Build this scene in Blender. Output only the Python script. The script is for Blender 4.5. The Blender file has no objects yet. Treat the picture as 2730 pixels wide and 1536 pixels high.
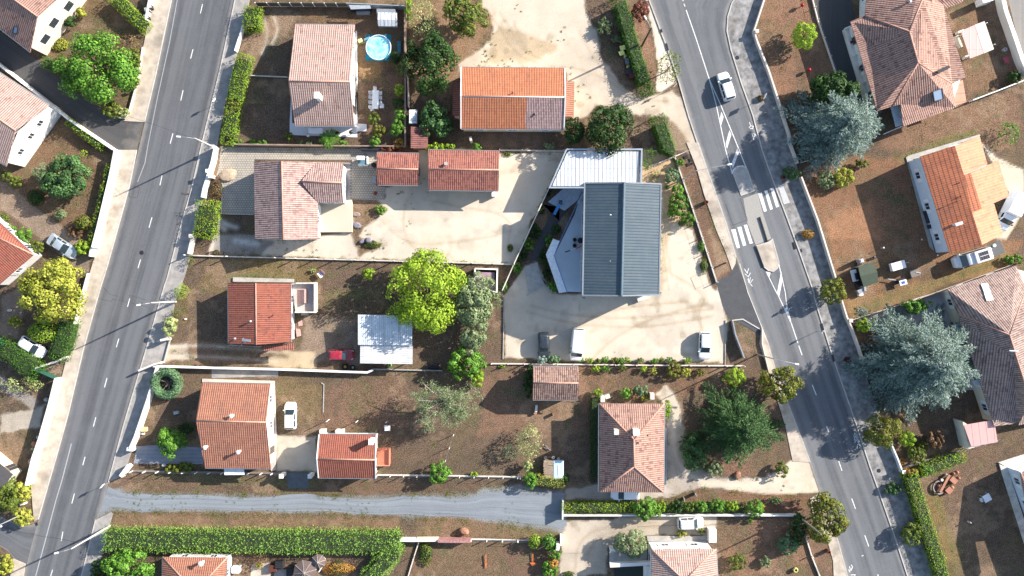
import bpy, math, re
import numpy as np
from mathutils import Vector, Matrix
# ---------------------------------------------------------------- camera, sky, sun, exposure
S = bpy.context.scene
COL = S.collection
H = 116.0            # height of the drone
PXM = 18.0           # photograph pixels per metre on the ground
cam = bpy.data.objects.new("camera", bpy.data.cameras.new("camera"))
COL.objects.link(cam); S.camera = cam
cam.location = (0, 0, H); cam.rotation_euler = (0, 0, 0)
cam.data.sensor_width = 36.0
cam.data.lens = 36.0 * H / (2730 / PXM)
cam.data.clip_end = 4000
SUN_AZ, SUN_EL = math.radians(25.5), math.radians(25.5)
w = bpy.data.worlds.new("World"); S.world = w; w.use_nodes = True
nt = w.node_tree; bg = nt.nodes["Background"]
sky = nt.nodes.new("ShaderNodeTexSky"); sky.sky_type = 'NISHITA'; sky.sun_disc = False
sky.sun_elevation = SUN_EL; sky.sun_rotation = math.radians(90) - SUN_AZ
nt.links.new(sky.outputs[0], bg.inputs[0]); bg.inputs[1].default_value = 0.11
sd = Vector((math.cos(SUN_EL)*math.cos(SUN_AZ), math.cos(SUN_EL)*math.sin(SUN_AZ), math.sin(SUN_EL)))
sl = bpy.data.lights.new("sun", 'SUN'); sl.energy = 5.0; sl.angle = math.radians(0.5); sl.color = (1, .93, .84)
so = bpy.data.objects.new("sun", sl); COL.objects.link(so); so.location = sd*200
so.rotation_euler = sd.to_track_quat('Z', 'Y').to_euler()
S.view_settings.view_transform = 'Standard'; S.view_settings.look = 'None'
S.view_settings.exposure = 1.28; S.view_settings.gamma = 1
# ---------------------------------------------------------------- survey: plan positions read off the photograph
TL = dict(A=(0,0), B=(600,0), C=(1200,0), D=(1700,0), E=(2030,0), F=(0,380), G=(560,380), H=(1200,380), I=(1700,380),
          J=(2130,340), K=(0,760), L=(600,760), M=(1280,760), N=(2030,640), O=(0,1136), P=(680,1136), Q=(1340,1136), R=(2030,1136))
TS = 3.6229
TM = TS*PXM          # survey sheet units per metre
def W(s, z=0.0):
    "sheet references such as 'A120,300' or 'A120,300@3.1' (height) -> list of world points"
    out = []
    for t in s.split():
        zz = z
        if '@' in t: t, a = t.split('@'); zz = float(a)
        o = TL[t[0]]; x, y = t[1:].split(',')
        px = o[0] + float(x)/TS; py = o[1] + float(y)/TS; k = (H-zz)/H
        out.append(Vector(((px-1365)/PXM*k, (768-py)/PXM*k, zz)))
    return out
rng = np.random.default_rng(7)
def tag(o, label=None, cat=None, group=None, kind=None):
    if label: o['label'] = label
    if cat: o['category'] = cat
    if group: o['group'] = group
    if kind: o['kind'] = kind
    return o
def rootloc(p):
    v = Vector((0, 0, 0))
    while p is not None: v = v + p.location; p = p.parent
    return v
def empty(name, label, cat, loc=(0,0,0), group=None):
    o = bpy.data.objects.new(name, None); COL.objects.link(o); o.location = loc
    o.empty_display_size = .3
    return tag(o, label, cat, group)
def raw(name, V, F4, mat, parent=None, smooth=False):
    "fast path: V (n,3) array, F4 (m,4) quads"
    me = bpy.data.meshes.new(name); V = np.asarray(V, dtype=np.float32)
    if parent is not None: V = V - np.array(rootloc(parent), dtype=np.float32)
    F4 = np.asarray(F4, dtype=np.int32); n, k = F4.shape
    me.vertices.add(len(V)); me.vertices.foreach_set("co", V.ravel())
    me.loops.add(n*k); me.loops.foreach_set("vertex_index", F4.ravel())
    me.polygons.add(n); me.polygons.foreach_set("loop_start", np.arange(0, n*k, k, dtype=np.int32))
    if smooth: me.polygons.foreach_set("use_smooth", np.ones(n, dtype=bool))
    me.update(calc_edges=True); me.materials.append(mat)
    o = bpy.data.objects.new(name, me); COL.objects.link(o); o.parent = parent
    return o
class MB:
    "collects shapes for one mesh"
    def __init__(s): s.v = []; s.f = []; s.uv = []
    def face(s, pts, uv=None):
        b = len(s.v); s.v += [tuple(p) for p in pts]; s.f.append(tuple(range(b, b+len(pts))))
        s.uv += (uv if uv else [(p[0], p[1]) for p in pts]); return s
    def prism(s, pts, z0, z1):
        pts = [Vector((p[0], p[1], 0)) for p in pts]
        ar = sum(pts[i].x*pts[(i+1) % len(pts)].y - pts[(i+1) % len(pts)].x*pts[i].y for i in range(len(pts)))
        if ar < 0: pts = pts[::-1]
        s.face([(p.x, p.y, z1) for p in pts]); s.face([(p.x, p.y, z0) for p in pts[::-1]])
        n = len(pts)
        for i in range(n):
            a, b = pts[i], pts[(i+1) % n]; L = (b-a).length
            s.face([(a.x,a.y,z0),(b.x,b.y,z0),(b.x,b.y,z1),(a.x,a.y,z1)], [(0,z0),(L,z0),(L,z1),(0,z1)])
        return s
    def box(s, c, size, rot=0.0, M=None):
        hx, hy, hz = size[0]/2, size[1]/2, size[2]/2; cs, sn = math.cos(rot), math.sin(rot)
        P = []
        for z in (-hz, hz):
            for x, y in ((-hx,-hy),(hx,-hy),(hx,hy),(-hx,hy)):
                p = Vector((x*cs-y*sn, x*sn+y*cs, z))
                if M is not None: p = M @ Vector((x, y, z))
                P.append(Vector(c)+p)
        for q in ((3,2,1,0),(4,5,6,7),(0,1,5,4),(1,2,6,5),(2,3,7,6),(3,0,4,7)): s.face([P[i] for i in q])
        return s
    def bar(s, a, b, wd, th=None):
        a = Vector(a); b = Vector(b); d = b-a; L = d.length
        if L < 1e-6: return s
        M = d.to_track_quat('X', 'Z').to_matrix()
        return s.box((a+b)/2, (L, wd, th or wd), M=M)
    def tube(s, pts, r, n=8, cap=True):
        pts = [Vector(p) for p in pts]; rs = r if isinstance(r, (list, tuple)) else [r]*len(pts)
        rings = []
        for i, p in enumerate(pts):
            d = (pts[min(i+1, len(pts)-1)] - pts[max(i-1, 0)])
            d = d.normalized() if d.length > 1e-9 else Vector((0,0,1))
            u = d.orthogonal().normalized(); v = d.cross(u)
            rings.append([p + (u*math.cos(2*math.pi*k/n)+v*math.sin(2*math.pi*k/n))*rs[i] for k in range(n)])
        for i in range(len(rings)-1):
            for k in range(n):
                s.face([rings[i][k], rings[i][(k+1) % n], rings[i+1][(k+1) % n], rings[i+1][k]])
        if cap: s.face(rings[0][::-1]); s.face(rings[-1])
        return s
    def lathe(s, c, prof, n=20, sx=1, sy=1):
        c = Vector(c); R = [[c+Vector((r*math.cos(2*math.pi*k/n)*sx, r*math.sin(2*math.pi*k/n)*sy, z)) for k in range(n)] for r, z in prof]
        for i in range(len(R)-1):
            for k in range(n): s.face([R[i][k], R[i][(k+1) % n], R[i+1][(k+1) % n], R[i+1][k]])
        if prof[-1][0] > 1e-4: s.face(R[-1])
        return s
    def ribbon(s, pts, wd, z0, z1, wd2=None):
        "wall-like body along a path"
        pts = [Vector((p[0], p[1], 0)) for p in pts]; wd2 = wd if wd2 is None else wd2
        Ls, Rs, ds = [], [], [0]
        for i, p in enumerate(pts):
            a = (pts[i]-pts[i-1]).normalized() if i else None
            b = (pts[i+1]-pts[i]).normalized() if i < len(pts)-1 else None
            t = (a+b).normalized() if (a and b) else (a or b)
            nn = Vector((-t.y, t.x, 0)); k = 1/max(.4, nn.dot(Vector((-(a or b).y, (a or b).x, 0))))
            Ls.append((p, nn*k)); 
            if i: ds.append(ds[-1]+(pts[i]-pts[i-1]).length)
        def P(i, sd, z, ww): p, nn = Ls[i]; q = p+nn*sd*ww/2; return (q.x, q.y, z)
        for i in range(len(pts)-1):
            u0, u1 = ds[i], ds[i+1]
            s.face([P(i,-1,z1,wd2),P(i+1,-1,z1,wd2),P(i+1,1,z1,wd2),P(i,1,z1,wd2)], [(0,u0),(0,u1),(1,u1),(1,u0)])
            s.face([P(i,-1,z0,wd),P(i+1,-1,z0,wd),P(i+1,-1,z1,wd2),P(i,-1,z1,wd2)], [(u0,z0),(u1,z0),(u1,z1),(u0,z1)])
            s.face([P(i+1,1,z0,wd),P(i,1,z0,wd),P(i,1,z1,wd2),P(i+1,1,z1,wd2)], [(u1,z0),(u0,z0),(u0,z1),(u1,z1)])
        s.face([P(0,1,z0,wd),P(0,-1,z0,wd),P(0,-1,z1,wd2),P(0,1,z1,wd2)])
        n = len(pts)-1
        s.face([P(n,-1,z0,wd),P(n,1,z0,wd),P(n,1,z1,wd2),P(n,-1,z1,wd2)])
        return s
    def build(s, name, mat, parent=None, smooth=False, bevel=0, auto=False):
        me = bpy.data.meshes.new(name); off = rootloc(parent) if parent is not None else Vector((0,0,0))
        me.from_pydata([(v[0]-off.x, v[1]-off.y, v[2]-off.z) for v in s.v], [], s.f)
        ul = me.uv_layers.new(name="UVMap"); ul.data.foreach_set("uv", np.array(s.uv, dtype=np.float32).ravel())
        me.materials.append(mat)
        if smooth:
            for p in me.polygons: p.use_smooth = True
        o = bpy.data.objects.new(name, me); COL.objects.link(o); o.parent = parent
        if bevel or smooth:
            import bmesh
            bm = bmesh.new(); bm.from_mesh(me); bmesh.ops.remove_doubles(bm, verts=bm.verts, dist=1e-4); bm.to_mesh(me); bm.free()
        if bevel:
            md = o.modifiers.new("bevel", 'BEVEL'); md.width = bevel; md.segments = 2; md.limit_method = 'ANGLE'
        return o
# ---------------------------------------------------------------- materials
MATS = {}
def nodes(name):
    m = bpy.data.materials.new(name); m.use_nodes = True; t = m.node_tree
    return m, t, t.nodes["Principled BSDF"]
def N(t, typ, **kw):
    n = t.nodes.new(typ)
    for k, v in kw.items(): setattr(n, k, v)
    return n
def math_(t, op, a, b=None, c=None):
    n = t.nodes.new("ShaderNodeMath"); n.operation = op
    for i, x in enumerate((a, b, c)):
        if x is None: continue
        if isinstance(x, (int, float)): n.inputs[i].default_value = x
        else: t.links.new(x, n.inputs[i])
    return n.outputs[0]
def mix(t, f, a, b, bt='MIX'):
    n = t.nodes.new("ShaderNodeMix"); n.data_type = 'RGBA'; n.blend_type = bt; n.clamp_factor = True
    for i, x in ((0, f), (6, a), (7, b)):
        if isinstance(x, (int, float)): n.inputs[i].default_value = x
        elif isinstance(x, tuple): n.inputs[i].default_value = (*x[:3], 1)
        else: t.links.new(x, n.inputs[i])
    return n.outputs[2]
def noise(t, vec, sc, det=4, rough=.6):
    n = t.nodes.new("ShaderNodeTexNoise"); n.inputs["Scale"].default_value = sc
    n.inputs["Detail"].default_value = det; n.inputs["Roughness"].default_value = rough
    if vec is not None: t.links.new(vec, n.inputs["Vector"])
    return n.outputs["Fac"]
def maprange(t, x, a, b, c=0., d=1.):
    n = t.nodes.new("ShaderNodeMapRange"); t.links.new(x, n.inputs[0])
    for i, v in enumerate((a, b, c, d)): n.inputs[i+1].default_value = v
    return n.outputs[0]
def geo(t): return t.nodes.new("ShaderNodeNewGeometry")
def bump(t, bs, h, strength, dist):
    b = t.nodes.new("ShaderNodeBump"); b.inputs["Strength"].default_value = strength; b.inputs["Distance"].default_value = dist
    t.links.new(h, b.inputs["Height"]); t.links.new(b.outputs[0], bs.inputs["Normal"])
def pos(t): return geo(t).outputs["Position"]
def plain(name, c, rough=.7, metal=0., var=.25, sc=3., c2=None, bmp=0., bsc=20., spec=.3, coat=0., dirt=0., trans=None, emis=0):
    "surface with a real base colour, weathering noise and optional relief"
    if name in MATS: return MATS[name]
    m, t, bs = nodes(name); P = pos(t)
    f = maprange(t, noise(t, P, sc), .3, .7)
    c2 = c2 or tuple(x*(1-var) for x in c)
    colr = mix(t, f, c, c2)
    if dirt:
        g = maprange(t, noise(t, P, sc*.35, 5), .52, .72)
        colr = mix(t, math_(t, 'MULTIPLY', g, dirt), colr, (.12, .1, .08))
    t.links.new(colr, bs.inputs["Base Color"])
    bs.inputs["Roughness"].default_value = rough; bs.inputs["Metallic"].default_value = metal
    bs.inputs["Specular IOR Level"].default_value = spec; bs.inputs["Coat Weight"].default_value = coat
    if bmp: bump(t, bs, noise(t, P, bsc, 3), .8, bmp)
    MATS[name] = m; return m
def tilemat(name, c1, c2, c3, pu=.3, pv=.4, mot=.35, stripe=.75, patch=None, lichen=.3, rowk=.28):
    "clay tiles: columns run down the slope (u across, v up the slope, metres)"
    if name in MATS: return MATS[name]
    m, t, bs = nodes(name)
    uv = N(t, "ShaderNodeUVMap").outputs[0]; sep = N(t, "ShaderNodeSeparateXYZ"); t.links.new(uv, sep.inputs[0])
    u, v = sep.outputs[0], sep.outputs[1]; P = pos(t)
    cu = math_(t, 'DIVIDE', u, pu); cv = math_(t, 'DIVIDE', v, pv)
    comb = N(t, "ShaderNodeCombineXYZ"); t.links.new(math_(t, 'FLOOR', cu), comb.inputs[0]); t.links.new(math_(t, 'FLOOR', cv), comb.inputs[1])
    wn = N(t, "ShaderNodeTexWhiteNoise"); t.links.new(comb.outputs[0], wn.inputs[0]); r = wn.outputs["Value"]
    big = noise(t, P, .5, 5); med = noise(t, P, 1.6, 5)
    col = mix(t, maprange(t, med, .35, .65), c1, c2)
    thr = math_(t, 'ADD', r, math_(t, 'MULTIPLY', math_(t, 'SUBTRACT', med, .5), .9))
    col = mix(t, math_(t, 'MULTIPLY', maprange(t, thr, 1-mot, 1-mot+.2), .8), col, c3)
    col = mix(t, math_(t, 'MULTIPLY', maprange(t, big, .5, .72), lichen), col, (.16, .1, .08))
    if patch: # part of the roof relaid with other tiles: an area given in plan
        x0, y0, x1, y1, pc = patch
        sp = N(t, "ShaderNodeSeparateXYZ"); t.links.new(P, sp.inputs[0])
        wob = math_(t, 'MULTIPLY', math_(t, 'SUBTRACT', noise(t, P, .8, 2), .5), .9)
        a = math_(t, 'GREATER_THAN', math_(t, 'ADD', sp.outputs[0], wob), x0)
        b = math_(t, 'LESS_THAN', sp.outputs[1], y1)
        pcx = mix(t, maprange(t, r, .6, .8), pc, tuple(x*.75 for x in pc))
        col = mix(t, math_(t, 'MULTIPLY', a, b), col, pcx)
    mp = N(t, "ShaderNodeMapping"); t.links.new(uv, mp.inputs[0]); mp.inputs["Scale"].default_value = (2.2, .25, 1.)
    col = mix(t, math_(t, 'MULTIPLY', maprange(t, noise(t, mp.outputs[0], 1., 4), .5, .75), .35), col, (.13, .09, .075))
    col = mix(t, math_(t, 'MULTIPLY', maprange(t, noise(t, P, 5, 3), .62, .75), .35), col, (.5, .46, .4))
    sn = math_(t, 'SINE', math_(t, 'MULTIPLY', cu, 2*math.pi)); h = math_(t, 'MULTIPLY_ADD', sn, .5, .5)
    row = math_(t, 'FRACT', cv)
    valley = math_(t, 'MULTIPLY', math_(t, 'POWER', math_(t, 'SUBTRACT', 1, h), 2), stripe)
    gap = math_(t, 'MULTIPLY', math_(t, 'LESS_THAN', row, .2), rowk)
    col = mix(t, math_(t, 'MAXIMUM', valley, gap), col, (.05, .025, .02))
    t.links.new(col, bs.inputs["Base Color"]); bs.inputs["Roughness"].default_value = .8
    bs.inputs["Specular IOR Level"].default_value = .25
    hh = math_(t, 'ADD', math_(t, 'MULTIPLY', h, .6), math_(t, 'MULTIPLY', math_(t, 'SUBTRACT', 1, row), .4))
    bump(t, bs, hh, .75, .06)
    MATS[name] = m; return m
def ribmat(name, c, pu, c2=None, rough=.4, metal=0., dirt=.2, rib=.22):
    if name in MATS: return MATS[name]
    m, t, bs = nodes(name)
    uv = N(t, "ShaderNodeUVMap").outputs[0]; sep = N(t, "ShaderNodeSeparateXYZ"); t.links.new(uv, sep.inputs[0])
    P = pos(t); f = math_(t, 'FRACT', math_(t, 'DIVIDE', sep.outputs[0], pu))
    tri = math_(t, 'ABSOLUTE', math_(t, 'MULTIPLY_ADD', f, 2., -1.))
    h = maprange(t, tri, rib, rib+.2)
    col = mix(t, maprange(t, noise(t, P, .7, 5), .35, .65), c, c2 or tuple(x*.8 for x in c))
    col = mix(t, math_(t, 'MULTIPLY', maprange(t, noise(t, P, 2.5, 6), .5, .75), dirt), col, (.2, .19, .18))
    mpv = N(t, "ShaderNodeMapping"); t.links.new(uv, mpv.inputs[0]); mpv.inputs["Scale"].default_value = (1.6, .12, 1.)
    col = mix(t, math_(t, 'MULTIPLY', maprange(t, noise(t, mpv.outputs[0], 1., 5), .48, .75), dirt*1.6), col, (.16, .15, .14))
    lap = math_(t, 'LESS_THAN', math_(t, 'FRACT', math_(t, 'DIVIDE', sep.outputs[1], 4.3)), .012)
    col = mix(t, math_(t, 'MULTIPLY', lap, .4), col, (.05, .05, .06))
    edge = math_(t, 'LESS_THAN', math_(t, 'ABSOLUTE', math_(t, 'SUBTRACT', tri, rib+.1)), .11)
    col = mix(t, math_(t, 'MULTIPLY', edge, .35), col, (.06, .06, .07))
    t.links.new(col, bs.inputs["Base Color"]); bs.inputs["Roughness"].default_value = rough; bs.inputs["Metallic"].default_value = metal
    bump(t, bs, h, .9, .05)
    MATS[name] = m; return m
def leafmat(name, c1, c2, c3=None, tr=.22):
    if name in MATS: return MATS[name]
    m, t, bs = nodes(name); g = geo(t); r = g.outputs["Random Per Island"]
    col = mix(t, maprange(t, r, .1, .9), c1, c2)
    col = mix(t, math_(t, 'MULTIPLY', maprange(t, noise(t, g.outputs["Position"], .7, 4), .46, .62), .7), col, c3 or tuple(x*.7 for x in c1))
    t.links.new(col, bs.inputs["Base Color"]); bs.inputs["Roughness"].default_value = .6; bs.inputs["Specular IOR Level"].default_value = .25
    tb = N(t, "ShaderNodeBsdfTranslucent"); t.links.new(col, tb.inputs[0])
    mx = N(t, "ShaderNodeMixShader"); mx.inputs[0].default_value = tr
    out = t.nodes["Material Output"]; t.links.new(bs.outputs[0], mx.inputs[1]); t.links.new(tb.outputs[0], mx.inputs[2]); t.links.new(mx.outputs[0], out.inputs[0])
    MATS[name] = m; return m
def glassmat(name="window_glass", c=(.03, .04, .05), rough=.08):
    if name in MATS: return MATS[name]
    m, t, bs = nodes(name); bs.inputs["Base Color"].default_value = (*c, 1); bs.inputs["Roughness"].default_value = rough
    bs.inputs["Specular IOR Level"].default_value = .6
    MATS[name] = m; return m
def roadmat(name, c, c2, track=.25, grain=.25, crack=.3, dust=0, dustv=None):
    if name in MATS: return MATS[name]
    m, t, bs = nodes(name); P = pos(t)
    uv = N(t, "ShaderNodeUVMap").outputs[0]
    mp = N(t, "ShaderNodeMapping"); t.links.new(uv, mp.inputs[0]); mp.inputs["Scale"].default_value = (6., .012, 1.)
    st = noise(t, mp.outputs[0], 1.0, 3, .5)
    mp2 = N(t, "ShaderNodeMapping"); t.links.new(uv, mp2.inputs[0]); mp2.inputs["Scale"].default_value = (30., .12, 1.)
    st2 = noise(t, mp2.outputs[0], 1.0, 3, .5)
    col = mix(t, maprange(t, st, .38, .62), c, c2)
    col = mix(t, math_(t, 'MULTIPLY', maprange(t, st2, .4, .7), track), col, tuple(x*1.35 for x in c))
    col = mix(t, math_(t, 'MULTIPLY', maprange(t, noise(t, P, .35, 5), .45, .7), .3), col, tuple(x*1.2 for x in c))
    if dust:
        su = N(t, "ShaderNodeSeparateXYZ"); t.links.new(uv, su.inputs[0])
        ed = math_(t, 'ABSOLUTE', math_(t, 'MULTIPLY_ADD', su.outputs[0], 2., -1.)); ed = math_(t, 'ADD', ed, math_(t, 'MULTIPLY', math_(t, 'SUBTRACT', noise(t, P, .9, 4), .5), .14))
        col = mix(t, math_(t, 'MULTIPLY', maprange(t, ed, .84, 1.), dust), col, (.42, .38, .33))
    if dustv:
        su = N(t, "ShaderNodeSeparateXYZ"); t.links.new(uv, su.inputs[0])
        ed = math_(t, 'ADD', su.outputs[1], math_(t, 'MULTIPLY', math_(t, 'SUBTRACT', noise(t, P, .5, 4), .5), 9.))
        col = mix(t, math_(t, 'MULTIPLY', maprange(t, ed, dustv[0], dustv[1]), .85), col, (.46, .4, .33))
    g = noise(t, P, 9, 4, .8)
    col = mix(t, maprange(t, g, .3, .7, 0, 1), mix(t, grain, col, (.0, .0, .0)), mix(t, grain*.5, col, (.5, .48, .45)))
    if crack:
        vo = N(t, "ShaderNodeTexVoronoi", feature='DISTANCE_TO_EDGE'); vo.inputs["Scale"].default_value = .12
        wp = N(t, "ShaderNodeVectorMath", operation='ADD')
        nz = N(t, "ShaderNodeTexNoise"); nz.inputs["Scale"].default_value = .5; nz.inputs["Detail"].default_value = 5; t.links.new(P, nz.inputs[0])
        sc = N(t, "ShaderNodeVectorMath", operation='SCALE'); sc.inputs["Scale"].default_value = 3.; t.links.new(nz.outputs["Color"], sc.inputs[0])
        t.links.new(P, wp.inputs[0]); t.links.new(sc.outputs[0], wp.inputs[1]); t.links.new(wp.outputs[0], vo.inputs["Vector"])
        cr = math_(t, 'MULTIPLY', math_(t, 'LESS_THAN', vo.outputs["Distance"], .006), crack)
        col = mix(t, cr, col, (.02, .02, .02))
    t.links.new(col, bs.inputs["Base Color"]); bs.inputs["Roughness"].default_value = .85; bs.inputs["Specular IOR Level"].default_value = .25
    bump(t, bs, g, .5, .02)
    MATS[name] = m; return m
def _p():
    pass
def pavemat(name, c, c2, px=.2, py=.2, joint=.5, jw=.12, jc=(.1,.09,.08)):
    if name in MATS: return MATS[name]
    m, t, bs = nodes(name); P = pos(t); sp = N(t, "ShaderNodeSeparateXYZ"); t.links.new(P, sp.inputs[0])
    a = math_(t, 'FRACT', math_(t, 'DIVIDE', sp.outputs[0], px)); 
    rowi = math_(t, 'FLOOR', math_(t, 'DIVIDE', sp.outputs[1], py))
    a = math_(t, 'FRACT', math_(t, 'ADD', math_(t, 'DIVIDE', sp.outputs[0], px), math_(t, 'MULTIPLY', rowi, .5)))
    b = math_(t, 'FRACT', math_(t, 'DIVIDE', sp.outputs[1], py))
    j = math_(t, 'MAXIMUM', math_(t, 'LESS_THAN', a, jw), math_(t, 'LESS_THAN', b, jw))
    col = mix(t, maprange(t, noise(t, P, .9, 5), .35, .65), c, c2)
    col = mix(t, math_(t, 'MULTIPLY', j, joint), col, jc)
    t.links.new(col, bs.inputs["Base Color"]); bs.inputs["Roughness"].default_value = .8
    MATS[name] = m; return m
ASPH = roadmat("asphalt", (.115, .121, .133), (.057, .061, .073), crack=.08, dust=.4)
ASPH2 = roadmat("asphalt_light", (.142, .149, .16), (.074, .081, .094), crack=.05, dust=.5)
ASPHD = roadmat("asphalt_dark", (.045, .045, .05), (.032, .033, .037), track=.1, crack=0)
LANE = roadmat("lane_gravel", (.22, .25, .28), (.135, .155, .18), track=.35, grain=.3, crack=0)
WHITEP = plain("road_paint", (.78, .78, .76), var=.35, sc=7, dirt=.5)
PAVS = plain("pavement_sand", (.52, .455, .375), var=.25, sc=.8, c2=(.36, .3, .24), bmp=.015, bsc=12, dirt=.6)
PAVG = plain("pavement_grey", (.38, .35, .32), sc=.9, c2=(.22, .21, .2), bmp=.015, bsc=12, dirt=.5)
PAVGR = plain("pavement_asphalt", (.09, .088, .086), sc=1.0, c2=(.33, .32, .31), bmp=.02, bsc=12, dirt=.5)
KERB = plain("kerb_stone", (.5, .47, .43), sc=2, dirt=.3)
CONC = plain("concrete", (.42, .4, .37), sc=1.2, c2=(.3, .285, .26), bmp=.01, bsc=15, dirt=.3)
WHITE = plain("white_render", (.8, .78, .74), var=.14, sc=.8, dirt=.3, rough=.85)
CREAM = plain("cream_render", (.72, .64, .5), var=.12, sc=.8, dirt=.15, rough=.85)
PEACH = plain("peach_render", (.7, .6, .52), var=.12, sc=.8, dirt=.15, rough=.85)
OLDW = plain("old_white_wall", (.7, .66, .6), sc=1.5, c2=(.5, .46, .4), dirt=.45, rough=.9)
BROWNW = plain("brown_wall", (.2, .13, .1), sc=1.5, c2=(.3, .23, .18), dirt=.3, rough=.9)
WOOD = plain("wood", (.25, .16, .09), sc=4, c2=(.14, .09, .05))
GREYW = plain("grey_wood", (.3, .28, .25), sc=4, c2=(.2, .18, .16))
BARK = plain("bark", (.13, .1, .075), sc=6, c2=(.07, .055, .04), bmp=.03, bsc=8)
PALEB = plain("pale_bark", (.4, .36, .3), sc=6, c2=(.25, .22, .18))
PLW = plain("white_plastic", (.8, .8, .8), var=.06, rough=.4)
METG = plain("galvanised_metal", (.5, .51, .52), var=.2, rough=.35, metal=.6)
DARKM = plain("dark_metal", (.03, .03, .033), rough=.4)
TYRE = plain("rubber", (.02, .02, .02), rough=.8)
GLASS = glassmat()
T_PINK = tilemat("pink_clay_tiles", (.54, .385, .33), (.47, .32, .275), (.32, .16, .13), mot=.12, lichen=.1)
T_PINK2 = tilemat("faded_pink_tiles", (.52, .37, .325), (.44, .295, .26), (.31, .19, .18), mot=.3, lichen=.2)
T_ROSE = tilemat("rose_brown_tiles", (.45, .28, .22), (.37, .215, .175), (.19, .09, .08), mot=.22, lichen=.2)
T_RED = tilemat("red_clay_tiles", (.36, .115, .075), (.29, .09, .06), (.2, .065, .05), mot=.18, pv=.33)
T_RED2 = tilemat("weathered_red_tiles", (.41, .16, .115), (.33, .12, .095), (.22, .08, .07), mot=.3, lichen=.35)
T_ORA = tilemat("orange_clay_tiles", (.42, .19, .12), (.35, .15, .1), (.27, .11, .08), mot=.16)
T_ORA2 = tilemat("bright_orange_tiles", (.55, .19, .09), (.47, .15, .075), (.32, .1, .06), mot=.12, pv=.62, pu=.3, rowk=.6, stripe=.3)
T_BEIGE = tilemat("beige_clay_tiles", (.47, .35, .3), (.38, .27, .235), (.24, .16, .14), mot=.3)
T_BRN = tilemat("brown_flat_tiles", (.38, .25, .2), (.28, .18, .15), (.16, .1, .09), mot=.4, pu=.3)
def leafset():
    L = {}
    def a(k, c1, c2, c3=None, tr=.22): L[k] = leafmat("leaf_"+k, c1, c2, c3, tr)
    a("green", (.06, .17, .015), (.19, .38, .05)); a("dark", (.015, .045, .01), (.055, .125, .02))
    a("lime", (.22, .36, .02), (.38, .5, .05), (.16, .26, .02), .3); a("yellow", (.26, .29, .03), (.45, .45, .08), (.16, .2, .02), .25)
    a("olive", (.09, .13, .02), (.18, .22, .035), (.05, .09, .01)); a("autumn", (.09, .12, .015), (.19, .21, .025), (.14, .12, .015))
    a("blue", (.17, .25, .21), (.38, .47, .42), (.1, .17, .13)); a("sage", (.16, .22, .1), (.28, .34, .17), (.1, .14, .06))
    a("hedge", (.11, .25, .012), (.32, .45, .03), (.17, .18, .025)); a("hedged", (.035, .12, .01), (.1, .23, .02))
    a("brown", (.14, .08, .04), (.24, .14, .07), (.08, .05, .03)); a("red", (.16, .05, .035), (.26, .09, .05))
    a("pale", (.3, .36, .12), (.42, .46, .2), (.18, .24, .07)); a("fir", (.035, .09, .028), (.12, .24, .07), (.025, .06, .02))
    a("bamboo", (.17, .36, .045), (.36, .56, .11), (.22, .4, .06), .32); a("orange", (.4, .18, .04), (.45, .28, .06)); a("teal", (.08, .17, .07), (.2, .32, .17))
    return L
LF = leafset()
CORE = plain("hedge_core", (.03, .045, .015), sc=3)
# ---------------------------------------------------------------- vegetation builders
def nrm(a): return a/np.maximum(np.linalg.norm(a, axis=1, keepdims=True), 1e-9)
def quads(c, n, size, el=.75, ax=None):
    "leaf-sized diamonds at c facing n"
    m = len(c); n = nrm(n)
    t = ax if ax is not None else rng.normal(size=(m, 3))
    t = nrm(t - n*np.sum(t*n, axis=1, keepdims=True)); b = np.cross(n, t)
    s = (np.broadcast_to(size, (m,)))[:, None]*.5
    V = np.stack([c-t*s, c-b*s*el+n*s*.15, c+t*s, c+b*s*el+n*s*.15], 1).reshape(-1, 3)
    return V
def qf(n): return np.arange(n*4, dtype=np.int32).reshape(n, 4)
def leaves(name, c, n, size, mat, parent, el=.75, ax=None):
    return raw(name, quads(c, n, size, el, ax), qf(len(c)), mat, parent)
def sph(n): return nrm(rng.normal(size=(n, 3)))
def clumps(cx, cy, cz, rx, ry, rz, K, rcf, n, low=-.35):
    d = sph(K*3); d = d[d[:, 2] > low][:K]; R0 = math.sqrt(rx*ry)
    # spread the clumps apart
    for _ in range(12):
        D = d[:, None]-d[None]; q = (D**2).sum(-1)+1e-3; np.fill_diagonal(q, 1e9)
        d = nrm(d + (D/q[..., None]**1.5).sum(1)*.012)
        d[:, 2] = np.maximum(d[:, 2], low)
    k = len(d); lob = 1.
    if R0 > 2.2:
        nl = int(np.clip(5+R0*1.3, 6, 12)); ml = sph(nl*3); ml = ml[ml[:, 2] > -.2][:nl]; di = (d@ml.T); w_ = di.argmax(1); d = nrm(d+ml[w_]*.42); lf_ = rng.uniform(.84, 1.14, len(ml)); lob = (lf_[w_]*np.clip(.72+.3*di.max(1), .7, 1.))[:, None]
    rr = np.array([rx, ry, rz]); R = (rx*ry*rz)**(1/3)
    rc = R*rcf*rng.uniform(.6, 1.3, k); rad = rng.uniform(.66, 1.1, k)[:, None]
    C = np.array([cx, cy, cz]) + d*(rr*1.1-rc[:, None]*.8)*rad*lob
    per = rc**2/np.sum(rc**2); cnt = np.maximum(8, (per*n).astype(int))
    idx = np.repeat(np.arange(k), cnt)
    dd = sph(len(idx)); dd += d[idx]*.75 + np.array([0, 0, .35]); dd = nrm(dd)
    p = C[idx] + dd*rc[idx][:, None]*rng.uniform(.72, 1.06, len(idx))[:, None]
    nn = dd + rng.normal(size=dd.shape)*.22
    return p, nn, C
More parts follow.
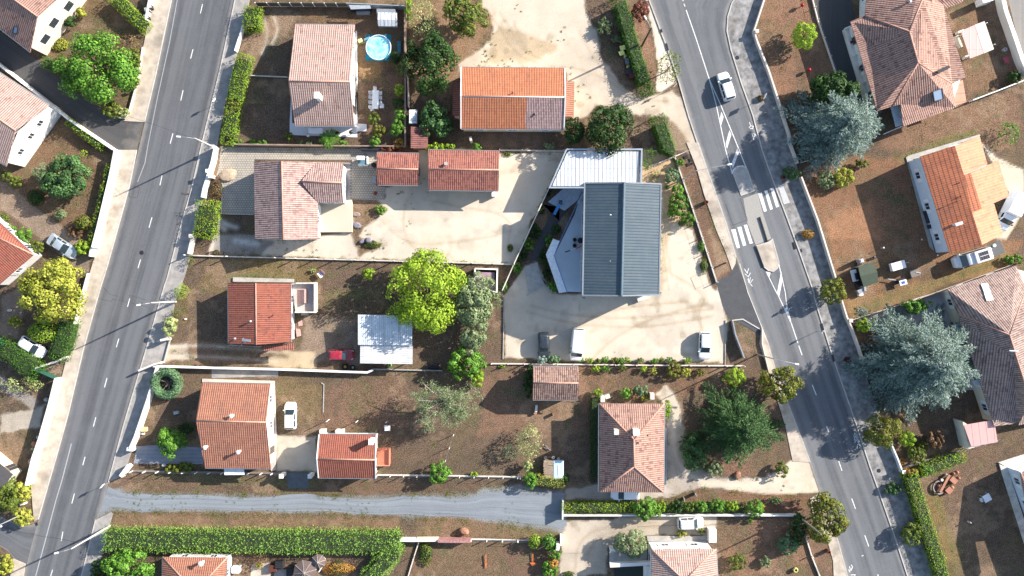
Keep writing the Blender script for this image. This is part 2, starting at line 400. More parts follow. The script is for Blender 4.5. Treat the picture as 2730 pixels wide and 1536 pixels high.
def limbs(mb, base, top, C, r, nlimb):
    base = Vector(base); top = Vector(top)
    mid = base.lerp(top, .5)+Vector((rng.normal()*.05*r*4, rng.normal()*.05*r*4, 0))
    mb.tube([base, mid, top], [r, r*.8, r*.55], 8)
    for i in range(nlimb):
        t = Vector((x_ for x_ in C[i*len(C)//nlimb])); t = base.lerp(t, .78); f = rng.uniform(.35, .95); a = base.lerp(top, f)
        m = a.lerp(t, .5)+Vector((0, 0, .12*(t-a).length))
        mb.tube([a, m, t], [r*.4, r*.26, r*.07], 5)
def plant(kind, at, rx, ry, h, lf, label, name=None, cat=None, group=None, bark=None, seed=None, extra=0):
    """at: crown centre on the survey sheet; rx, ry in sheet units; h: height in metres"""
    global rng
    rng = np.random.default_rng(abs(hash_(label)) % 100000)
    rx /= TM; ry /= TM; R = math.sqrt(rx*ry)
    cz = h*.62 if kind not in ('low',) else h*.5
    if kind in ('cedar', 'fir'): cz = h*.3
    p = W(at, cz)[0]; x, y = p.x, p.y
    shrub = h < 2.4
    name = name or ('shrub' if shrub else 'tree'); cat = cat or ('shrub' if shrub else 'tree')
    e = empty(name, label, cat, (x, y, 0), group); m = LF[lf]; bk = bark or BARK
    rz = min(h*.42, R*1.05); 
    if kind == 'clump':
        ls = .34 if R > 2.5 else (.26 if R > 1.2 else .17)
        n = int(min(20000, 16*R*R*math.pi/(ls*ls)*.62)); K = int(np.clip(10+R*R*4.2, 10, 130))
        z = h-rz; pp, nn, C = clumps(x, y, z, rx, ry, rz, K, .3 if R > 2.5 else .36, n)
        leaves('crown', pp, nn, ls*rng.uniform(.7, 1.25, len(pp)), m, e)
        # inner foliage
        k = n//6; d = sph(k); q = np.array([x, y, z])+d*np.array([rx, ry, rz])*rng.uniform(.35, .72, k)[:, None]
        q = q[q[:, 2] > .15]; leaves('inner_foliage', q, sph(len(q))+[0, 0, .3], ls*1.2, m, e)
        mb = MB(); limbs(mb, (x, y, 0), (x, y, z+rz*.3), C, max(.03, R*.055), 10 if R > 1.2 else 5); mb.build('trunk', bk, e, smooth=True)
    elif kind in ('ball', 'low'):
        ls = .15 if R < 1 else .2; z = max(rz if h < 1.6 else h-rz, rz*.9)
        n = int(min(7000, 26*R*R/(ls*ls)*.5)); d = sph(n); d[:, 2] = np.where(d[:, 2] < -.5, -d[:, 2], d[:, 2])
        b = 1+.07*np.sin(d[:, 0]*7+x)*np.cos(d[:, 1]*6+y)+rng.normal(size=n)*.035
        q = np.array([x, y, z])+d*np.array([rx, ry, rz])*b[:, None]; q[:, 2] = np.maximum(q[:, 2], .03)
        leaves('foliage', q, d+rng.normal(size=d.shape)*.4, ls*rng.uniform(.7, 1.3, n), m, e)
        mb = MB(); mb.lathe((x, y, z-rz*.8), [(R*.3, 0), (R*.72, rz*.35), (R*.8, rz*.8), (R*.6, rz*1.3), (.01, rz*1.6)], 14)
        mb.tube([(x, y, 0), (x, y, z)], R*.1, 6); mb.build('branches', CORE, e)
    elif kind == 'loose':
        ls = .24 if R > 1.2 else .15; n = int(min(9000, 7*R*R*math.pi/(ls*ls)*.5)); z = h-rz
        K = int(np.clip(12+R*R*2.5, 12, 60)); pp, nn, C = clumps(x, y, z, rx*.95, ry*.95, rz, K, .42, n)
        pp += rng.normal(size=pp.shape)*R*.07; pp[:, 2] = np.maximum(pp[:, 2], .05)
        leaves('crown', pp, nn+rng.normal(size=nn.shape)*.5, ls*rng.uniform(.6, 1.3, len(pp)), m, e, el=.6)
        mb = MB(); limbs(mb, (x, y, 0), (x, y, z+rz*.2), C, max(.025, R*.05), min(K, 22)); mb.build('trunk', bk, e, smooth=True)
    elif kind in ('cedar', 'fir'):
        B = int((115 if kind == 'cedar' else 112)+extra*.6) if R > 3 else 50; P_, N_, A_, S_ = [], [], [], []; mb = MB()
        mb.tube([(x, y, 0), (x, y, h*.55), (x, y, h*.97)], [R*.07, R*.045, .03], 8)
        for i in range(B):
            f = (i+.5)/B; f = f**.8; az = i*2.39996+rng.normal()*.15; zb = h*(.1+.86*f)
            L = R*(1-f)**(.6 if kind == 'cedar' else .7)*(rng.uniform(.66, 1.22) if kind == 'cedar' else rng.uniform(.6, 1.26))+.25
            el = math.radians(18 if f > .5 else 6)+rng.normal()*.06
            d = Vector((math.cos(az)*rx/R, math.sin(az)*ry/R, 0))
            pts = [Vector((x, y, zb))+d*L*s+Vector((0, 0, math.tan(el)*L*s-L*.34*s*s*(1 if kind == 'cedar' else .8))) for s in (0, .35, .7, 1)]
            mb.tube(pts, [.05+.012*L, .04, .03, .01], 4, cap=False)
            seg = np.array(pts); sd_ = np.array([-d.y, d.x, 0]); dv = np.array(d)
            ns_ = max(5, int(L*(3.0 if kind == 'cedar' else 2.3)))
            for k_ in range(ns_):
                s0 = .16+.84*(k_+rng.uniform(0, .6))/ns_; o_ = np.array([np.interp(s0, [0, .35, .7, 1], seg[:, q_]) for q_ in range(3)]); sg = -1 if k_ % 2 else 1
                ll = L*((.34 if kind == 'cedar' else .42)*(1.15-s0))+.3; dd = dv*rng.uniform(.6, .95)+sd_*sg*rng.uniform(.45, .85)*(1 if kind == 'cedar' else .62) if k_ < ns_-1 else dv
                dd = dd/np.linalg.norm(dd); m_ = int(ll*30)+5; tt = rng.uniform(0, 1, m_)
                q = o_+dd*(tt*ll)[:, None]+rng.normal(size=(m_, 3))*((.055+.07*(1-tt))*(1 if kind == 'cedar' else .8))[:, None]; q[:, 2] += rng.normal()*.1-tt*tt*ll*.22
                P_.append(q); A_.append(dd[None]+rng.normal(size=(m_, 3))*.38); N_.append(np.array([0, 0, 1.])+rng.normal(size=(m_, 3))*.5); S_.append(rng.uniform(.2, .42, m_)*(1.15-.35*tt))
        q = np.concatenate(P_); q[:, 2] = np.maximum(q[:, 2], .1)
        leaves('needle_sprays', q, np.concatenate(N_), np.concatenate(S_), m, e, el=.26, ax=np.concatenate(A_))
        mb.build('trunk', bk, e)
    elif kind == 'palm':
        mb = MB(); mb.tube([(x, y, 0), (x, y, h*.6)], [.14, .1], 8); mb.build('trunk', bk, e)
        P_, A_, N_ = [], [], []
        for i in range(13):
            az = i*2.4; d = np.array([math.cos(az), math.sin(az), 0]); L = R*rng.uniform(.85, 1.1)
            s = np.linspace(.1, 1, 16)
            for sg in (-1, 1):
                q = np.array([x, y, h*.6])+d*(s*L)[:, None]; q[:, 2] += L*.55*s-L*.75*s*s
                sdv = np.array([-d[1], d[0], 0])*sg; q = q+sdv*.11
                P_.append(q); A_.append(np.repeat((sdv+d*.7)[None], 16, 0)); N_.append(np.repeat([[0, 0, 1.]], 16, 0)+rng.normal(size=(16, 3))*.15)
        leaves('fronds', np.concatenate(P_), np.concatenate(N_), .34, m, e, el=.3, ax=np.concatenate(A_))
    elif kind == 'bare':
        mb = MB(); pts = []; top = Vector((x, y, h*.5)); mb.tube([(x, y, 0), top], [R*.06+.02, R*.05+.01], 7)
        for i in range(26):
            d = Vector(sph(1)[0]); d.z = abs(d.z)*.8+.15; d.x *= rx/R; d.y *= ry/R; L = R*rng.uniform(.7, 1.05)
            a = top; b = a+d*L*.5+Vector((0, 0, .1*L)); c = a+d*L; c.z = min(c.z, h)
            mb.tube([a, b, c], [.05*R*.5, .03*R*.5+.01, .012], 4, cap=False)
            for j in range(5):
                q0 = b.lerp(c, rng.uniform(0, .9)); q1 = q0+Vector(sph(1)[0])*L*.3; mb.tube([q0, q1], [.018, .008], 3, cap=False); pts += [tuple(q1), tuple(q0.lerp(q1, .6))]
            pts.append(tuple(c))
        mb.build('trunk', bk, e)
        pts = np.array(pts); k = 9+extra; q = np.repeat(pts, k, 0)+rng.normal(size=(len(pts)*k, 3))*R*.055; q[:, 2] = np.maximum(q[:, 2], .1)
        leaves('foliage', q, sph(len(q))+[0, 0, .6], .17*rng.uniform(.6, 1.3, len(q)), m, e, el=.6)
    return e
def hash_(s):
    v = 17
    for ch in s: v = (v*31+ord(ch)) & 0xffffff
    return v
def hedge(path, wd, h, lf, label, cat='hedge', ls=.15, dens=1., rough=.06, name='hedge', el=.75, droop=False, mix2=None):
    "clipped hedge: a solid twiggy core covered with leaves"
    global rng
    rng = np.random.default_rng(hash_(label) % 100000)
    pts = W(path, h); wd = wd/TM
    e = empty(name, label, cat, (pts[0].x, pts[0].y, 0))
    for i in range(len(pts)): pts[i].z = 0
    P0 = list(pts)
    if not droop: # the path names the clipped outline's ends
        P0[0] = pts[0].lerp(pts[1], min(.3, wd*.1)); P0[-1] = pts[-1].lerp(pts[-2], min(.3, wd*.1))
    mb = MB().ribbon(P0, wd*.82, 0, h*.93, wd*.72); mb.build('core', CORE, e)
    Q, Nn = [], []
    for a, b in zip(pts[:-1], pts[1:]):
        L = (b-a).length; t = (b-a)/L; s = Vector((-t.y, t.x, 0))
        def add(n, f):
            u = rng.uniform(-.02, 1.02, n)*L; v = rng.uniform(-1, 1, n)
            q, nn = f(u, v, n); Q.append(q); Nn.append(nn)
        D = 2.1/(ls*ls)*dens*.5
        A = np.array(a); T = np.array(t); Sv = np.array(s); Z = np.array([0, 0, 1.])
        def top(u, v, n):
            z = h*(1-.10*np.abs(v)**4)+rough*np.sin(u*2.3+v)*.9+.05*np.sin(u*5.1)
            return A+T*u[:, None]+Sv*(v*wd/2*(1+.06*np.sin(u*1.7)+.05*np.sin(u*4.3)))[:, None]+Z*z[:, None], np.repeat(Z[None], n, 0)+Sv[None]*(v**3*.7)[:, None]
        add(int(L*wd*D)+10, top)
        for sg in (-1, 1):
            def side(u, v, n, sg=sg):
                z = (v*.5+.5)*h
                return A+T*u[:, None]+Sv*(sg*wd/2*(1.03-.08*(z/h)**3+.04*np.sin(u*3+z)))[:, None]+Z*z[:, None], np.repeat((Sv*sg+Z*.35)[None], n, 0)
            add(int(L*h*D*.8)+5, side)
    for en, sg in ((0, -1), (-1, 1)):
        p = pts[en]; q2 = pts[1] if en == 0 else pts[-2]; t = (p-q2).normalized(); s = Vector((-t.y, t.x, 0))
        n = int(wd*h*2.1/(ls*ls)*.4)+5; v = rng.uniform(-1, 1, n); z = rng.uniform(0, 1, n)*h
        Q.append(np.array(p)+np.array(s)*(v*wd/2)[:, None]+np.array([0, 0, 1.])*z[:, None]+np.array(t)*.05); Nn.append(np.repeat((np.array(t)+[0, 0, .3])[None], n, 0))
    Q = np.concatenate(Q); Nn = np.concatenate(Nn); n = len(Q)
    Q += rng.normal(size=Q.shape)*rough; Q[:, 2] = np.maximum(Q[:, 2], .02)
    ax = None
    if droop:
        ax = nrm(Nn*.8+rng.normal(size=Q.shape)*.5+[0, 0, -.3]); Nn = rng.normal(size=Q.shape)*.35+[0, 0, 1.]
        Q += nrm(rng.normal(size=Q.shape))*rng.uniform(0, .35, n)[:, None]; Q[:, 2] = np.maximum(Q[:, 2], .05)
    leaves('foliage', Q, Nn+rng.normal(size=Q.shape)*.45, ls*rng.uniform(.7, 1.35, n), LF[lf], e, el=el, ax=ax)
    return e
def tufts(name, label, areas, lf, n, size=.12, cat='weeds', h=.06):
    "weeds nobody could count"
    global rng
    rng = np.random.default_rng(hash_(label) % 100000)
    Q = []
    for s in areas:
        a, r = s.split('r'); p = W(a)[0]; r = float(r)/TM; k = int(n*max(.3, r*r))
        cc = rng.normal(size=(max(3, k//14), 2))*r*.5; i = rng.integers(0, len(cc), k)
        q = cc[i]+rng.normal(size=(k, 2))*.09; Q.append(np.c_[q[:, 0]+p.x, q[:, 1]+p.y, rng.uniform(.01, h, k)])
    Q = np.concatenate(Q); nn = rng.normal(size=Q.shape)*.5+[0, 0, 1]
    o = raw(name, quads(Q, nn, size*rng.uniform(.5, 1.3, len(Q))), qf(len(Q)), LF[lf])
    return tag(o, label, cat, kind='stuff')
def edge_weeds(name, label, paths, lf, per_m=26, spread=.16, size=.1):
    global rng
    rng = np.random.default_rng(hash_(label) % 100000); Q = []
    for s in paths:
        P_ = W(s)
        for a, b in zip(P_[:-1], P_[1:]):
            L = (b-a).length; k = int(L*per_m); c = rng.uniform(0, 1, max(2, int(L*1.1))); t = c[rng.integers(0, len(c), k)]+rng.normal(size=k)*.22/max(L, .5)
            q = np.array(a)[None, :2]+(np.array(b)-np.array(a))[None, :2]*t[:, None]+rng.normal(size=(k, 2))*spread; Q.append(np.c_[q, rng.uniform(.02, .12, k)])
    Q = np.concatenate(Q); o = raw(name, quads(Q, rng.normal(size=Q.shape)*.5+[0, 0, 1], size*rng.uniform(.5, 1.5, len(Q))), qf(len(Q)), LF[lf])
    return tag(o, label, "weeds", kind='stuff')
# ---------------------------------------------------------------- walls, fences, slabs
def struct(o, kind='structure'): o['kind'] = kind; return o
def sheet(name, pts, z, mat, parent=None, top=False):
    return MB().face([(p.x, p.y, z) for p in pts]).build(name, mat, parent)
def slab(name, pts, z0, z1, mat, parent=None, st=True):
    o = MB().prism(pts, z0, z1).build(name, mat, parent)
    return struct(o) if st and parent is None else o
def wall(path, wd, h, label, mat=WHITE, cat='wall', cope=None, name='boundary_wall', pillars=None):
    pts = W(path); e = empty(name, label, cat, (pts[0].x, pts[0].y, 0))
    MB().ribbon(pts, wd, 0, h).build('wall', mat, e)
    if cope: MB().ribbon(pts, wd+.08, h+.002, h+.06).build('coping', cope, e)
    for s in (pillars or '').split():
        p = W(s)[0]; MB().box((p.x, p.y, (h+.25)/2), (.42, .42, h+.25)).box((p.x, p.y, h+.29), (.52, .52, .08)).build('pillar', mat, e)
    return e
def resample(pts, step):
    out = []
    for a, b in zip(pts[:-1], pts[1:]):
        n = max(1, round((b-a).length/step))
        out += [a.lerp(b, i/n) for i in range(n)]
    return out+[pts[-1]]
def fence(path, step, h, label, post=CONC, pw=.1, wires=3, board=None, base=None, name='wire_fence', cat='fence'):
    pts = W(path); e = empty(name, label, cat, (pts[0].x, pts[0].y, 0)); ps = resample(pts, step)
    for p in ps: MB().box((p.x, p.y, h/2), (pw, pw, h)).build('post', post, e)
    if wires:
        mb = MB()
        for k in range(wires):
            z = h*(.3+.65*k/max(1, wires-1)); mb.tube([(p.x, p.y, z) for p in ps], .008, 4)
        mb.build('wire', METG, e)
    if board: MB().ribbon(pts, .05, .05, h*.96).build('board_panel', board, e)
    if base: MB().ribbon(pts, .16, 0, .3).build('plinth', base, e)
    return e
# ---------------------------------------------------------------- houses
RIDGE = plain('ridge_tiles', (.47, .27, .2), sc=3, c2=(.34, .18, .14), dirt=.2)
def plane_uv(P):
    n = Vector((0, 0, 0))
    for i in range(len(P)): n += (P[i]).cross(P[(i+1) % len(P)])
    n.normalize()
    if n.z < 0: P = P[::-1]; n = -n
    up = Vector((0, 0, 1))-n*n.z
    up = up.normalized() if up.length > 1e-4 else Vector((0, 1, 0)); ac = up.cross(n)
    return P, [(p.dot(ac), p.dot(up)) for p in P]
def roof_mesh(polys, th=.13):
    mb = MB()
    for P in polys:
        P, uv = plane_uv(P); mb.face(P, uv); Q = [p-Vector((0, 0, th)) for p in P]; mb.face(Q[::-1])
        for i in range(len(P)):
            j = (i+1) % len(P); mb.face([Q[i], Q[j], P[j], P[i]])
    return mb
def caps(parent, lines, mat, r=.11):
    mb = MB()
    for a, b in lines: mb.tube([a-Vector((0, 0, .06)), b-Vector((0, 0, .06))], r, 8)
    return mb.build('ridge_cap', mat, parent, smooth=True)
def window(e, a, b, t, wd, z0, z1, shut=None, door=False, out=.0):
    "a,b: wall corners (world), outward normal is to the right of a->b"
    d = (b-a); d.z = 0; L = d.length; d.normalize(); n = Vector((d.y, -d.x, 0)); c = a+d*(L*t); rot = math.atan2(d.y, d.x)
    c.z = 0; f = MB(); zc = (z0+z1)/2; hh = z1-z0; w_ = wd
    for s in (-1, 1): f.box(c+d*s*(w_/2)+n*.03+Vector((0, 0, zc)), (.07, .1, hh+.07), rot)
    f.box(c+n*.03+Vector((0, 0, z1)), (w_, .1, .07), rot); f.box(c+n*.05+Vector((0, 0, z0)), (w_+.2, .2, .06), rot); f.box(c+n*.025+Vector((0, 0, zc)), (.05, .06, hh-.06), rot)
    fo = f.build('door' if door else 'window', PLW if not door else WOOD, e)
    MB().box(c+n*.01+Vector((0, 0, zc)), (w_-.07, .03, hh-.06), rot).build('pane', GLASS, fo)
    if shut:
        for s in (-1, 1):
            MB().box(c+d*s*(w_*.78+.03)+n*.035+Vector((0, 0, zc)), (w_*.48, .05, hh+.05), rot).build('shutter', shut, fo)
    return fo
def body(e, foot, ztop, mat, wins=True, shut=PLW, gable=None, zbase=0.):
    "walls round a footprint (list of world points, any order), windows on every long side"
    ar = sum(foot[i].x*foot[(i+1) % len(foot)].y-foot[(i+1) % len(foot)].x*foot[i].y for i in range(len(foot)))
    if ar < 0: foot = foot[::-1]
    mb = MB().prism(foot, zbase, ztop)
    if gable:
        for g in gable: mb.face(g)
    mb.build('wall', mat, e)
    if wins:
        for i in range(len(foot)):
            a, b = foot[i].copy(), foot[(i+1) % len(foot)].copy(); a.z = b.z = 0; L = (b-a).length
            if L < 2.2: continue
            k = max(1, int(L/3.6)); 
            for j in range(k):
                t = (j+.5)/k; dr = (i == 0 and j == 0)
                if ztop > 4.4:
                    window(e, a, b, t, 1.0, 3.3, min(4.5, ztop-.35), shut)
                window(e, a, b, t, 1.0, .05 if dr else 1.0, 2.15, None if dr else shut, door=dr)
def inset(cs, d):
    c = sum(cs, Vector((0, 0, 0)))/len(cs); out = []; n = len(cs)
    ar = sum(cs[i].x*cs[(i+1) % n].y-cs[(i+1) % n].x*cs[i].y for i in range(n)); sg = 1 if ar > 0 else -1
    for i in range(n):
        a, b, c2 = cs[i-1], cs[i], cs[(i+1) % n]
        u = (b-a); v = (c2-b); u.z = v.z = 0; u.normalize(); v.normalize()
        n1 = Vector((-u.y, u.x, 0))*sg; n2 = Vector((-v.y, v.x, 0))*sg; bis = n1+n2
        k = d/max(.35, bis.length/2)/max(.35, bis.length/2)*.5
        out.append(Vector((b.x, b.y, 0))+bis*k)
    return out
def chimney(roof, at, z0, z1, s=(.6, .5), mat=PEACH, pot=True, rot=0.):
    p = W(at, z1)[0]
    mb = MB().box((p.x, p.y, (z0+z1)/2), (s[0], s[1], z1-z0), rot).box((p.x, p.y, z1+.05), (s[0]+.16, s[1]+.16, .1), rot)
    c = mb.build('chimney', mat, roof)
    return c
def flue(roof, at, z, r=.07, h=.5, mat=METG):
    p = W(at, z+h)[0]
    return MB().tube([(p.x, p.y, z-.2), (p.x, p.y, z+h)], r, 8).lathe((p.x, p.y, z+h), [(r*1.9, 0), (r*1.9, .06), (.01, .16)], 10).build('flue', mat, roof)
def onplane(s, poly):
    "where the sight line through a sheet point meets a roof plane"
    P = W(poly); n = (P[1]-P[0]).cross(P[2]-P[0]); c = Vector((0, 0, H)); out = []
    for g in W(s): d = g-c; out.append(c+d*((P[0]-c).dot(n)/d.dot(n)))
    return out
def skylight(roof, quad, frame=DARKM):
    P = quad; n = (P[1]-P[0]).cross(P[2]-P[1]).normalized(); n = n if n.z > 0 else -n
    c = sum(P, Vector((0, 0, 0)))/4; mb = MB()
    for i in range(4): mb.bar(P[i]+n*.05, P[(i+1) % 4]+n*.05, .1, .12)
    f = mb.build('skylight', frame, roof); MB().face([c+(p-c)*.95+n*.05 for p in P]).build('pane', glassmat('sky_glass', (.25, .32, .42), .05), f)
    return f
def quad_house(name, label, cs, rs, ze, zr, hip, tile, wmat, over=.45, cat='house', wins=True, shut=PLW, gutter=True, capm=None, chim=(), wallh=None):
    c = W(cs, ze); r = W(rs, zr); ctr = sum(c, Vector((0, 0, 0)))/4
    e = empty(name, label, cat, (ctr.x, ctr.y, 0))
    polys = [[c[1], c[2], r[1], r[0]], [c[3], c[0], r[0], r[1]]]
    lines = [(r[0], r[1])]
    if hip: polys += [[c[0], c[1], r[0]], [c[2], c[3], r[1]]]; lines += [(c[0], r[0]), (c[1], r[0]), (c[2], r[1]), (c[3], r[1])]
    ro = roof_mesh(polys).build('roof', tile, e)
    caps(ro, lines, capm or RIDGE)
    foot = inset(c, over); zt = ze+.02
    # let the walls reach the underside of the slopes
    sl_ = (zr-ze)/max(1., ((c[0]-c[1]).length/2)); zt = ze+over*sl_-.14; zt = max(ze-.12, zt) if not wallh else wallh
    gb = None
    if not hip:
        gb = []
        for i0, i1, rr in ((0, 1, r[0]), (2, 3, r[1])):
            a, b = foot[i0], foot[i1]; m = a.lerp(b, max(0, min(1, (rr-c[i0]).dot((c[i1]-c[i0]))/(c[i1]-c[i0]).length_squared)))
            gb.append([Vector((a.x, a.y, zt)), Vector((b.x, b.y, zt)), Vector((m.x, m.y, zr-.12))])
    body(e, foot, zt, wmat, wins, shut, gb)
    if gutter:
        for a, b in ((c[1], c[2]), (c[3], c[0])):
            mb = MB()
            o = (b-a).cross(Vector((0, 0, 1))).normalized()*.07
            if (a+o-ctr).length < (a-ctr).length: o = -o
            mb.tube([a+o-Vector((0, 0, .1)), b+o-Vector((0, 0, .1))], .06, 6)
            mb.build('gutter', METG, e)
    return e, ro, c, r
def poly_house(name, label, polys, lines, foots, tile, wmat, cat='house', shut=PLW, wins=True, over=.4):
    """polys/lines: strings of sheet points with heights; foots: [(eave corners, wall height)]"""
    PP = [W(p) for p in polys]; ctr = sum(PP[0], Vector((0, 0, 0)))/len(PP[0])
    e = empty(name, label, cat, (ctr.x, ctr.y, 0)); ro = roof_mesh(PP).build('roof', tile, e)
    if lines: caps(ro, [tuple(W(l)) for l in lines], RIDGE)
    for f, zt in foots: body(e, inset(W(f, zt), over), zt, wmat, wins, shut)
    return e, ro
# ---------------------------------------------------------------- cars
def carpaint(name, c, metal=0., rough=.3):
    if name in MATS: return MATS[name]
    m, t, bs = nodes(name)
    P = pos(t); col = mix(t, math_(t, 'MULTIPLY', maprange(t, noise(t, P, 3, 4), .4, .7), .1), c, (.3, .28, .25))
    t.links.new(col, bs.inputs["Base Color"]); bs.inputs["Roughness"].default_value = rough; bs.inputs["Metallic"].default_value = metal
    bs.inputs["Coat Weight"].default_value = .7; bs.inputs["Coat Roughness"].default_value = .06
    MATS[name] = m; return m
CARG = glassmat("car_glass", (.02, .032, .038), .12)
LAMP = plain("headlamp", (.6, .62, .65), rough=.15, spec=.8); TAIL = plain("tail_lamp", (.45, .02, .02), rough=.25)
def car(label, at, front, L, Wd, Ht, paint, kind='hatch', name='parked_car', cat='car', extras=None, group=None):
    """body shell as one lofted surface; front: sheet point in the direction the nose points"""
    p = W(at, .0)[0]; q = W(front)[0]; ang = math.atan2(q.y-p.y, q.x-p.x)
    e = empty(name, label, cat, (0, 0, 0), group)
    # stations along x (fractions of the length from the rear): height of the top line, belt, top half width fraction
    prof = dict(
        hatch=[(0,.52,.50,.70),(.03,.66,.62,.78),(.07,.90,.64,.72),(.14,.985,.64,.74),(.32,1.,.63,.76),(.48,.99,.62,.75),(.55,.955,.62,.74),(.745,.655,.62,.80),(.80,.635,.60,.82),(.92,.56,.54,.78),(.98,.46,.44,.68),(1.,.34,.33,.55)],
        sedan=[(0,.50,.48,.70),(.03,.62,.60,.78),(.12,.68,.62,.80),(.17,.72,.63,.78),(.30,.95,.64,.70),(.42,1.,.64,.70),(.48,.99,.63,.70),(.545,.955,.62,.70),(.73,.675,.62,.78),(.78,.65,.60,.82),(.92,.56,.54,.78),(.98,.46,.44,.68),(1.,.34,.33,.55)],
        suv=[(0,.50,.50,.74),(.02,.70,.60,.80),(.06,.93,.62,.76),(.12,.985,.62,.78),(.34,1.,.61,.79),(.50,.99,.60,.78),(.57,.955,.60,.78),(.745,.68,.60,.84),(.80,.655,.59,.86),(.93,.58,.54,.80),(.985,.46,.44,.70),(1.,.34,.33,.6)],
        van=[(0,.50,.50,.78),(.015,.80,.55,.82),(.04,.96,.57,.82),(.1,.99,.57,.84),(.4,1.,.56,.85),(.68,.985,.55,.84),(.75,.93,.54,.83),(.86,.60,.54,.86),(.90,.57,.52,.86),(.965,.50,.48,.80),(.99,.42,.40,.72),(1.,.30,.29,.6)])[kind]
    xs = np.array([a[0] for a in prof]); zt = np.array([a[1] for a in prof])*Ht; zb = np.array([a[2] for a in prof])*Ht; tw = np.array([a[3] for a in prof])
    def hw(t): # plan half width
        e_ = 1-.3*max(0, (t-.8)/.2)**2.4-.2*max(0, (.1-t)/.1)**2.2
        return Wd/2*e_
    def at_(t, s, off=0.):
        "t along, s: 0 sill .. 1 belt .. 2 roof edge .. 3 centre line"
        Z = np.interp(t, xs, zt); B = min(np.interp(t, xs, zb), Z-.015); T = np.interp(t, xs, tw)*hw(t)
        h = hw(t); key = [(h*.93, .24), (h*.985, .42), (h, B*.8), (h*.965, B), (T, Z-.05 if Z-B > .12 else Z-.012), (T*.86, Z), (0, Z+.025)]
        ss = [0, .35, .7, 1, 2, 2.25, 3]
        y = np.interp(s, ss, [k[0] for k in key]); z = np.interp(s, ss, [k[1] for k in key])
        return Vector(((t-.5)*L, y, z))
    ts = sorted(set(list(xs)+[i/40 for i in range(41)])); sv = [0, .35, .7, 1, 1.33, 1.66, 2, 2.12, 2.25, 2.6, 3]
    mb = MB(); ring = []
    for t in ts:
        r1 = [at_(t, s) for s in sv]; ring.append(r1+[Vector((p_.x, -p_.y, p_.z)) for p_ in r1[-2::-1]])
    for i in range(len(ts)-1):
        for k in range(len(ring[0])-1): mb.face([ring[i][k], ring[i][k+1], ring[i+1][k+1], ring[i+1][k]])
    mb.face(ring[0]); mb.face(ring[-1][::-1])
    mb.face([ring[0][0], ring[-1][0], ring[-1][-1], ring[0][-1]])
    bo = mb.build('body', paint, e, smooth=True)
    md = bo.modifiers.new('edges', 'EDGE_SPLIT'); md.split_angle = math.radians(42)
    def patch(nm, t0, t1, s0, s1, mirror=0, mat=CARG, off=.012, nt_=8, ns=6, tl=0.):
        g = MB(); gr = []
        for i in range(nt_+1):
            row = []
            for j in range(ns+1):
                s = s0+(s1-s0)*j/ns; t = t0+(t1-t0)*i/nt_
                P_ = at_(t, s if s <= 3 else 6-s); 
                if s > 3: P_.y = -P_.y
                row.append(P_)
            gr.append(row)
        for i in range(nt_):
            for j in range(ns):
                q = [gr[i][j], gr[i][j+1], gr[i+1][j+1], gr[i+1][j]]; n = (q[2]-q[0]).cross(q[3]-q[1]); n = n.normalized() if n.length > 1e-9 else Vector((0, 0, 1))
                c_ = sum(q, Vector((0,0,0)))/4
                if n.dot(Vector((0, c_.y, c_.z-.6))) < 0: n = -n
                gr2 = [v+n*off for v in q]; g.face(gr2)
        if mirror: 
            for v in range(len(g.v)): g.v[v] = (g.v[v][0], -g.v[v][1], g.v[v][2])
        return g.build(nm, mat, e, smooth=True)
    k = dict(hatch=(.56, .74, .04, .085), sedan=(.555, .725, .175, .29), suv=(.58, .74, .03, .075), van=(.75, .86, .02, .05))[kind]
    patch('windscreen', k[0], k[1], 2.03, 3.97, ns=12)
    patch('rear_window', k[2], k[3], 2.05, 3.95, ns=12)
    r0, r1 = dict(hatch=(.12, .57), sedan=(.27, .57), suv=(.11, .58), van=(.60 if name == 'parked_van' else .12, .75))[kind]
    mid = (r0+r1)/2+.02
    for m_ in (0, 1):
        patch('side_window', r0, mid-.012, 1.12, 1.88, m_); patch('side_window', mid+.012, r1+.03, 1.12, 1.88, m_)
        patch('headlight', .90, .975, .92, 1.9, m_, LAMP, .008, 4, 3); patch('tail_light', .0, .03, .75, 1.1, m_, TAIL, .01, 3, 3)
    for sx in (.17, .81):
        for sg in (-1, 1):
            c_ = Vector(((sx-.5)*L, sg*(Wd/2-.10), .31)); w_ = MB().tube([c_-Vector((0, .1*sg, 0)), c_+Vector((0, .105*sg, 0))], .31, 18).build('wheel', TYRE, e)
            MB().tube([c_+Vector((0, .1*sg, 0)), c_+Vector((0, .115*sg, 0))], .19, 12).build('rim', METG, w_)
    for sg in (-1, 1): MB().box(((k[1]-.5)*L-.12, sg*(Wd/2+.06), zb[6]+.06), (.14, .2, .13)).build('mirror', paint, e, bevel=.02)
    if extras: extras(e, at_, L, Wd, Ht)
    # heights shift things outwards in the picture, so place by mid-height
    p = W(at, Ht*.55)[0]
    e.location = (p.x, p.y, 0); e.rotation_euler = (0, 0, ang)
    return e
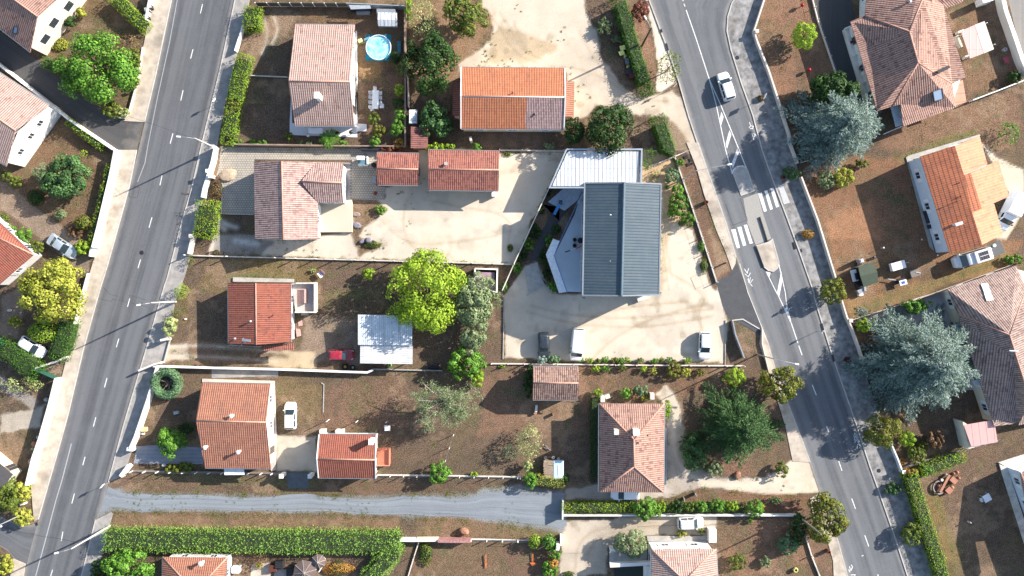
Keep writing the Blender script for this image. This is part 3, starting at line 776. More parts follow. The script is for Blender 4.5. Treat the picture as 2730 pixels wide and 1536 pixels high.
# ================================================================ GROUND
def cat(pts, n):
    "even stations along a path"
    d = [0]
    for a, b in zip(pts[:-1], pts[1:]): d.append(d[-1]+(b-a).length)
    out = []
    for i in range(n+1):
        x = d[-1]*i/n; k = max(j for j in range(len(d)-1) if d[j] <= x+1e-9); f = (x-d[k])/(d[k+1]-d[k]); out.append(pts[k].lerp(pts[k+1], f))
    return out, d[-1]
def smooth(pts, it=2):
    for _ in range(it):
        q = [pts[0]]
        for a, b in zip(pts[:-1], pts[1:]): q += [a.lerp(b, .25), a.lerp(b, .75)]
        pts = q+[pts[-1]]
    return pts
def ground():
    global rng
    rng = np.random.default_rng(3)
    st = .25; xs = np.arange(-96, 96.01, st); ys = np.arange(-60, 60.01, st); nx, ny = len(xs), len(ys)
    X, Y = np.meshgrid(xs, ys)
    def vn(sc, seed):
        r = np.random.default_rng(seed); g = r.random((int(130/sc)+4, int(200/sc)+4)); u = (X+98)/sc; v = (Y+62)/sc
        i = u.astype(int); j = v.astype(int); fu = u-i; fv = v-j; fu = fu*fu*(3-2*fu); fv = fv*fv*(3-2*fv)
        return (g[j, i]*(1-fu)+g[j, i+1]*fu)*(1-fv)+(g[j+1, i]*(1-fu)+g[j+1, i+1]*fu)*fv
    n1 = vn(4, 1)*.5+vn(1.5, 2)*.3+vn(.6, 3)*.2
    soil = (.108, .063, .042); C = np.zeros((ny, nx, 3)); C[:] = soil
    C *= (1+.5*(vn(9, 5)-.5)+.25*(vn(2.5, 6)-.5))[..., None]
    zones = [
     ((0.144,0.088,0.035), .8, "A440,520 A820,-50 A1050,-50 A1400,280 A1300,800 A1200,1150 A600,700"),
     ((0.169,0.088,0.048), .8, "F0,200 F250,100 F380,0 F560,-150 F1110,60 F900,980 F700,900 F300,600 F0,330"),
     ((0.274,0.200,0.156), .2, "F0,380 F60,400 F300,590 F560,780 F870,1000 F860,1260 F700,1190 F400,950 F150,730 F0,640"),
     ((0.274,0.196,0.152), .5, "K0,100 K200,0 K260,200 K170,480 K420,700 K560,730 K640,880 K340,800 K60,500 K0,480"),
     ((0.301,0.267,0.236), .5, "K0,860 K380,1120 K320,1240 K0,1000"), ((0.410,0.356,0.288), .6, "K0,1250 K440,1150 K400,1449 K0,1449 "),
     ((0.134,0.083,0.040), .7, "O0,80 O400,0 O280,550 O0,300"),
     ((0.301,0.196,0.125), 1.4, "B370,180 B560,60 B760,130 B660,300 B640,350 B440,420 B330,650 B180,720 B190,300"),
     ((0.185,0.095,0.046), 1., "B640,50 B1200,120 B1740,100 B1740,560 B1290,780 B1290,240 B800,230"),
     ((0.307,0.170,0.069), .8, "B1280,240 B1350,600 B1500,600 B1500,800 B1290,800"),
     ((0.169,0.088,0.058), .8, "B1290,800 B1740,700 B1740,1400 B1290,1400"),
     ((0.127,0.083,0.035), .8, "B600,-60 B1740,-60 B1740,50 B320,40"),
     ((0.307,0.170,0.090), 1., "B1760,0 C300,-20 C420,200 C250,500 C100,640 B2200,840 B1800,900"),
     ((0.548,0.463,0.367), .7, "C280,-80 C1290,-80 C1330,200 C1400,300 C1480,600 C1700,850 C1860,930 C2150,840 C2240,930 C2420,1449 C2150,1449 C2090,1150 C1760,1130 C1650,1050 C1400,1000 C1300,1100 C1200,1150 C1110,700 C100,700 C60,620 C250,500 C420,380 C420,150 C300,60"),
     ((0.457,0.356,0.236), 1., "C550,250 C800,330 C1050,430 C1030,500 C800,600 C300,620 C450,300"),
     ((0.620,0.543,0.446), .5, "C1880,-60 C1960,-60 C2120,480 C2200,800 C2060,900 C1960,900 C2010,650 C1960,330"),
     ((0.307,0.154,0.097), .5, "C1700,0 C1800,0 C1960,400 C2000,700 C1960,900 C1840,500"),
     ((0.278,0.200,0.132), .7, "C2080,1100 C2240,1250 C2330,1449 C2100,1449"),
     ((0.203,0.121,0.086), .8, "C100,1240 C1100,1250 C1300,1449 C100,1449"),
     ((0.503,0.356,0.209), .9, "H1850,60 H2130,120 H2240,420 H2300,700 H2150,900 H2030,800 H1850,400"),
     ((0.584,0.508,0.411), .5, "G1380,560 G1700,560 G1700,440 G2000,400 G2020,60 H480,90 H1110,90 H900,560 H620,1170 G1400,1130 G1000,1110 G0,1080 G40,900 G430,900 G1050,900 G1370,860"),
     ((0.310,0.285,0.262), .7, "G50,880 G430,890 G430,930 G600,960 G500,1070 G60,1080"), ((0.059,0.038,0.028), .4, "G60,700 G430,700 G430,880 G60,870"),
     ((0.212,0.121,0.068), .7, "G1380,560 G1600,560 G1700,650 G1650,700 G1500,820 G1440,900 G1560,980 G1650,980 G1600,1050 G1440,1100 G1380,900"),
     ((0.567,0.491,0.393), .4, "H2020,400 H2110,760 H2340,850 I520,850 I700,1370 I780,1449 M2290,0 M2400,330 M2365,760 M225,712 M235,110 M330,0 H600,1300 H720,1200 H850,1160 H960,1449 M740,80 M1000,80 M1740,80 H2020,1449"),
     ((0.475,0.374,0.262), .9, "I240,400 I330,800 I250,1449 I200,1449"),
     ((0.169,0.083,0.051), .5, "I350,120 I560,250 I640,560 I760,850 I850,1050 I910,1250 I760,1340"), ((0.294,0.192,0.119), .7, "I700,850 I850,1080 I880,1230 I770,1300"),
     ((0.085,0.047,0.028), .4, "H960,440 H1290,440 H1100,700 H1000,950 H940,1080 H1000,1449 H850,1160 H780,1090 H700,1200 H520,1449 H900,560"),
     ((0.255,0.196,0.152), .5, "H1060,720 H1140,740 H1100,840 H1010,800"),
     ((0.144,0.095,0.032), 1.2, "G0,1130 G900,1140 G1100,1250 G1000,1449 G0,1449 K1720,0 K1760,400"),
     ((0.102,0.095,0.026), .7, "G150,1280 G830,1300 G830,1350 G200,1350"),
     ((0.085,0.054,0.028), 1.5, "L1000,0 L1600,0 L1650,250 L1100,270"),
     ((0.274,0.196,0.146), .6, "L760,290 L1280,310 L1300,770 L700,700 L740,500"),
     ((0.475,0.374,0.244), .7, "L200,790 L560,640 L860,650 L860,790"), ((0.457,0.374,0.288), .5, "K1620,560 K1820,540 K1850,740 K1590,740"),
     ((0.220,0.127,0.080), .6, "K1820,545 L0,560 L560,600 L300,780 K1820,770"),
     ((0.255,0.170,0.139), .3, "K2045,800 L510,815 L510,900 K2045,905"),
     ((0.169,0.108,0.046), 1.2, "L530,900 L960,950 L930,1250 L700,1400 L530,1400"), ((0.160,0.083,0.051), 1.4, "L1000,950 L1700,900 L1800,1400 L900,1400"),
     ((.235,.25,.262), .9, "O1000,600 O1180,600 O1600,635 P0,652 P280,610 P600,655 P1250,655 P1700,635 P2100,650 P2180,575 Q0,570 Q230,590 Q600,600 Q620,1040 Q300,1005 P1950,935 P1380,900 P700,868 O1060,850 O940,900"),
     ((.11,.115,.12), .5, "P290,440 P535,440 P540,640 P600,680 P230,680 P280,620"),
     ((0.457,0.402,0.324), .4, "P215,90 P600,90 P600,440 P190,440"),
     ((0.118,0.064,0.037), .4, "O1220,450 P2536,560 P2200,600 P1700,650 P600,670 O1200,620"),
     ((0.203,0.115,0.063), .5, "O1110,820 P600,850 P1400,880 P1420,1060 P0,1010 O1080,1000"), ((0.203,0.115,0.063), .5, "P1540,880 P2000,910 Q0,950 Q560,1040 Q540,1080 P1560,1060"),
     ((0.151,0.078,0.048), .5, "P1590,1110 Q540,1080 Q380,1449 P1480,1449"), ((0.185,0.095,0.058), 1., "M240,780 M1080,800 M1050,1449 M0,1449 M0,900"),
     ((0.169,0.083,0.046), 1., "M960,780 M2360,800 M2400,900 M1900,1100 M1100,1040"),
     ((0.548,0.472,0.375), .5, "M1690,1050 M1800,970 M1900,1100 M1950,1200 M1970,1449 M1790,1449 M1790,1180"),
     ((0.410,0.356,0.306), .4, "Q600,600 Q920,560 Q1580,560 Q1580,-10 Q1750,-10 Q1770,250 Q1870,370 Q2050,480 Q2536,500 R0,520 R300,440 R300,340 R470,340 R560,640 R300,640 R0,660 Q2400,640 Q1900,600 Q1600,690 Q1300,720 Q600,720"),
     ((0.584,0.499,0.393), .6, "Q1900,500 Q2536,510 R0,530 R300,340 R480,350 R560,640 R300,640 R0,650 Q2400,630 Q1900,590"),
     ((0.196,0.085,0.048), .5, "Q1900,605 Q2400,650 R0,670 R440,680 R440,860 R0,800 Q1500,760"), ((0.203,0.095,0.063), .6, "Q2050,330 Q2300,330 Q2536,480 Q2100,490"),
     ((0.457,0.392,0.315), .5, "Q600,910 Q1400,870 Q2060,860 Q2060,960 Q1990,1060 Q1400,1060 Q1020,1180 Q1020,1449 Q540,1449 Q570,1050 Q600,1000"),
     ((0.220,0.108,0.063), .7, "Q2090,960 R300,870 R430,1100 R550,1449 Q2090,1449"), ((0.211,0.110,0.068), .4, "R440,1080 R640,1120 R700,1300 R690,1449 R560,1449"),
     ((0.254,0.121,0.071), .8, "E0,-50 E480,-50 E720,720 E400,1000 E150,940 E-20,500"), ((0.169,0.095,0.040), .9, "E150,940 E500,850 E400,1449 E290,1449"),
     ((0.203,0.108,0.058), 1., "E1780,100 E2250,0 E2530,780 E1980,960"), ((0.220,0.115,0.068), 1., "E1180,1300 E1880,1050 E2500,830 E2536,1449 E1000,1449"),
     ((0.169,0.127,0.040), .8, "J960,330 J1050,230 J1500,60 J1700,40 J1650,100 J1100,250"),
     ((0.249,0.110,0.055), .8, "J30,370 J600,250 J1030,330 J1300,1190 J900,1300 J400,1430 J100,640"), ((0.382,0.173,0.083), 1.2, "J250,900 J700,700 J850,1250 J350,1400"),
     ((0.512,0.446,0.349), .2, "J1770,160 J1920,290 J2174,400 J2174,800 J2100,950 J1970,1140 J1850,1080 J2030,650"),
     ((0.241,0.110,0.051), .7, "N620,0 N1500,0 N2536,0 N2400,230 N860,770"), ((0.310,0.173,0.062), .7, "N820,600 N1700,350 N2400,100 N2440,220 N870,760"),
     ((0.134,0.076,0.048), .8, "R1240,100 R2300,160 R2280,340 R2536,1449 R1850,1449 R1380,430"),
     ((0.203,0.127,0.035), .8, "R1600,660 R1740,700 R1850,1050 R1950,1449 R1840,1449 R1700,1000"),
     ((0.127,0.076,0.051), .5, "N880,790 N1050,760 N1100,900 N940,1000"),
    ]
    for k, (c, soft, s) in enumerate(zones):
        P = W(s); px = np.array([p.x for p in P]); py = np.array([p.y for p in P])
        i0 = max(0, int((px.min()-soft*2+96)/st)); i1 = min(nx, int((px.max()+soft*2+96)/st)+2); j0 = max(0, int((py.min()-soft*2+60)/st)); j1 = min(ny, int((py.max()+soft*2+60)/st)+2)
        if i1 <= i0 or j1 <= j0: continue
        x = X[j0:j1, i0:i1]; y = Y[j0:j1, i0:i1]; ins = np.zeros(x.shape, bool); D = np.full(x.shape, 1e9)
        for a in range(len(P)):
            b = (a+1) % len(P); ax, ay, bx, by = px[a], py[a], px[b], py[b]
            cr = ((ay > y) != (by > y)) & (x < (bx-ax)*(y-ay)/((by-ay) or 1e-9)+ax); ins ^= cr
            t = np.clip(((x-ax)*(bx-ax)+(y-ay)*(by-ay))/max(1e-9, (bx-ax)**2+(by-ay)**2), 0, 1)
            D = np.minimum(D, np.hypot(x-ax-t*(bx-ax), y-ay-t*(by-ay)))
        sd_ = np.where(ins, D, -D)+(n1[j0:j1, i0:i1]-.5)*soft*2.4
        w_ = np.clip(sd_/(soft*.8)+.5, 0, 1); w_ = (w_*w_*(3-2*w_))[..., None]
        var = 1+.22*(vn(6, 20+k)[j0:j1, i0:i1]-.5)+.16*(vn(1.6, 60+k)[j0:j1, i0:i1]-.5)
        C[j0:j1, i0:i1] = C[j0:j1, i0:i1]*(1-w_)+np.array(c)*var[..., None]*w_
    # wear: dry grass, bare tan earth and moss on the soil; stains, damp and tyre tracks on the sand
    lum = C@np.array([.3, .6, .1]); dark = np.clip((.26-lum)/.1, 0, 1); sandy = np.clip((lum-.3)/.1, 0, 1)
    def ss(x, a, b): x = np.clip((x-a)/(b-a), 0, 1); return x*x*(3-2*x)
    p1 = vn(5, 31)*.5+vn(1.7, 32)*.3+vn(.7, 33)*.2; p2 = vn(3.4, 34)*.5+vn(1.2, 35)*.3+vn(.5, 36)*.2; p3 = vn(7, 37)*.45+vn(2.2, 38)*.3+vn(.8, 39)*.25; p4 = vn(2.2, 41)*.5+vn(.9, 42)*.5
    def blend(m_, col):
        nonlocal C
        C = C*(1-m_[..., None])+np.array(col)*m_[..., None]
    blend(ss(p1, .54, .66)*dark*.4, (.14, .1, .04)); blend(ss(p2, .57, .7)*dark*.7, (.29, .185, .115)); blend(ss(1-p3, .57, .7)*dark*.5, (.055, .04, .022)); blend(ss(p4, .66, .8)*dark*.5, (.075, .09, .02))
    blend(ss(p2, .54, .7)*sandy*.18, (.4, .32, .23)); blend(ss(1-p3, .56, .7)*sandy*.3, (.33, .3, .26)); blend(ss(p4, .7, .85)*sandy*.35, (.24, .19, .12))
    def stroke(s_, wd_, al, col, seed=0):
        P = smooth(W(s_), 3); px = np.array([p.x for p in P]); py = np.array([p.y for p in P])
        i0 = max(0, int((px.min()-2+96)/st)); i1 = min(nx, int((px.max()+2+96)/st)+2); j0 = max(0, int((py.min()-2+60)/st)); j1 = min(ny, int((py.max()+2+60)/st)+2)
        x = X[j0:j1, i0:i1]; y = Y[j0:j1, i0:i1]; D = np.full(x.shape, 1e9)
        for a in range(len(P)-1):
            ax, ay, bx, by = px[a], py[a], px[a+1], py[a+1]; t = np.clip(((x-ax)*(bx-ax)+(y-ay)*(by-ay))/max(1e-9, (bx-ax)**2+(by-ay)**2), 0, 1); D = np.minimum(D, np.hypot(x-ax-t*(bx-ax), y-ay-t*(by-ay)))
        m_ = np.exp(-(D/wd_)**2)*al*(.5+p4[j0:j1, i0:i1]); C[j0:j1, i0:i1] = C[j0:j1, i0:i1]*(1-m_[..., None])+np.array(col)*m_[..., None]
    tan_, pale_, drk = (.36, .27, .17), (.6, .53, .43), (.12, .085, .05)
    for a in ("C620,210 C640,330 C720,450 C800,540 C900,580", "C420,190 C520,330 C560,420 C700,560 C850,610", "C480,120 C600,300 C650,420 C760,520", "C900,640 C1200,640 C1500,760 C1800,960 C2100,980", "C1250,300 C1350,500 C1500,700 C1750,900 C2150,900", "G1900,560 G1850,800 G1950,1050 G2300,1080", "G2050,540 G2400,620 H600,700 H560,1000", "G1600,700 G1900,1000 G2400,960 H450,900",
              "M500,200 M900,300 M1500,330 M2250,230", "M450,260 M900,380 M1600,420 M2250,300", "M1100,700 M1300,500 M1700,300 M2200,180", "M2150,440 M2100,260 M2200,100 I300,1250", "M940,420 M1100,280 M1500,200 M2000,160", "I250,700 I280,1000 I330,1300", "I220,600 I240,1000 I300,1420", "Q700,1400 Q720,1150 Q900,980 Q1500,930", "Q800,1400 Q830,1180 Q1000,1020 Q1600,960"): stroke(a, .22, .4, tan_)
    for a in ("K1620,600 K1900,580 L0,600 L500,650", "K1620,690 K1900,690 L0,700 L500,740", "Q1650,20 Q1660,300 Q1800,500 Q2200,590 R0,590 R400,560", "B380,180 B420,330 B360,520", "B470,150 B520,300 B450,420", "Q2080,560 R0,570 R350,480"): stroke(a, .3, .5, pale_)
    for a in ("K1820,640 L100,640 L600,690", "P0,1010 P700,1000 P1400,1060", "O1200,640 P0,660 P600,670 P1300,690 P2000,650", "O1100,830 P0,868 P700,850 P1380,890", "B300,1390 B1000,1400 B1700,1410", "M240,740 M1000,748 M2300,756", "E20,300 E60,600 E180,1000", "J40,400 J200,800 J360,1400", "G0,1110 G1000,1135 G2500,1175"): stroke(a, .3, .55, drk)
    for a in ("G80,740 G150,790 G250,820", "G90,800 G140,840", "G250,950 G450,980"): stroke(a, .45, .75, (.55, .54, .52))
    for a in ("A600,500 A900,250 A1300,380", "G200,1290 G800,1300", "J1000,320 J1300,180 J1700,60", "R1680,700 R1780,900 R1880,1400", "N900,700 N1700,420 N2400,170", "L1000,100 L1500,80", "Q100,1000 Q500,1040", "O1500,470 P100,540 P600,560"): stroke(a, .6, .45, (.12, .13, .03))
    # one sheet: survey grid in the middle, apron out to the horizon
    Z = (vn(5, 8)-.5)*.05; edge = (np.abs(X) > 94) | (np.abs(Y) > 58); Z[edge] = 0; Z -= .02
    V = np.stack([X, Y, Z], -1).reshape(-1, 3)
    i = np.arange(nx-1); j = np.arange(ny-1); I, J = np.meshgrid(i, j); a = (J*nx+I).ravel()
    F = np.stack([a, a+1, a+nx+1, a+nx], 1); nV = len(V)
    zc = -.02; x0, x1, y0, y1 = -96, xs[-1], -60, ys[-1]
    ring = [(x0, y0), (x1, y0), (x1, y1), (x0, y1)]; far = [(-1500, -1500), (1500, -1500), (1500, 1500), (-1500, 1500)]
    V = np.concatenate([V, np.array([(*p, -.045) for p in ring]+[(*p, -.045) for p in far])])
    F = np.concatenate([F, [[nV+k, nV+4+k, nV+4+(k+1) % 4, nV+(k+1) % 4] for k in range(4)]])
    m, t, bs = nodes("earth"); P = pos(t)
    at = N(t, "ShaderNodeAttribute", attribute_name="soil"); base = at.outputs["Color"]
    g1 = noise(t, P, 6.5, 3, .7); g2 = noise(t, P, 1.1, 4, .6); g3 = noise(t, P, 17, 2, .6)
    col = mix(t, maprange(t, g1, .35, .65), mix(t, .62, base, (.02, .015, .01)), mix(t, .16, base, (.62, .52, .4)))
    bw = N(t, "ShaderNodeRGBToBW"); t.links.new(base, bw.inputs[0]); br = maprange(t, bw.outputs[0], .2, .42)
    col = mix(t, math_(t, 'MULTIPLY', br, .8), col, base)     # sand is finer and more even than soil
    col = mix(t, math_(t, 'MULTIPLY', maprange(t, g2, .48, .68), math_(t, 'MULTIPLY_ADD', br, -.4, .5)), col, mix(t, .62, base, (.05, .042, .02)))
    col = mix(t, math_(t, 'MULTIPLY', maprange(t, noise(t, P, .45, 6, .65), .54, .72), .35), col, mix(t, .6, base, (.3, .2, .12)))
    t.links.new(col, bs.inputs["Base Color"]); bs.inputs["Roughness"].default_value = .95; bs.inputs["Specular IOR Level"].default_value = .1
    hsum = math_(t, 'ADD', math_(t, 'MULTIPLY', g1, .6), math_(t, 'MULTIPLY', g3, .25))
    hh = math_(t, 'MULTIPLY', hsum, math_(t, 'MULTIPLY_ADD', br, -.72, 1.))
    bump(t, bs, hh, .8, .12)
    o = raw("ground", V, F, m); o['kind'] = 'structure'
    ca = o.data.color_attributes.new("soil", 'FLOAT_COLOR', 'POINT'); full = np.ones((len(V), 4), np.float32); full[:nV, :3] = C.reshape(-1, 3); full[nV:, :3] = soil
    ca.data.foreach_set("color", full.ravel())
ground()
# ================================================================ ROADS
def ext(pts, d=60):
    a = pts[0]+(pts[0]-pts[1]).normalized()*d; b = pts[-1]+(pts[-1]-pts[-2]).normalized()*d
    return [a]+pts+[b]
def road(name, left, right, z, mat, n=90, e=60):
    l, L = cat(ext(smooth(W(left)), e), n); r, _ = cat(ext(smooth(W(right)), e), n); mb = MB(); wd = (l[n//2]-r[n//2]).length
    for i in range(n):
        u0, u1 = L*i/n, L*(i+1)/n
        mb.face([(l[i].x, l[i].y, z), (r[i].x, r[i].y, z), (r[i+1].x, r[i+1].y, z), (l[i+1].x, l[i+1].y, z)], [(0, u0), (1, u0), (1, u1), (0, u1)])
    return struct(mb.build(name, mat)), l, r
LRL = "A1655,0 A1500,740 A1350,1400 F1250,420 F1160,750 F1040,1180 K960,60 K800,640 K620,1400 O500,450 O370,900 O230,1449"
LRR = "A2275,0 A2130,660 A1950,1400 F1845,480 F1760,760 F1620,1300 K1590,10 K1420,600 K1200,1340 O1045,560 O920,1000 O790,1449"
RRL = "D30,-300 D110,0 D290,480 D400,800 D490,1120 D600,1449 I720,400 I860,800 I950,1110 I1065,1449 N60,990 N140,1280 R340,0 R470,370 R560,640 R740,1120 R830,1449"
RRR = "D960,-300 D972,-60 D910,30 D870,160 D862,300 D900,480 D1000,800 D1110,1110 D1200,1449 I1280,300 I1450,750 I1560,1050 I1700,1449 N510,560 N600,850 N700,1170 R920,0 R1050,400 R1140,650 R1280,1050 R1410,1449"
lroad, ll, lr = road("left_road", LRL, LRR, .012, ASPH)
rroad, rl, rr = road("right_road", RRL, RRR, .012, ASPH2)
def dashes(mb, a, b, n, frac, wd, z=.02):
    a, b = W(a)[0], W(b)[0]
    for i in range(n):
        t0 = i/(n-1+frac); t1 = (i+frac)/(n-1+frac); mb.ribbon([a.lerp(b, t0), a.lerp(b, t1)], wd, z-.004, z)
def line(mb, s, wd, z=.02): mb.ribbon(W(s), wd, z-.004, z)
mb = MB()
for a, b in (("A1990,-330", "A1968,-240"), ("A1957,40", "A1936,130"), ("A1864,478", "A1842,566"), ("A1769,872", "A1746,972"), ("A1670,1290", "A1644,1388"), ("F1566,318", "F1545,414"), ("F1468,724", "F1440,822"),
             ("F1358,1130", "F1334,1214"), ("K1254,130", "K1232,210"), ("K1148,518", "K1124,600"), ("K1034,898", "K1010,988"), ("K926,1278", "K902,1368"), ("O822,298", "O800,378"), ("O720,652", "O694,748"), ("O508,1388", "O490,1449"), ("O608,1020", "O592,1110")):
    line(mb, a+" "+b, .12)
mb.build("centre_dashes", WHITEP, lroad)
mb = MB(); line(mb, "A1720,-40 A1640,400 A1520,950 A1430,1400 F1400,200 F1330,380", .09); line(mb, "O690,170 O600,520 O540,720 O440,1100 O345,1449", .13); line(mb, "K1600,0 K1420,640", .05)
mb.build("edge_line", plain("worn_paint", (.42, .42, .42), var=.3, sc=5), lroad)
MB().ribbon(W("F1270,418 F1350,438 F1325,536 F1245,522 F1268,420"), .06, .014, .019).build("repair_seam", ASPHD, lroad)
mb = MB(); line(mb, "A2225,0 A2090,560 A1905,1400 F1800,480 F1715,760 F1520,1449 K1350,620 K1130,1400", .035); line(mb, "K1590,90 K1500,420 K1380,860 K1180,1449", .03); line(mb, "O1150,0 O1000,520 O880,960 O780,1300", .035); mb.build("longitudinal_seam", ASPHD, lroad)
MB().prism(W("F1750,500 F1790,512 F1840,505 F1835,488 F1790,495 F1755,480"), .014, .019).build("tar_patch", ASPHD, lroad)
mb = MB()
for a in ("K1245,100 K1340,122 K1420,148", "K945,130 K1080,162 K1085,135 K1250,170 K1440,215", "K1000,25 K1060,90 K1140,110"): mb.ribbon(W(a), .05, .014, .018)
mb.build("crack_sealing", ASPHD, lroad)
mb = MB(); p = W("F1368,1065")[0]; mb.lathe((p.x, p.y, .014), [(.33, 0), (.33, .008), (.01, .009)], 20); mb.build("manhole_cover", DARKM, lroad)
mb = MB()
line(mb, "D468,97 D560,360 D690,760", .13); line(mb, "D440,-12 D437,10", .13); line(mb, "D446,36 D458,64", .13)
line(mb, "D690,760 D760,1020 D850,1449 I915,305", .13, .0245); line(mb, "D690,765 D800,1010 D980,1449 I1050,250", .13, .0225)
mb.build("centre_line", WHITEP, rroad)
mb = MB()
for q in ("D808,1078 D830,1130 D803,1220 D790,1170", "D886,1256 D905,1300 D862,1440 D850,1390", "I962,55 I978,90 I918,255 I905,210"):
    P_ = W(q); mb.prism(P_, .013, .026)
line(mb, "I912,305 I925,265 I960,235 I1010,228 I1050,248", .22, .023)
for q in ("I1240,1245 I1285,1255 I1272,1300", "N190,300 N205,380 N170,550 N150,510", "N240,640 N262,690 N285,790 N222,680"):
    mb.prism(W(q), .013, .026)
line(mb, "I1240,1245 I1340,1449 N160,530 N285,800", .12); line(mb, "I1362,1170 I1392,1300 I1425,1449 N245,640 N283,788", .12, .0225)
mb.build("hatched_island_marking", WHITEP, rroad)
mb = MB(); line(mb, "N285,795 N352,995", .13); line(mb, "N360,1020 N392,1112", .13)
for a, b in (("N490,1398", "N530,1500"), ("R628,0", "R650,60"), ("R745,338", "R778,432"), ("R872,700", "R908,800"), ("R998,1055", "R1036,1163"), ("R1122,1432", "R1160,1530")): line(mb, a+" "+b, .13)
line(mb, "R968,1256 R986,1248", .12); line(mb, "I985,1170 I1065,1449 N50,960", .07)
mb.build("centre_dashes", WHITEP, rroad)
mb = MB()
for a, b in (("I902,842 I945,836", "I988,1016 I958,1024"), ("I962,820 I1000,812", "I1048,992 I1018,1002"), ("I1024,798 I1056,792", "I1112,972 I1082,980"), ("I1162,490 I1196,482", "I1248,662 I1220,672"), ("I1222,468 I1252,460", "I1306,642 I1280,652"), ("I1280,444 I1310,438", "I1366,618 I1338,630")):
    mb.prism(W(a+" "+b), .015, .02)
mb.build("zebra_crossing", WHITEP, rroad)
def chevrons(mb, pts, wd=.11):
    for s in pts: line(mb, s, wd)
mb = MB(); chevrons(mb, ["I1030,1220 I1058,1262 I1072,1214", "I1036,1268 I1068,1298 I1090,1258", "I1068,1310 I1082,1345 I1088,1302", "I1062,1320 I1085,1362 I1112,1322", "I1085,1360 I1108,1390", "I1068,1345 I1090,1372"], .1); mb.build("cycle_symbol", WHITEP, rroad)
mb = MB(); chevrons(mb, ["D1078,1180 D1092,1215 D1075,1235", "D1092,1215 D1118,1222 D1108,1245 D1085,1240", "D1105,1290 D1142,1300 D1115,1330 D1122,1355", "D1105,1290 D1112,1325", "D1142,1300 D1160,1340"], .1); mb.build("cycle_symbol", WHITEP, rroad)
mb = MB(); chevrons(mb, ["R890,100 R900,68 R935,112", "R895,120 R905,95 R945,150", "R900,165 R912,130 R965,200", "R922,218 R930,175 R955,190", "R895,140 R905,110"], .1); mb.build("cycle_symbol", WHITEP, rroad)
mb = MB(); chevrons(mb, ["R850,1355 R862,1400", "R862,1400 R880,1360 R866,1340", "R842,1385 R855,1412", "R862,1438 R905,1436 R890,1470"], .12); mb.build("cycle_symbol", WHITEP, rroad)
# side roads and lane
sheetS = lambda n, s, z, m: struct(sheet(n, W(s), z, m))
def band(name, l, r, z, mat, n=40):
    a, L = cat(W(l), n); b, _ = cat(W(r), n); mb = MB()
    for i in range(n): mb.face([(a[i].x, a[i].y, z), (b[i].x, b[i].y, z), (b[i+1].x, b[i+1].y, z), (a[i+1].x, a[i+1].y, z)], [(0, L*i/n), (1, L*i/n), (1, L*(i+1)/n), (0, L*(i+1)/n)])
    return struct(mb.build(name, mat))
band("side_street", "A-400,20 A0,310 A380,590 A820,960 A1150,1150 A1390,1180", "A-400,310 A0,600 A540,1010 A1000,1360 A1150,1449 A1320,1449", .006, roadmat("side_street_asphalt", (.05, .05, .054), (.034, .035, .04), track=.15, crack=.05, dustv=(31., 40.)))
band("lower_side_street", "O-300,870 O0,870 O130,930 O290,960 O370,930", "O-300,1180 O0,1160 O80,1210 O140,1290 O250,1400", .007, ASPH)
def wob(s, amp, seed, n=60):
    a, L = cat(W(s), n); r = np.random.default_rng(seed); k = np.interp(np.arange(n+1), np.arange(0, n+1, 3), r.normal(size=len(np.arange(0, n+1, 3))))*amp
    return [p+Vector((0, float(k[i]), 0)) for i, p in enumerate(a)]
lu = wob("O1045,575 O1180,635 O1600,668 P0,688 P280,668 P540,668 P600,692 P1250,695 P1700,675 P2100,690 P2200,640 Q0,625 Q230,630 Q600,640", .17, 5); ld = wob("O935,890 O1060,808 O1500,808 P0,832 P700,822 P1380,852 P1560,856 P1950,888 P2536,930 Q300,955 Q560,990 Q620,950", .17, 6)
mb = MB()
for i in range(60): mb.face([(lu[i].x, lu[i].y, .004), (lu[i+1].x, lu[i+1].y, .004), (ld[i+1].x, ld[i+1].y, .004), (ld[i].x, ld[i].y, .004)], [(0, i*1.6), (0, i*1.6+1.6), (1, i*1.6+1.6), (1, i*1.6)])
struct(mb.build("access_lane", LANE))
sheetS("lane_spur", "P310,450 P520,450 P515,600 P315,600", .003, plain("spur_gravel", (.1, .115, .13), sc=1.5))
sheetS("yard_entrance", "I762,1338 I880,1280 I940,1190 I952,1140 I1062,1449 N50,950 M2436,330 M2400,320 M2340,200 M2285,-5", .008, plain("apron_asphalt", (.07, .073, .08), sc=1.2, c2=(.05, .052, .058), dirt=.25, bmp=.01))
sheetS("dark_driveway", "E478,-60 E860,-60 E905,190 E1000,830 E1050,1000 E1150,1300 E1000,1300 E720,730", .004, ASPHD)
sheetS("far_right_street", "E2370,-60 E3200,-60 E3200,500 E2536,640", .004, ASPH)
# pavements with kerbs
def pavement(name, s, mat, h=.09, kerb=None):
    struct(MB().prism(W(s), -.1, h).build(name, mat))
    if kerb: struct(MB().ribbon(W(kerb), .16, -.05, h+.015).build("kerb", KERB))
pavement("left_verge_pavement", "A1480,-60 A1470,0 A1425,260 A1385,460 A1330,800 A1255,1100 A1200,1170 A1390,1180 A1500,740 A1670,-60", PAVS, kerb="A1668,-60 A1500,740 A1395,1180")
pavement("left_middle_pavement", "A1105,1449 A1320,1449 F1250,420 F1160,750 F1040,1180 K960,60 K800,640 K660,1240 O560,240 O370,900 O330,920 O300,560 O320,540 O470,0 K600,890 K640,730 K670,690 K720,420 K840,0 F870,1260 F915,1110 F950,1020 F1170,95", PAVS, kerb="A1320,1449 F1250,420 F1160,750 F1040,1180 K960,60 K800,640 K660,1240 O560,240 O370,900")
pavement("bottom_left_pavement", "O130,1280 O250,1330 O230,1449 O200,1560 O60,1560 O110,1420", PAVS)
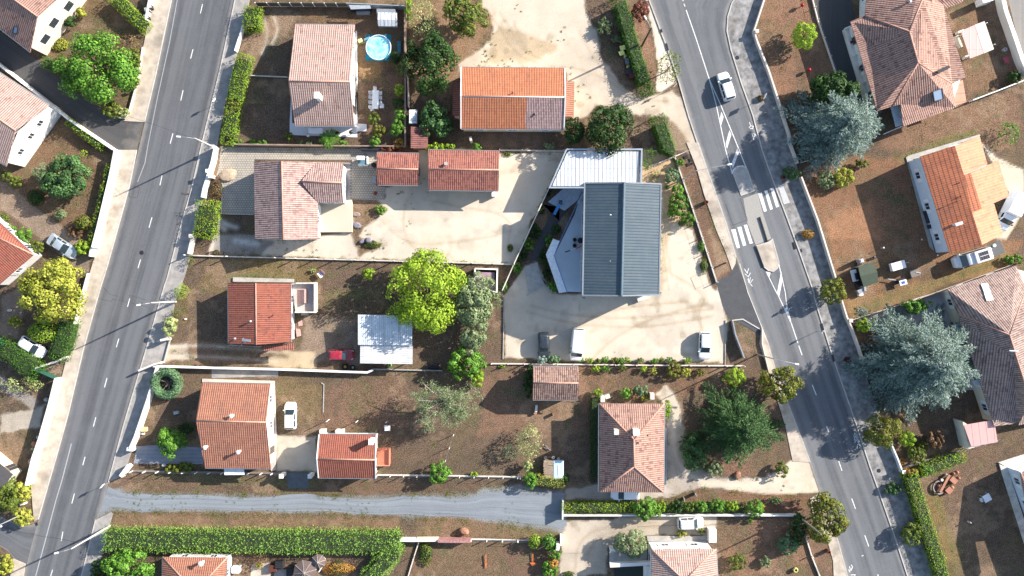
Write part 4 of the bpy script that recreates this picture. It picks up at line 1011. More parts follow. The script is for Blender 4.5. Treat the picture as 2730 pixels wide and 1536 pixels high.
pavement("right_hand_pavement", "A2290,-60 A2420,-60 A2350,360 A2290,520 A2180,1000 A2100,1410 F2085,60 F2010,300 F1960,560 F1880,880 F1840,1100 F1780,1300 F1730,1449 K1690,160 K1640,520 K1590,740 K1520,800 K1350,1449 O1290,200 O1220,400 O1190,480 O1050,540 K1200,1340 K1420,600 K1590,10 F1620,1300 F1760,760 F1845,480 A1950,1400 A2130,660", PAVG, kerb="A2285,-60 A2130,660 A1950,1400 F1845,480 F1760,760 F1620,1300 K1590,10 K1420,600 K1200,1340 O1050,540")
pavement("hedge_side_pavement", "O930,905 O1075,830 O1090,850 O1060,960 O1010,1180 O920,1449 O890,1560 O760,1560 O790,1449", PAVG, kerb="O925,905 O790,1449 O765,1560")
pavement("far_pavement", "D975,-60 D1230,-60 D1225,0 D1105,320 D1200,600 D1449,1300 I1530,200 I1560,340 I1720,760 I1900,1340 N700,400 N760,600 N850,850 N1000,1280 R1220,160 R1340,420 R1440,750 R1560,1100 R1680,1500 R1430,1500 R1410,1449 R1280,1050 R1140,650 R1050,400 R920,0 N700,1170 N600,850 N510,560 I1700,1449 I1560,1050 I1450,750 I1280,300 D1200,1449 D1110,1110 D1000,800 D900,480 D862,300 D870,160 D910,30", PAVGR, kerb="D972,-60 D910,30 D870,160 D862,300 D900,480 D1000,800 D1110,1110 D1200,1449 I1280,300 I1450,750 I1560,1050 I1700,1449 N510,560 N600,850 N700,1170 R920,0 R1050,400 R1140,650 R1280,1050 R1410,1449 R1430,1500")
pavement("near_verge_pavement", "I470,0 I590,0 I720,400 I860,800 I950,1110 I945,1170 I910,1235 I850,1060 I760,850 I640,500 I570,250", PAVS, h=.06, kerb="D110,0 D290,480 D400,800 D490,1120 D600,1449 I720,400 I860,800 I950,1110")
pavement("corner_pavement", "N-5,880 N60,990 N140,1280 R340,0 R470,350 R300,340 R230,0 N60,1250 N-20,1000", PAVS, h=.06, kerb="M2430,342 M2536,330 N0,870 N60,990 N140,1280 R340,0 R470,350")
pavement("lower_verge_pavement", "R560,645 R740,1120 R830,1449 R850,1500 R700,1500 R690,1300 R640,1120 R500,900 R470,700", PAVS, h=.06, kerb="R560,645 R740,1120 R830,1449 R850,1500")
def island(s, hh=.13, mat=PAVS, nm="traffic_island"):
    o = MB().prism(W(s), -.05, hh).build(nm, mat); struct(o)
    struct(MB().ribbon(W(s+" "+s.split()[0]), .16, -.04, hh+.02).build("island_kerb", KERB))
island("I1140,1000 I1260,965 I1300,935 I1362,1160 I1350,1210 I1310,1245 I1260,1235 I1218,1200")
island("I925,310 I945,260 I985,238 I1030,240 I1058,262 I1125,465 I1000,510", .06, CONC, "raised_refuge")
sheetS("island_cobbles", "I1020,540 I1160,490 I1205,670 I1290,930 I1140,990 I1060,780", .016, plain("cobbles", (.22, .21, .2), sc=9, c2=(.36, .34, .3)))
MB_ = MB().bar((*W("I1175,720")[0].xy, .1), (*W("I1250,960")[0].xy, .1), .18, .2).bar((*W("I1140,1000")[0].xy, .1), (*W("I1215,1205")[0].xy, .1), .14, .2); struct(MB_.build("island_edge_kerb", DARKM))
struct(MB().ribbon(W("I850,600 I920,800 I1060,750 I990,540 "), .07, .013, .018).build("trench_patch", ASPHD))
sheetS("tactile_paving", "I1350,410 I1405,425 I1470,580 I1410,600", .096, plain("pale_slab", (.5, .5, .5), sc=7, c2=(.36, .36, .37)))
for i, (a, nm) in enumerate((("C2040,300", "drain_grate"), ("C2095,455", "drain_grate"), ("I1515,995", "drain_grate"), ("N590,840", "drain_grate"), ("N690,1140", "drain_grate"), ("O360,942", "drain_grate"), ("I1578,1045", "manhole_cover"))):
    p = W(a)[0]; lab = ["small square drain cover in the sand verge kerb beside the dark red shrub", "long drain slot in the kerb above the half bare roadside tree", "dark drain slot at the kerb opposite the traffic island's rounded end", "long drain slot in the far kerb beyond the pointed end of the hatching", "long drain slot in the far kerb beside the round red brown pavement shrub", "small drain cover at the left kerb by the lower side street", "square manhole cover on the far pavement beside the traffic island"][i]
    o = MB().box((0, 0, 0), (.25, 1.1 if 'slot' in lab else .5, .02), .25).build(nm, DARKM); o.location = (p.x, p.y, .112); tag(o, lab, "drain cover")
# ================================================================ BUILDINGS
WARE = ribmat("blue_grey_sheet", (.042, .072, .096), .42, (.056, .088, .112), rough=.5, metal=.1, dirt=.1)
WMET = ribmat("white_sheet", (.62, .64, .66), .55, (.54, .57, .6), rough=.45, metal=.1, dirt=.3)
WMET2 = ribmat("old_white_sheet", (.68, .72, .74), .3, (.56, .61, .66), rough=.5, metal=.1, dirt=.4)
PINKP = ribmat("pink_polycarbonate", (.64, .36, .32), 1.05, (.66, .36, .33), rough=.35, dirt=.1, rib=.9)
REDP = ribmat("orange_panel", (.62, .16, .08), 1.2, rough=.6, dirt=.1, rib=.9)
BLUEW = plain("pale_blue_render", (.6, .66, .74), var=.08, dirt=.1)
MAROON = plain("maroon_frames", (.2, .04, .05), rough=.5)
# --- top left corner, two-storey house with a pale gable wall
e, ro, c, r = quad_house("house", "pale pink rendered house in the top left corner with white framed windows and rose roof", "A290,500 A830,-260 A-270,-1100 A-800,-340", "A360,158 A-450,-430", 4.3, 6.6, False, T_ROSE, PEACH, over=.5, wins=False, wallh=4.3)
f0 = inset(c, .5); a, b = f0[0], f0[1]
for t, z0 in ((.16, 1.7), (.37, 2.2), (.62, 1.7)): window(e, b, a, 1-t, 1.5, z0, z0+1.5) if (b-a).cross(Vector((0,0,1))).dot((a+b)/2-c[2]) > 0 else window(e, a, b, t, 1.5, z0, z0+1.5)
MB().box((W("A560,45",3)[0].x, W("A560,45",3)[0].y, 3.6), (1.9, 1.0, .9), .9).build("bay", WHITE, e)
skylight(ro, onplane("A138,255 A178,265 A166,330 A128,320", "A290,500@4.3 A360,158@6.6 A-450,-430@6.6"))
# --- white house below the side street
e, ro, c, r = quad_house("house", "white house beside the dark side street with small windows in its bright gable wall", "A475,1018 F62,226 F-560,-130 A-130,620", "A150,1262 A-400,880", 4.4, 6.2, False, T_PINK, WHITE, over=.4, wins=False, wallh=4.35)
f0 = inset(c, .4); 
for t, zz in ((.27, 2.6), (.5, 2.6), (.78, 2.4)): 
    a, b = (f0[0], f0[1]); n_ = Vector(((b-a).y, -(b-a).x, 0)); 
    if n_.dot((a+b)/2-c[2]) < 0: a, b, t = b, a, 1-t
    window(e, a, b, t, .95, zz, zz+1.1)
# --- red roof house, left edge
e, ro, c, r = quad_house("house", "red ribbed roof house cut by the left edge above the yellow green tree", "F322,1086 F-60,1420 F-860,640 F-430,370", "F-60,900 F-640,560", 3.4, 4.6, True, T_RED, WHITE, over=.5, gutter=True)
# --- dark roofed shed bottom left
e = empty("garage", "dark flat roofed garage at the left edge behind the olive bushes", "garage", (W("O0,500")[0].x, W("O0,500")[0].y, 0))
P_ = W("O122,468 O0,365 O-160,230 O-300,560 O0,632", 2.6); MB().prism(P_, 2.45, 2.62).build("roof", plain("felt", (.09, .085, .085), sc=2), e); body(e, inset(P_, .15), 2.45, CREAM, True, None)
# --- B: long pink roof with chimney
e, ro, c, r = quad_house("house", "pink tiled house with white chimney between the pool and the striped hedge yard", "B678,236 B1252,241 B1252,1216 B672,1214", "B0,0 B0,0", 2.7, 5.7, False, T_PINK, WHITE, wins=False, gutter=False) if False else (None,)*4
def gable_y(name, label, cs, rs, ze, zr, tile, wm, **k): return quad_house(name, label, cs, rs, ze, zr, False, tile, wm, **k)
e, ro, c, r = gable_y("house", "pink tiled house with white chimney beside the round pool", "B1252,1216 B1252,241 B678,236 B672,1214", "B1206,788 B612,784", 2.7, 5.7, T_PINK, WHITE, over=.45)
chimney(ro, "B888,920", 4.6, 6.6, (.6, .75), WHITE)
e2 = e; MB().tube([(*W("B618,905",2.5)[0].xy, 0), (*W("B618,905",3.5)[0].xy, 3.4)], .03, 6).build("drain_pipe", METG, e)
# --- C: orange / two-tone roof
t2 = W("C735,1250 C1110,940")
T_ORAP = tilemat("patched_orange_tiles", (.54, .21, .1), (.46, .16, .08), (.38, .12, .07), mot=.12, pu=.24, patch=(t2[0].x-.1, -99, 99, W("C700,945", 5.)[0].y, (.42, .29, .28)), lichen=.1)
e, ro, c, r = gable_y("house", "long orange roofed house with a greyer tile patch and white verges on the sand yard", "C1100,1250 C1110,660 C108,650 C104,1243", "C1112,938 C104,930", 3.2, 5.0, T_ORAP, CREAM, over=.25, capm=plain("pale_ridge", (.68, .5, .44)))
for i0, i1, rr in ((0, 1, r[0]), (2, 3, r[1])):
    mb = MB()
    for q in (c[i0], c[i1]): mb.bar(q+Vector((0,0,.03)), rr+Vector((0,0,.03)), .16, .1)
    mb.build("white_verge", WHITE, ro)
flue(ro, "C605,895", 4.9, .06, .25, DARKM); flue(ro, "C818,1105", 3.9, .1, .2, DARKM)
for s, lab, m in (("C25,780@2.6 C98,762@3.1 C96,1125@3.1 C22,1115@2.6", "lower red lean-to roof", T_RED), ("C1112,785@3.0 C1200,788@2.5 C1196,1132@2.5 C1110,1130@3.0", "lower orange lean-to roof", T_ORA)):
    P_ = W(s); o = roof_mesh([P_]).build("lean_to_roof", m, e); o['label'] = lab
    MB().prism([Vector((p.x, p.y, 0)) for p in inset(P_, .2)], 0, 2.35).build("lean_to_wall", CREAM, e)
# --- small sheds between B and C
e = empty("shed", "small pale metal lean-to beside the brown boundary wall above the red brown shed", "shed", (*W("B1815,1125")[0].xy, 0)); P_ = W("B1780,1058@2.1 B1855,1060@1.9 B1853,1192@1.9 B1778,1190@2.1"); roof_mesh([P_], .05).build("roof", WMET2, e); MB().prism(inset(P_, .08), 0, 1.85).build("wall", METG, e)
e = empty("shed", "red brown tiled shed beneath the round green tree beside the brown wall", "shed", (*W("B1875,1330")[0].xy, 0)); P_ = W("B1795,1224@2.5 B1960,1235@2.2 B1958,1432@2.2 B1793,1430@2.5"); roof_mesh([P_], .08).build("roof", T_BRN if False else tilemat("maroon_tiles", (.3, .12, .1), (.22, .09, .08), (.12, .05, .05)), e); MB().prism(inset(P_, .15), 0, 2.1).build("wall", WOOD, e)
e = empty("garden_shed", "white ribbed garden shed near the top fence above the round pool", "shed", (*W("B1570,200")[0].xy, 0)); P_ = W("B1478,120@1.9 B1660,124@1.9 B1662,192@2.2 B1474,188@2.2"); Q_ = W("B1474,188@2.2 B1662,192@2.2 B1664,256@1.8 B1480,252@1.8"); roof_mesh([P_, Q_], .05).build("roof", WMET, e); MB().prism(inset(W("B1482,124 B1660,128 B1668,275 B1490,270"), .03), 0, 1.8).build("wall", METG, e)
# --- G: faded pink house with cross wing and terrace roof
e, ro = poly_house("house", "faded pink tiled house with a projecting wing and flat cream terrace", 
  ["G423,188@3.3 G690,180@5.2 G705,938@5.2 G434,928@3.3", "G690,180@5.2 G1040,190@3.3 G1042,933@3.3 G705,938@5.2",
   "G878,376@4.65 G1030,186@3.32 G1286,192@3.32 G1275,388@4.65", "G878,376@4.65 G1275,388@4.65 G1286,580@3.32 G1040,580@3.32"],
  ["G690,180@5.22 G705,938@5.22", "G878,376@4.67 G1275,388@4.67"], [("G423,188 G1040,190 G1042,933 G434,928", 3.3)], T_PINK2, WHITE)
q = W("G1278,200 G1278,578 G1000,578 G1000,196", 3.3); body(e, inset(q, .15), 3.2, WHITE, True)
a_, b_ = W("G1268,205@3.2 G1268,575@3.2"); g_ = W("G1265,388@4.5")[0]; MB().face([a_, b_, g_]).build("gable_wall", WHITE, e)
P_ = W("G1046,582 G1372,552 G1372,866 G1050,866", .5); MB().prism(P_, 0, .5).build("terrace", plain("cream_slab", (.5, .44, .35), var=.06, sc=.5), e)
MB().box((*W("G1052,650",1.6)[0].xy, 1.25), (.12, 1.3, 2.2)).build("patio_door", PLW, e)
# --- sheds G
e, ro, c, r = gable_y("outbuilding", "small red tiled outbuilding between the tiled courtyard and the chimneyed garage", "G2012,412 G2014,106 G1612,100 G1618,408", "G2010,258 G1608,250", 2.7, 3.7, T_RED2, PEACH, over=.3)
e, ro, c, r = gable_y("garage", "long red tiled garage with a small chimney on the north edge of the sand yard", "H468,466 H478,84 G2108,72 G2114,458", "H470,264 G2106,258", 2.9, 4.1, T_RED2, CREAM, over=.3)
chimney(ro, "G2278,205", 3.3, 4.3, (.3, .3), CONC); MB().box((*W("H420,505")[0].xy, .5), (.5, .7, 1.)).build("meter_box", PLW, e)
# --- H: blue-grey warehouse, flat white annexe
e = empty("warehouse", "large blue grey ribbed metal warehouse on the pale gravel forecourt", "warehouse", (*W("M1360,-500")[0].xy, 0))
cw = W("H1300,392@6.0 H1682,388@7.2 M1366,103@7.2 M990,100@6.0"); ce = W("H1682,388@7.2 H2037,402@6.0 M1728,97@6.0 M1366,103@7.2")
ro = roof_mesh([cw, ce], .2).build("roof", WARE, e); MB().tube([cw[1]+Vector((0,0,.02)), cw[2]+Vector((0,0,.02))], .2, 6).build("ridge_cap", plain("ridge_metal", (.1, .15, .19), rough=.4), ro)
for s in ("H1548,700", "H1546,1145"): flue(ro, s, 6.3, .1, .4)
mb = MB(); 
for a, b in ((cw[0], cw[3]), (ce[1], ce[2]), (cw[0], cw[1]), (ce[0], ce[1]), (cw[2], cw[3]), (ce[2], ce[3])): mb.bar(a+Vector((0,0,-.03)), b+Vector((0,0,-.03)), .2, .22)
mb.build("edge_trim", plain("trim", (.22, .25, .28)), e)
ft = inset([cw[0], ce[1], ce[2], cw[3]], .3); body(e, ft, 5.9, plain("grey_cladding", (.3, .33, .36)), False)
a_, b_ = sorted((ft[0], ft[3]), key=lambda p: -p.y)
for t in (.12, .3, .45, .62, .8): window(e, a_, b_, t, 2.2, .1, 2.4)
for t in (.2, .5, .8): window(e, b_+Vector((ft[1].x-ft[0].x,0,0)), a_+Vector((ft[1].x-ft[0].x,0,0)), t, 2.0, 1.0, 2.2)
e = empty("annexe", "white ribbed flat roof annexe north of the warehouse with a slanted left side", "building", (*W("H1400,250")[0].xy, 0))
P_ = W("H1125,68 H1850,68 H1842,400 H1300,400 H1300,436 H962,436", 3.3); MB().prism(inset(P_, .25), 0, 3.2).build("wall", plain("grey_cladding2", (.32, .35, .38)), e)
r_ = W("H1138,84@3.3 H1826,86@3.3 H1822,398@3.2 H1310,404@3.2 H1300,420@3.2 H985,420@3.2"); mb = roof_mesh([r_], .1)
mb.uv = [(v[0], v[1]) for v in mb.v]; mb.build("roof", WMET, e)
MB().ribbon(P_+[P_[0]], .22, 3.05, 3.5).build("parapet", plain("parapet_metal", (.4, .46, .52), rough=.4, metal=.3), e)
# canopy wing with curved white edge and terrace west of the warehouse
BPATH = plain("blue_grey_screed", (.55, .63, .7), var=.08, sc=.6)
sheetS("terrace_floor", "H1280,450 H1300,1449 M990,70 M845,64 H1120,1449 H1005,1095 H1200,700", .1, BPATH)
e = empty("canopy", "white angled canopy edge over the terrace left of the warehouse", "canopy", (*W("H980,1080")[0].xy, 0))
MB().prism(W("H994,930 H1060,952 H1004,1095 M838,66 M762,78 H925,1082", 2.6), 2.45, 2.6).build("roof", plain("white_canopy", (.74, .77, .8), rough=.4, dirt=.05), e)
MB().ribbon(W("H1290,450 H1060,952 H1004,1095 M838,66", 2.4), .1, 2.3, 2.62).build("beam", plain("blue_beam", (.1, .2, .42)), e)
mb = MB()
for s in ("H1000,950", "H945,1080", "H1000,1250", "M790,60", "H1250,560"): mb.tube([(*W(s)[0].xy, 0), (*W(s)[0].xy, 2.45)], .05, 8)
mb.build("post", METG, e)
mb = MB(); 
for a, b in (("H1268,500", "H1285,450"), ("H1230,590", "H1262,520"), ("H1148,760", "H1192,665")): mb.bar((*W(a, .5)[0].xy, .9), (*W(b, .5)[0].xy, .9), .06, .8)
mb.build("glass_balustrade", PLW, e)
# --- L: red house with terrace
e, ro, c, r = gable_y("house", "deep red ribbed roof house with a raised stair terrace left of the carport", "G172,1356 G778,1360 L636,550 L33,566", "G440,1358 L300,578", 3.0, 4.4, T_RED, WHITE, over=.3)
flue(ro, "L464,292", 4.0, .06, .2, DARKM); flue(ro, "L245,350", 4.1, .09, .35); flue(ro, "L95,518", 3.3, .1, .35)
MB().prism(W("L365,600 L662,560 L664,630 L366,634", 2.4), 2.3, 2.42).build("porch_roof", T_RED2, e); MB().ribbon(W("L60,575 L360,590"), .1, 0, 1.4).build("porch_wall", CONC, e)
MB().prism(W("G225,1302 G812,1318 G812,1352 G225,1345"), 0, .2).build("footing", CONC, e)
e = empty("terrace", "raised white balustrade terrace with pink stairs on the red house's right", "terrace", (*W("L780,100")[0].xy, 0))
MB().prism(W("G790,1360 G1020,1352 L878,262 L680,262", 1.2), 0, 1.2).build("deck", plain("pinkish_concrete", (.5, .42, .38), sc=1.2, c2=(.38, .34, .32), dirt=.3), e)
MB().ribbon(W("G835,1360 G1016,1358 L870,262 L680,262", 1.6), .2, 1.2, 2.0).build("balustrade", OLDW, e)
mb = MB()
for k in range(5): mb.prism(W(f"L{700+k*18},{40} L{790},{40} L790,{175} L{700+k*18},{175}", 1.3), 1.2, 1.26+k*.14)
mb.build("stairs", plain("pink_steps", (.62, .38, .32)), e); MB().box((*W("L780,280")[0].xy, .35), (1., .35, .7)).build("steps", CONC, e)
# --- carport
e = empty("carport", "white corrugated carport with two roof levels beside the lime tree", "carport", (*W("L1560,520")[0].xy, 0))
roof_mesh([W("L1284,286@3.0 L1810,296@3.0 L1806,584@2.7 L1284,578@2.7")], .04).build("roof", WMET2, e)
o = roof_mesh([W("L1306,580@2.45 L1812,586@2.45 L1810,764@2.2 L1304,756@2.2")], .04); o.uv = [(v, u) for u, v in o.uv]; o = o.build("lower_roof", ribmat("white_corrugated", (.74, .74, .73), .26, rough=.45, dirt=.25), e)
mb = MB()
for s in ("L1310,320", "L1785,320", "L1310,560", "L1785,560", "L1320,735", "L1790,740", "L1550,735"): mb.box((*W(s, 1.2)[0].xy, 1.1), (.12, .12, 2.2))
mb.build("post", METG, e); MB().ribbon(W("L1310,310 L1785,315 L1790,560", 1.2), .06, 0, 2.1).build("side_panel", METG, e)
# --- O/K/L/P orange house
e, ro, c, r = gable_y("house", "big orange tiled house beside the left road with two white roof vents", "P155,412 L436,957 K1952,944 O1980,404", "L396,1326 K1893,1312", 3.1, 5.1, T_ORA, WHITE, over=.45)
for s, z, hh in (("L60,1265", 4.7, .8), ("O1980,208", 4.2, .6), ("O2300,252", 4.0, .7)): flue(ro, s, z, .16, hh, WHITE)
MB().prism(W("O2160,408@2.4 O2352,410@2.4 O2362,470@2.2 O2170,472@2.2"), 2.2, 2.28).build("awning", plain("white_awning", (.75, .8, .85)), e)
slab("house_step", W("K1955,905 L480,925 L500,1449 P215,60 P200,420 P160,440 P150,410 L440,950 K1955,940"), 0, .12, plain("peach_path", (.6, .5, .42)))
# --- P red house
e, ro, c, r = gable_y("house", "small red tiled house with white verges and a white chimney above the lane", "P1165,506 P1172,84 P618,82 P612,500", "P1162,328 P597,320", 3.0, 4.6, T_RED, WHITE, over=.3)
chimney(ro, "P1120,152", 3.9, 5.4, (.55, .7), WHITE)
for i0, i1, rr in ((0, 1, r[0]), (2, 3, r[1])):
    mb = MB()
    for q in (c[i0], c[i1]): mb.bar(q+Vector((0,0,.03)), rr+Vector((0,0,.03)), .15, .1)
    mb.build("white_verge", WHITE, ro)
MB().prism(W("P1175,222 P1300,218 P1298,378 P1180,380", 1.), 0, .9).build("tiled_porch", plain("terracotta_floor", (.5, .17, .09), sc=5, c2=(.38, .12, .08)), e)
MB().ribbon(W("P1180,380 P1298,378 P1300,218", 1.), .12, .9, 1.3).build("porch_wall", plain("terracotta_wall", (.6, .25, .17)), e)
MB().box((*W("P832,42")[0].xy, .8), (1.1, .6, 1.6)).box((*W("P665,45")[0].xy, .6), (.8, .7, 1.2)).build("brick_barbecue", OLDW, e)
# --- M shed and hip house
e, ro, c, r = gable_y("garage", "brown tiled garage with a white north wall below the dark parked car", "M948,1108 M950,790 M512,788 M510,1108", "M950,948 M512,946", 2.8, 4.2, T_BRN, WHITE, over=.3)
e, ro, c, r = quad_house("house", "hipped rose tiled house with two white chimneys beside the curved gravel drive", "M1150,1145 M1780,1147 Q1556,642 Q930,638", "Q1268,128 Q1270,396", 3.5, 5.9, True, T_ROSE, WHITE, over=.5)
chimney(ro, "Q1292,62", 4.6, 6.6, (.7, .7), WHITE); chimney(ro, "Q1100,58", 4.3, 5.8, (.5, .6), OLDW); flue(ro, "Q1400,88", 4.6, .07, .2, DARKM); flue(ro, "Q1308,163", 5.6, .07, .2, DARKM)
mb = MB()
for s in ("M1175,1090", "M1650,1065"): mb.box((*W(s)[0].xy, .6), (.6, .9, 1.2))
mb.build("porch_pillar", OLDW, e)
# --- Q bottom house
e, ro, c, r = quad_house("house", "tall white walled house with hipped tile roof at the bottom edge", "Q1438,1195 Q2062,1187 Q2110,2000 Q1430,2000", "Q1755,1490 Q1765,1720", 4.6, 6.4, True, T_PINK, WHITE, over=.35)
MB().box((*W("Q2020,1050",.7)[0].xy, .65), (1.1, 1.9, 1.3)).build("side_block", WHITE, e)
MB().prism(W("Q1390,1060 Q2055,1060 Q2055,1110 Q1400,1110"), 0, .15).build("footing", CONC, e)
e = empty("pergola", "grey walled forecourt canopy left of the white walled bottom house", "canopy", (*W("Q1230,1300")[0].xy, 0))
MB().ribbon(W("Q1028,1165 Q1085,1165"), .35, 0, 1.6).ribbon(W("Q1035,1340 Q1435,1320", 2.), .5, 1.6, 2.4).build("wall", WHITE, e); MB().prism(W("Q1030,1180 Q1395,1180 Q1395,1310 Q1030,1330"), 0, .12).build("paving", CONC, e)
MB().prism(W("Q1380,1350 Q1440,1350 Q1440,1600 Q1380,1600", 2.), 0, 2.2).build("column", WHITE, e)
sheetS("covered_pool_deck", "Q1078,1355 Q1380,1350 Q1378,1600 Q1078,1600", .05, plain("dark_green_deck", (.03, .04, .035))); 
# --- O bottom hip house
e, ro, c, r = quad_house("house", "hipped orange roof house with a white side wall below the tall feathery hedge", "O1570,1266 O2192,1271 O2150,1950 O1560,1950", "O1880,1600 O1870,1680", 3.3, 5.3, True, T_ORA, WHITE, over=.4)
flue(ro, "O1940,1330", 4.2, .2, .7, WHITE)
# --- E: complex hip
e, ro = poly_house("house", "large many hipped rose roof house beside the blue cedar in the top right", 
 ["E860,210@3.3 E1120,1072@3.3 E1265,1028@3.3 E1515,610@5.9 E1430,300@5.9 E1000,150@3.6", "E1265,1028@3.3 E1345,1008@3.3 E1370,1224@3.3 E1876,1040@3.3 E1845,808@3.4 E1515,610@5.9",
  "E1515,610@5.9 E1845,808@3.4 E1972,745@3.3 E1760,50@3.4 E1690,-12@3.6 E1560,-10@5.9 E1430,300@5.9", "E1000,150@3.6 E1430,300@5.9 E1560,-10@5.9 E1560,-400@5.6 E1015,-20@3.5", "E1690,-12@3.6 E1760,50@3.4 E1778,84@3.3 E1948,20@3.3 E1900,-300@3.6 E1690,-400@5.0", "E1560,-10@5.9 E1690,-12@5.0 E1690,-400@5.0 E1560,-400@5.6"],
 ["E1430,300@5.92 E1515,610@5.92", "E1000,150@3.65 E1430,300@5.92", "E1430,300@5.92 E1560,-10@5.92", "E1515,610@5.92 E1265,1028@3.35", "E1515,610@5.92 E1845,808@3.45"],
 [("E870,215 E1120,1060 E1260,1020 E1360,1000 E1380,1210 E1866,1035 E1960,745 E1760,60 E1700,-300 E1020,-300 E1010,110", 3.25)], T_ROSE, WHITE, over=.45)
mb = MB().box((*W("E1750,675",4.6)[0].xy, 4.6), (1.5, .4, 1.2), .45).box((*W("E1750,675",5.2)[0].xy, 5.2), (1.65, .5, .1), .45); mb.build("chimney", DARKM, ro)
skylight(ro, onplane("E1652,885 E1742,855 E1757,955 E1668,980", "E1515,610@5.9 E1370,1224@3.3 E1876,1040@3.3")); flue(ro, "E1435,15", 5.0, .12, .8)
MB().prism(W("E808,275 E868,250 E1075,930 E1010,945", 1.1), 0, 1.1).build("side_wall_terrace", WHITE, e)
for a, b in (("E808,278", "E868,252"), ("E888,540", "E952,512"), ("E968,805", "E1028,772")): MB().ribbon(W(a+" "+b, 1.4), .25, 1.1, 1.5).build("buttress", WHITE, e)
mb = MB()
for s in ("E872,408", "E955,662"): mb.box((*W(s, 1.1)[0].xy, 1.2), (.4, .35, .2), .3)
mb.build("flower_box", MAROON, e)
MB().prism(W("E1248,1035 E1336,1010 E1365,1205 E1298,1228", 2.2), 2.1, 2.2).build("porch_roof", plain("glass_roof", (.5, .56, .62), rough=.2), e)
o = roof_mesh([W("E1848,808@2.9 E1945,775@2.7 E1980,985@2.7 E1870,1020@2.9")], .06).build("veranda_roof", REDP, e)
e = empty("veranda", "pink and white striped awning roof on posts right of the many hipped house", "veranda", (*W("E2090,400")[0].xy, 0))
o = roof_mesh([W("E1928,300@2.9 E2062,240@2.9 E2150,515@2.9 E2015,565@2.9")], .05).build("pink_roof", PINKP, e); o = roof_mesh([W("E2062,240@2.92 E2155,205@2.85 E2246,475@2.85 E2150,515@2.92")], .05).build("white_roof", plain("cream_panel", (.62, .52, .44), var=.05), e)
mb = MB()
for s in ("E1965,320", "E2125,250", "E2200,455", "E2035,530"): mb.box((*W(s, 1.4)[0].xy, 1.4), (.1, .1, 2.8))
mb.build("post", PLW, e); MB().ribbon(W("E1870,330 E1925,310 M0,0" if False else "E1870,330 E1925,310"), .3, 0, .9).ribbon(W("E1935,570 E2010,545"), .4, 0, .9).ribbon(W("E1860,360 E1905,470"), .3, 0, .9).build("low_wall", OLDW, e)
MB().box((*W("E2150,10",1.)[0].xy, 1.), (1.6, .9, 1.8), .3).build("cabinet", PLW, None).update_tag()
tag(bpy.data.objects["cabinet"], "white cabinet on the lawn at the top edge right of the many hipped house", "cabinet")
# --- J: stepped orange house
e, ro = poly_house("house", "bright orange stepped roof house with a long white wall facing the bare lawn", 
 ["J1170,280@4.0 J1505,175@5.2 J1595,460@5.2 J1660,435@5.2 J1765,785@5.2 J1670,815@5.2 J1770,1135@5.2 J1458,1216@4.0"], [], 
 [("J1170,280 J1740,85 J1810,350 J1920,325 J2025,665 J1885,740 J1965,1035 J1458,1216", 3.9)], T_ORA2, BLUEW, over=.2)
T_OR3 = tilemat("pale_orange_tiles", (.64, .31, .18), (.58, .26, .15), (.42, .16, .09), mot=.1, pu=.4, pv=.5, rowk=.1, stripe=.15, lichen=.15)
o = roof_mesh([W("J1507,178@5.18 J1745,80@4.2 J1820,355@4.2 J1592,458@5.18"), W("J1660,437@5.18 J1925,320@4.2 J2030,665@4.2 J1765,783@5.18"), W("J1672,817@5.18 J1885,735@4.2 J1970,1030@4.2 J1770,1133@5.18")]).build("east_slope", T_OR3, ro); o['label'] = "paler orange east slopes"
chimney(ro, "J1545,930", 4.2, 5.3, (.9, .25), plain("white_cap", (.7, .7, .7)), rot=.3)
for s in ("J1545,535", "J1635,605", "J1560,668", "J1520,718"): flue(ro, s, 4.7, .05, .35, DARKM)
slab("side_path", W("J1030,290 J1050,275 J1740,68 J1750,80 J1170,290 J1095,310 J1300,1190 J1260,1150"), 0, .15, CONC)
mb = MB()
for a, s_, cl in (("J1250,860", (.9, 1.9), 0), ("J1265,955", (.6, .6), 0), ("J1305,1020", (.5, .8), 0), ("J1232,770", (.5, .7), 0)): mb.box((*W(a, .4)[0].xy, .45), (s_[0], s_[1], .9), .3)
o = mb.build("garden_storage", plain("navy_cover", (.03, .035, .05))); tag(o, "dark covered garden furniture and boxes along the foot of the long white wall", "storage boxes")
# --- N: right edge house
e, ro = poly_house("house", "long rose and pink tiled house on the right edge behind the big blue cedar", 
 ["N1798,476@3.3 N2462,248@3.3 N2560,480@4.0 N2398,914@6.3 N1895,712@3.3", "N1895,712@3.3 N2398,914@6.3 N2455,1100@6.3 N2600,1560@6.3 N2480,1770@3.4 N2250,1800@3.3", "N2398,914@6.3 N2560,480@4.0 N3000,400@3.3 N3150,1500@3.3 N2600,1560@6.3 N2455,1100@6.3", "N2600,1560@6.3 N3150,1500@3.3 N3180,1640@3.3 N2480,1790@3.3"],
 ["N1895,712@3.35 N2398,914@6.33", "N2398,914@6.33 N2560,480@4.03", "N2398,914@6.33 N2600,1560@6.33"], [("N1810,480 N2450,250 N3000,390 N3150,1600 N2490,1790 N2250,1790 N1900,715", 3.25)], T_BEIGE, CREAM, over=.4)
MB().bar(*[p+Vector((0,0,.08)) for p in onplane("N2150,420 N2205,585", "N1798,476@3.3 N2462,248@3.3 N2398,914@6.3")], 1., .06).build("roof_panel", WMET2, ro)
MB().tube(W("N2395,1070@6.3 N2480,1075@6.5"), .1, 8).build("antenna_mast", PLW, ro)
for s in ("N1890,840", "N1985,1095", "N2080,1375"): MB().box((*W(s, 2.2)[0].xy, 2.3), (1.1, .9, .12), .35).build("door_canopy", plain("pale_canopy", (.6, .68, .75)), e)
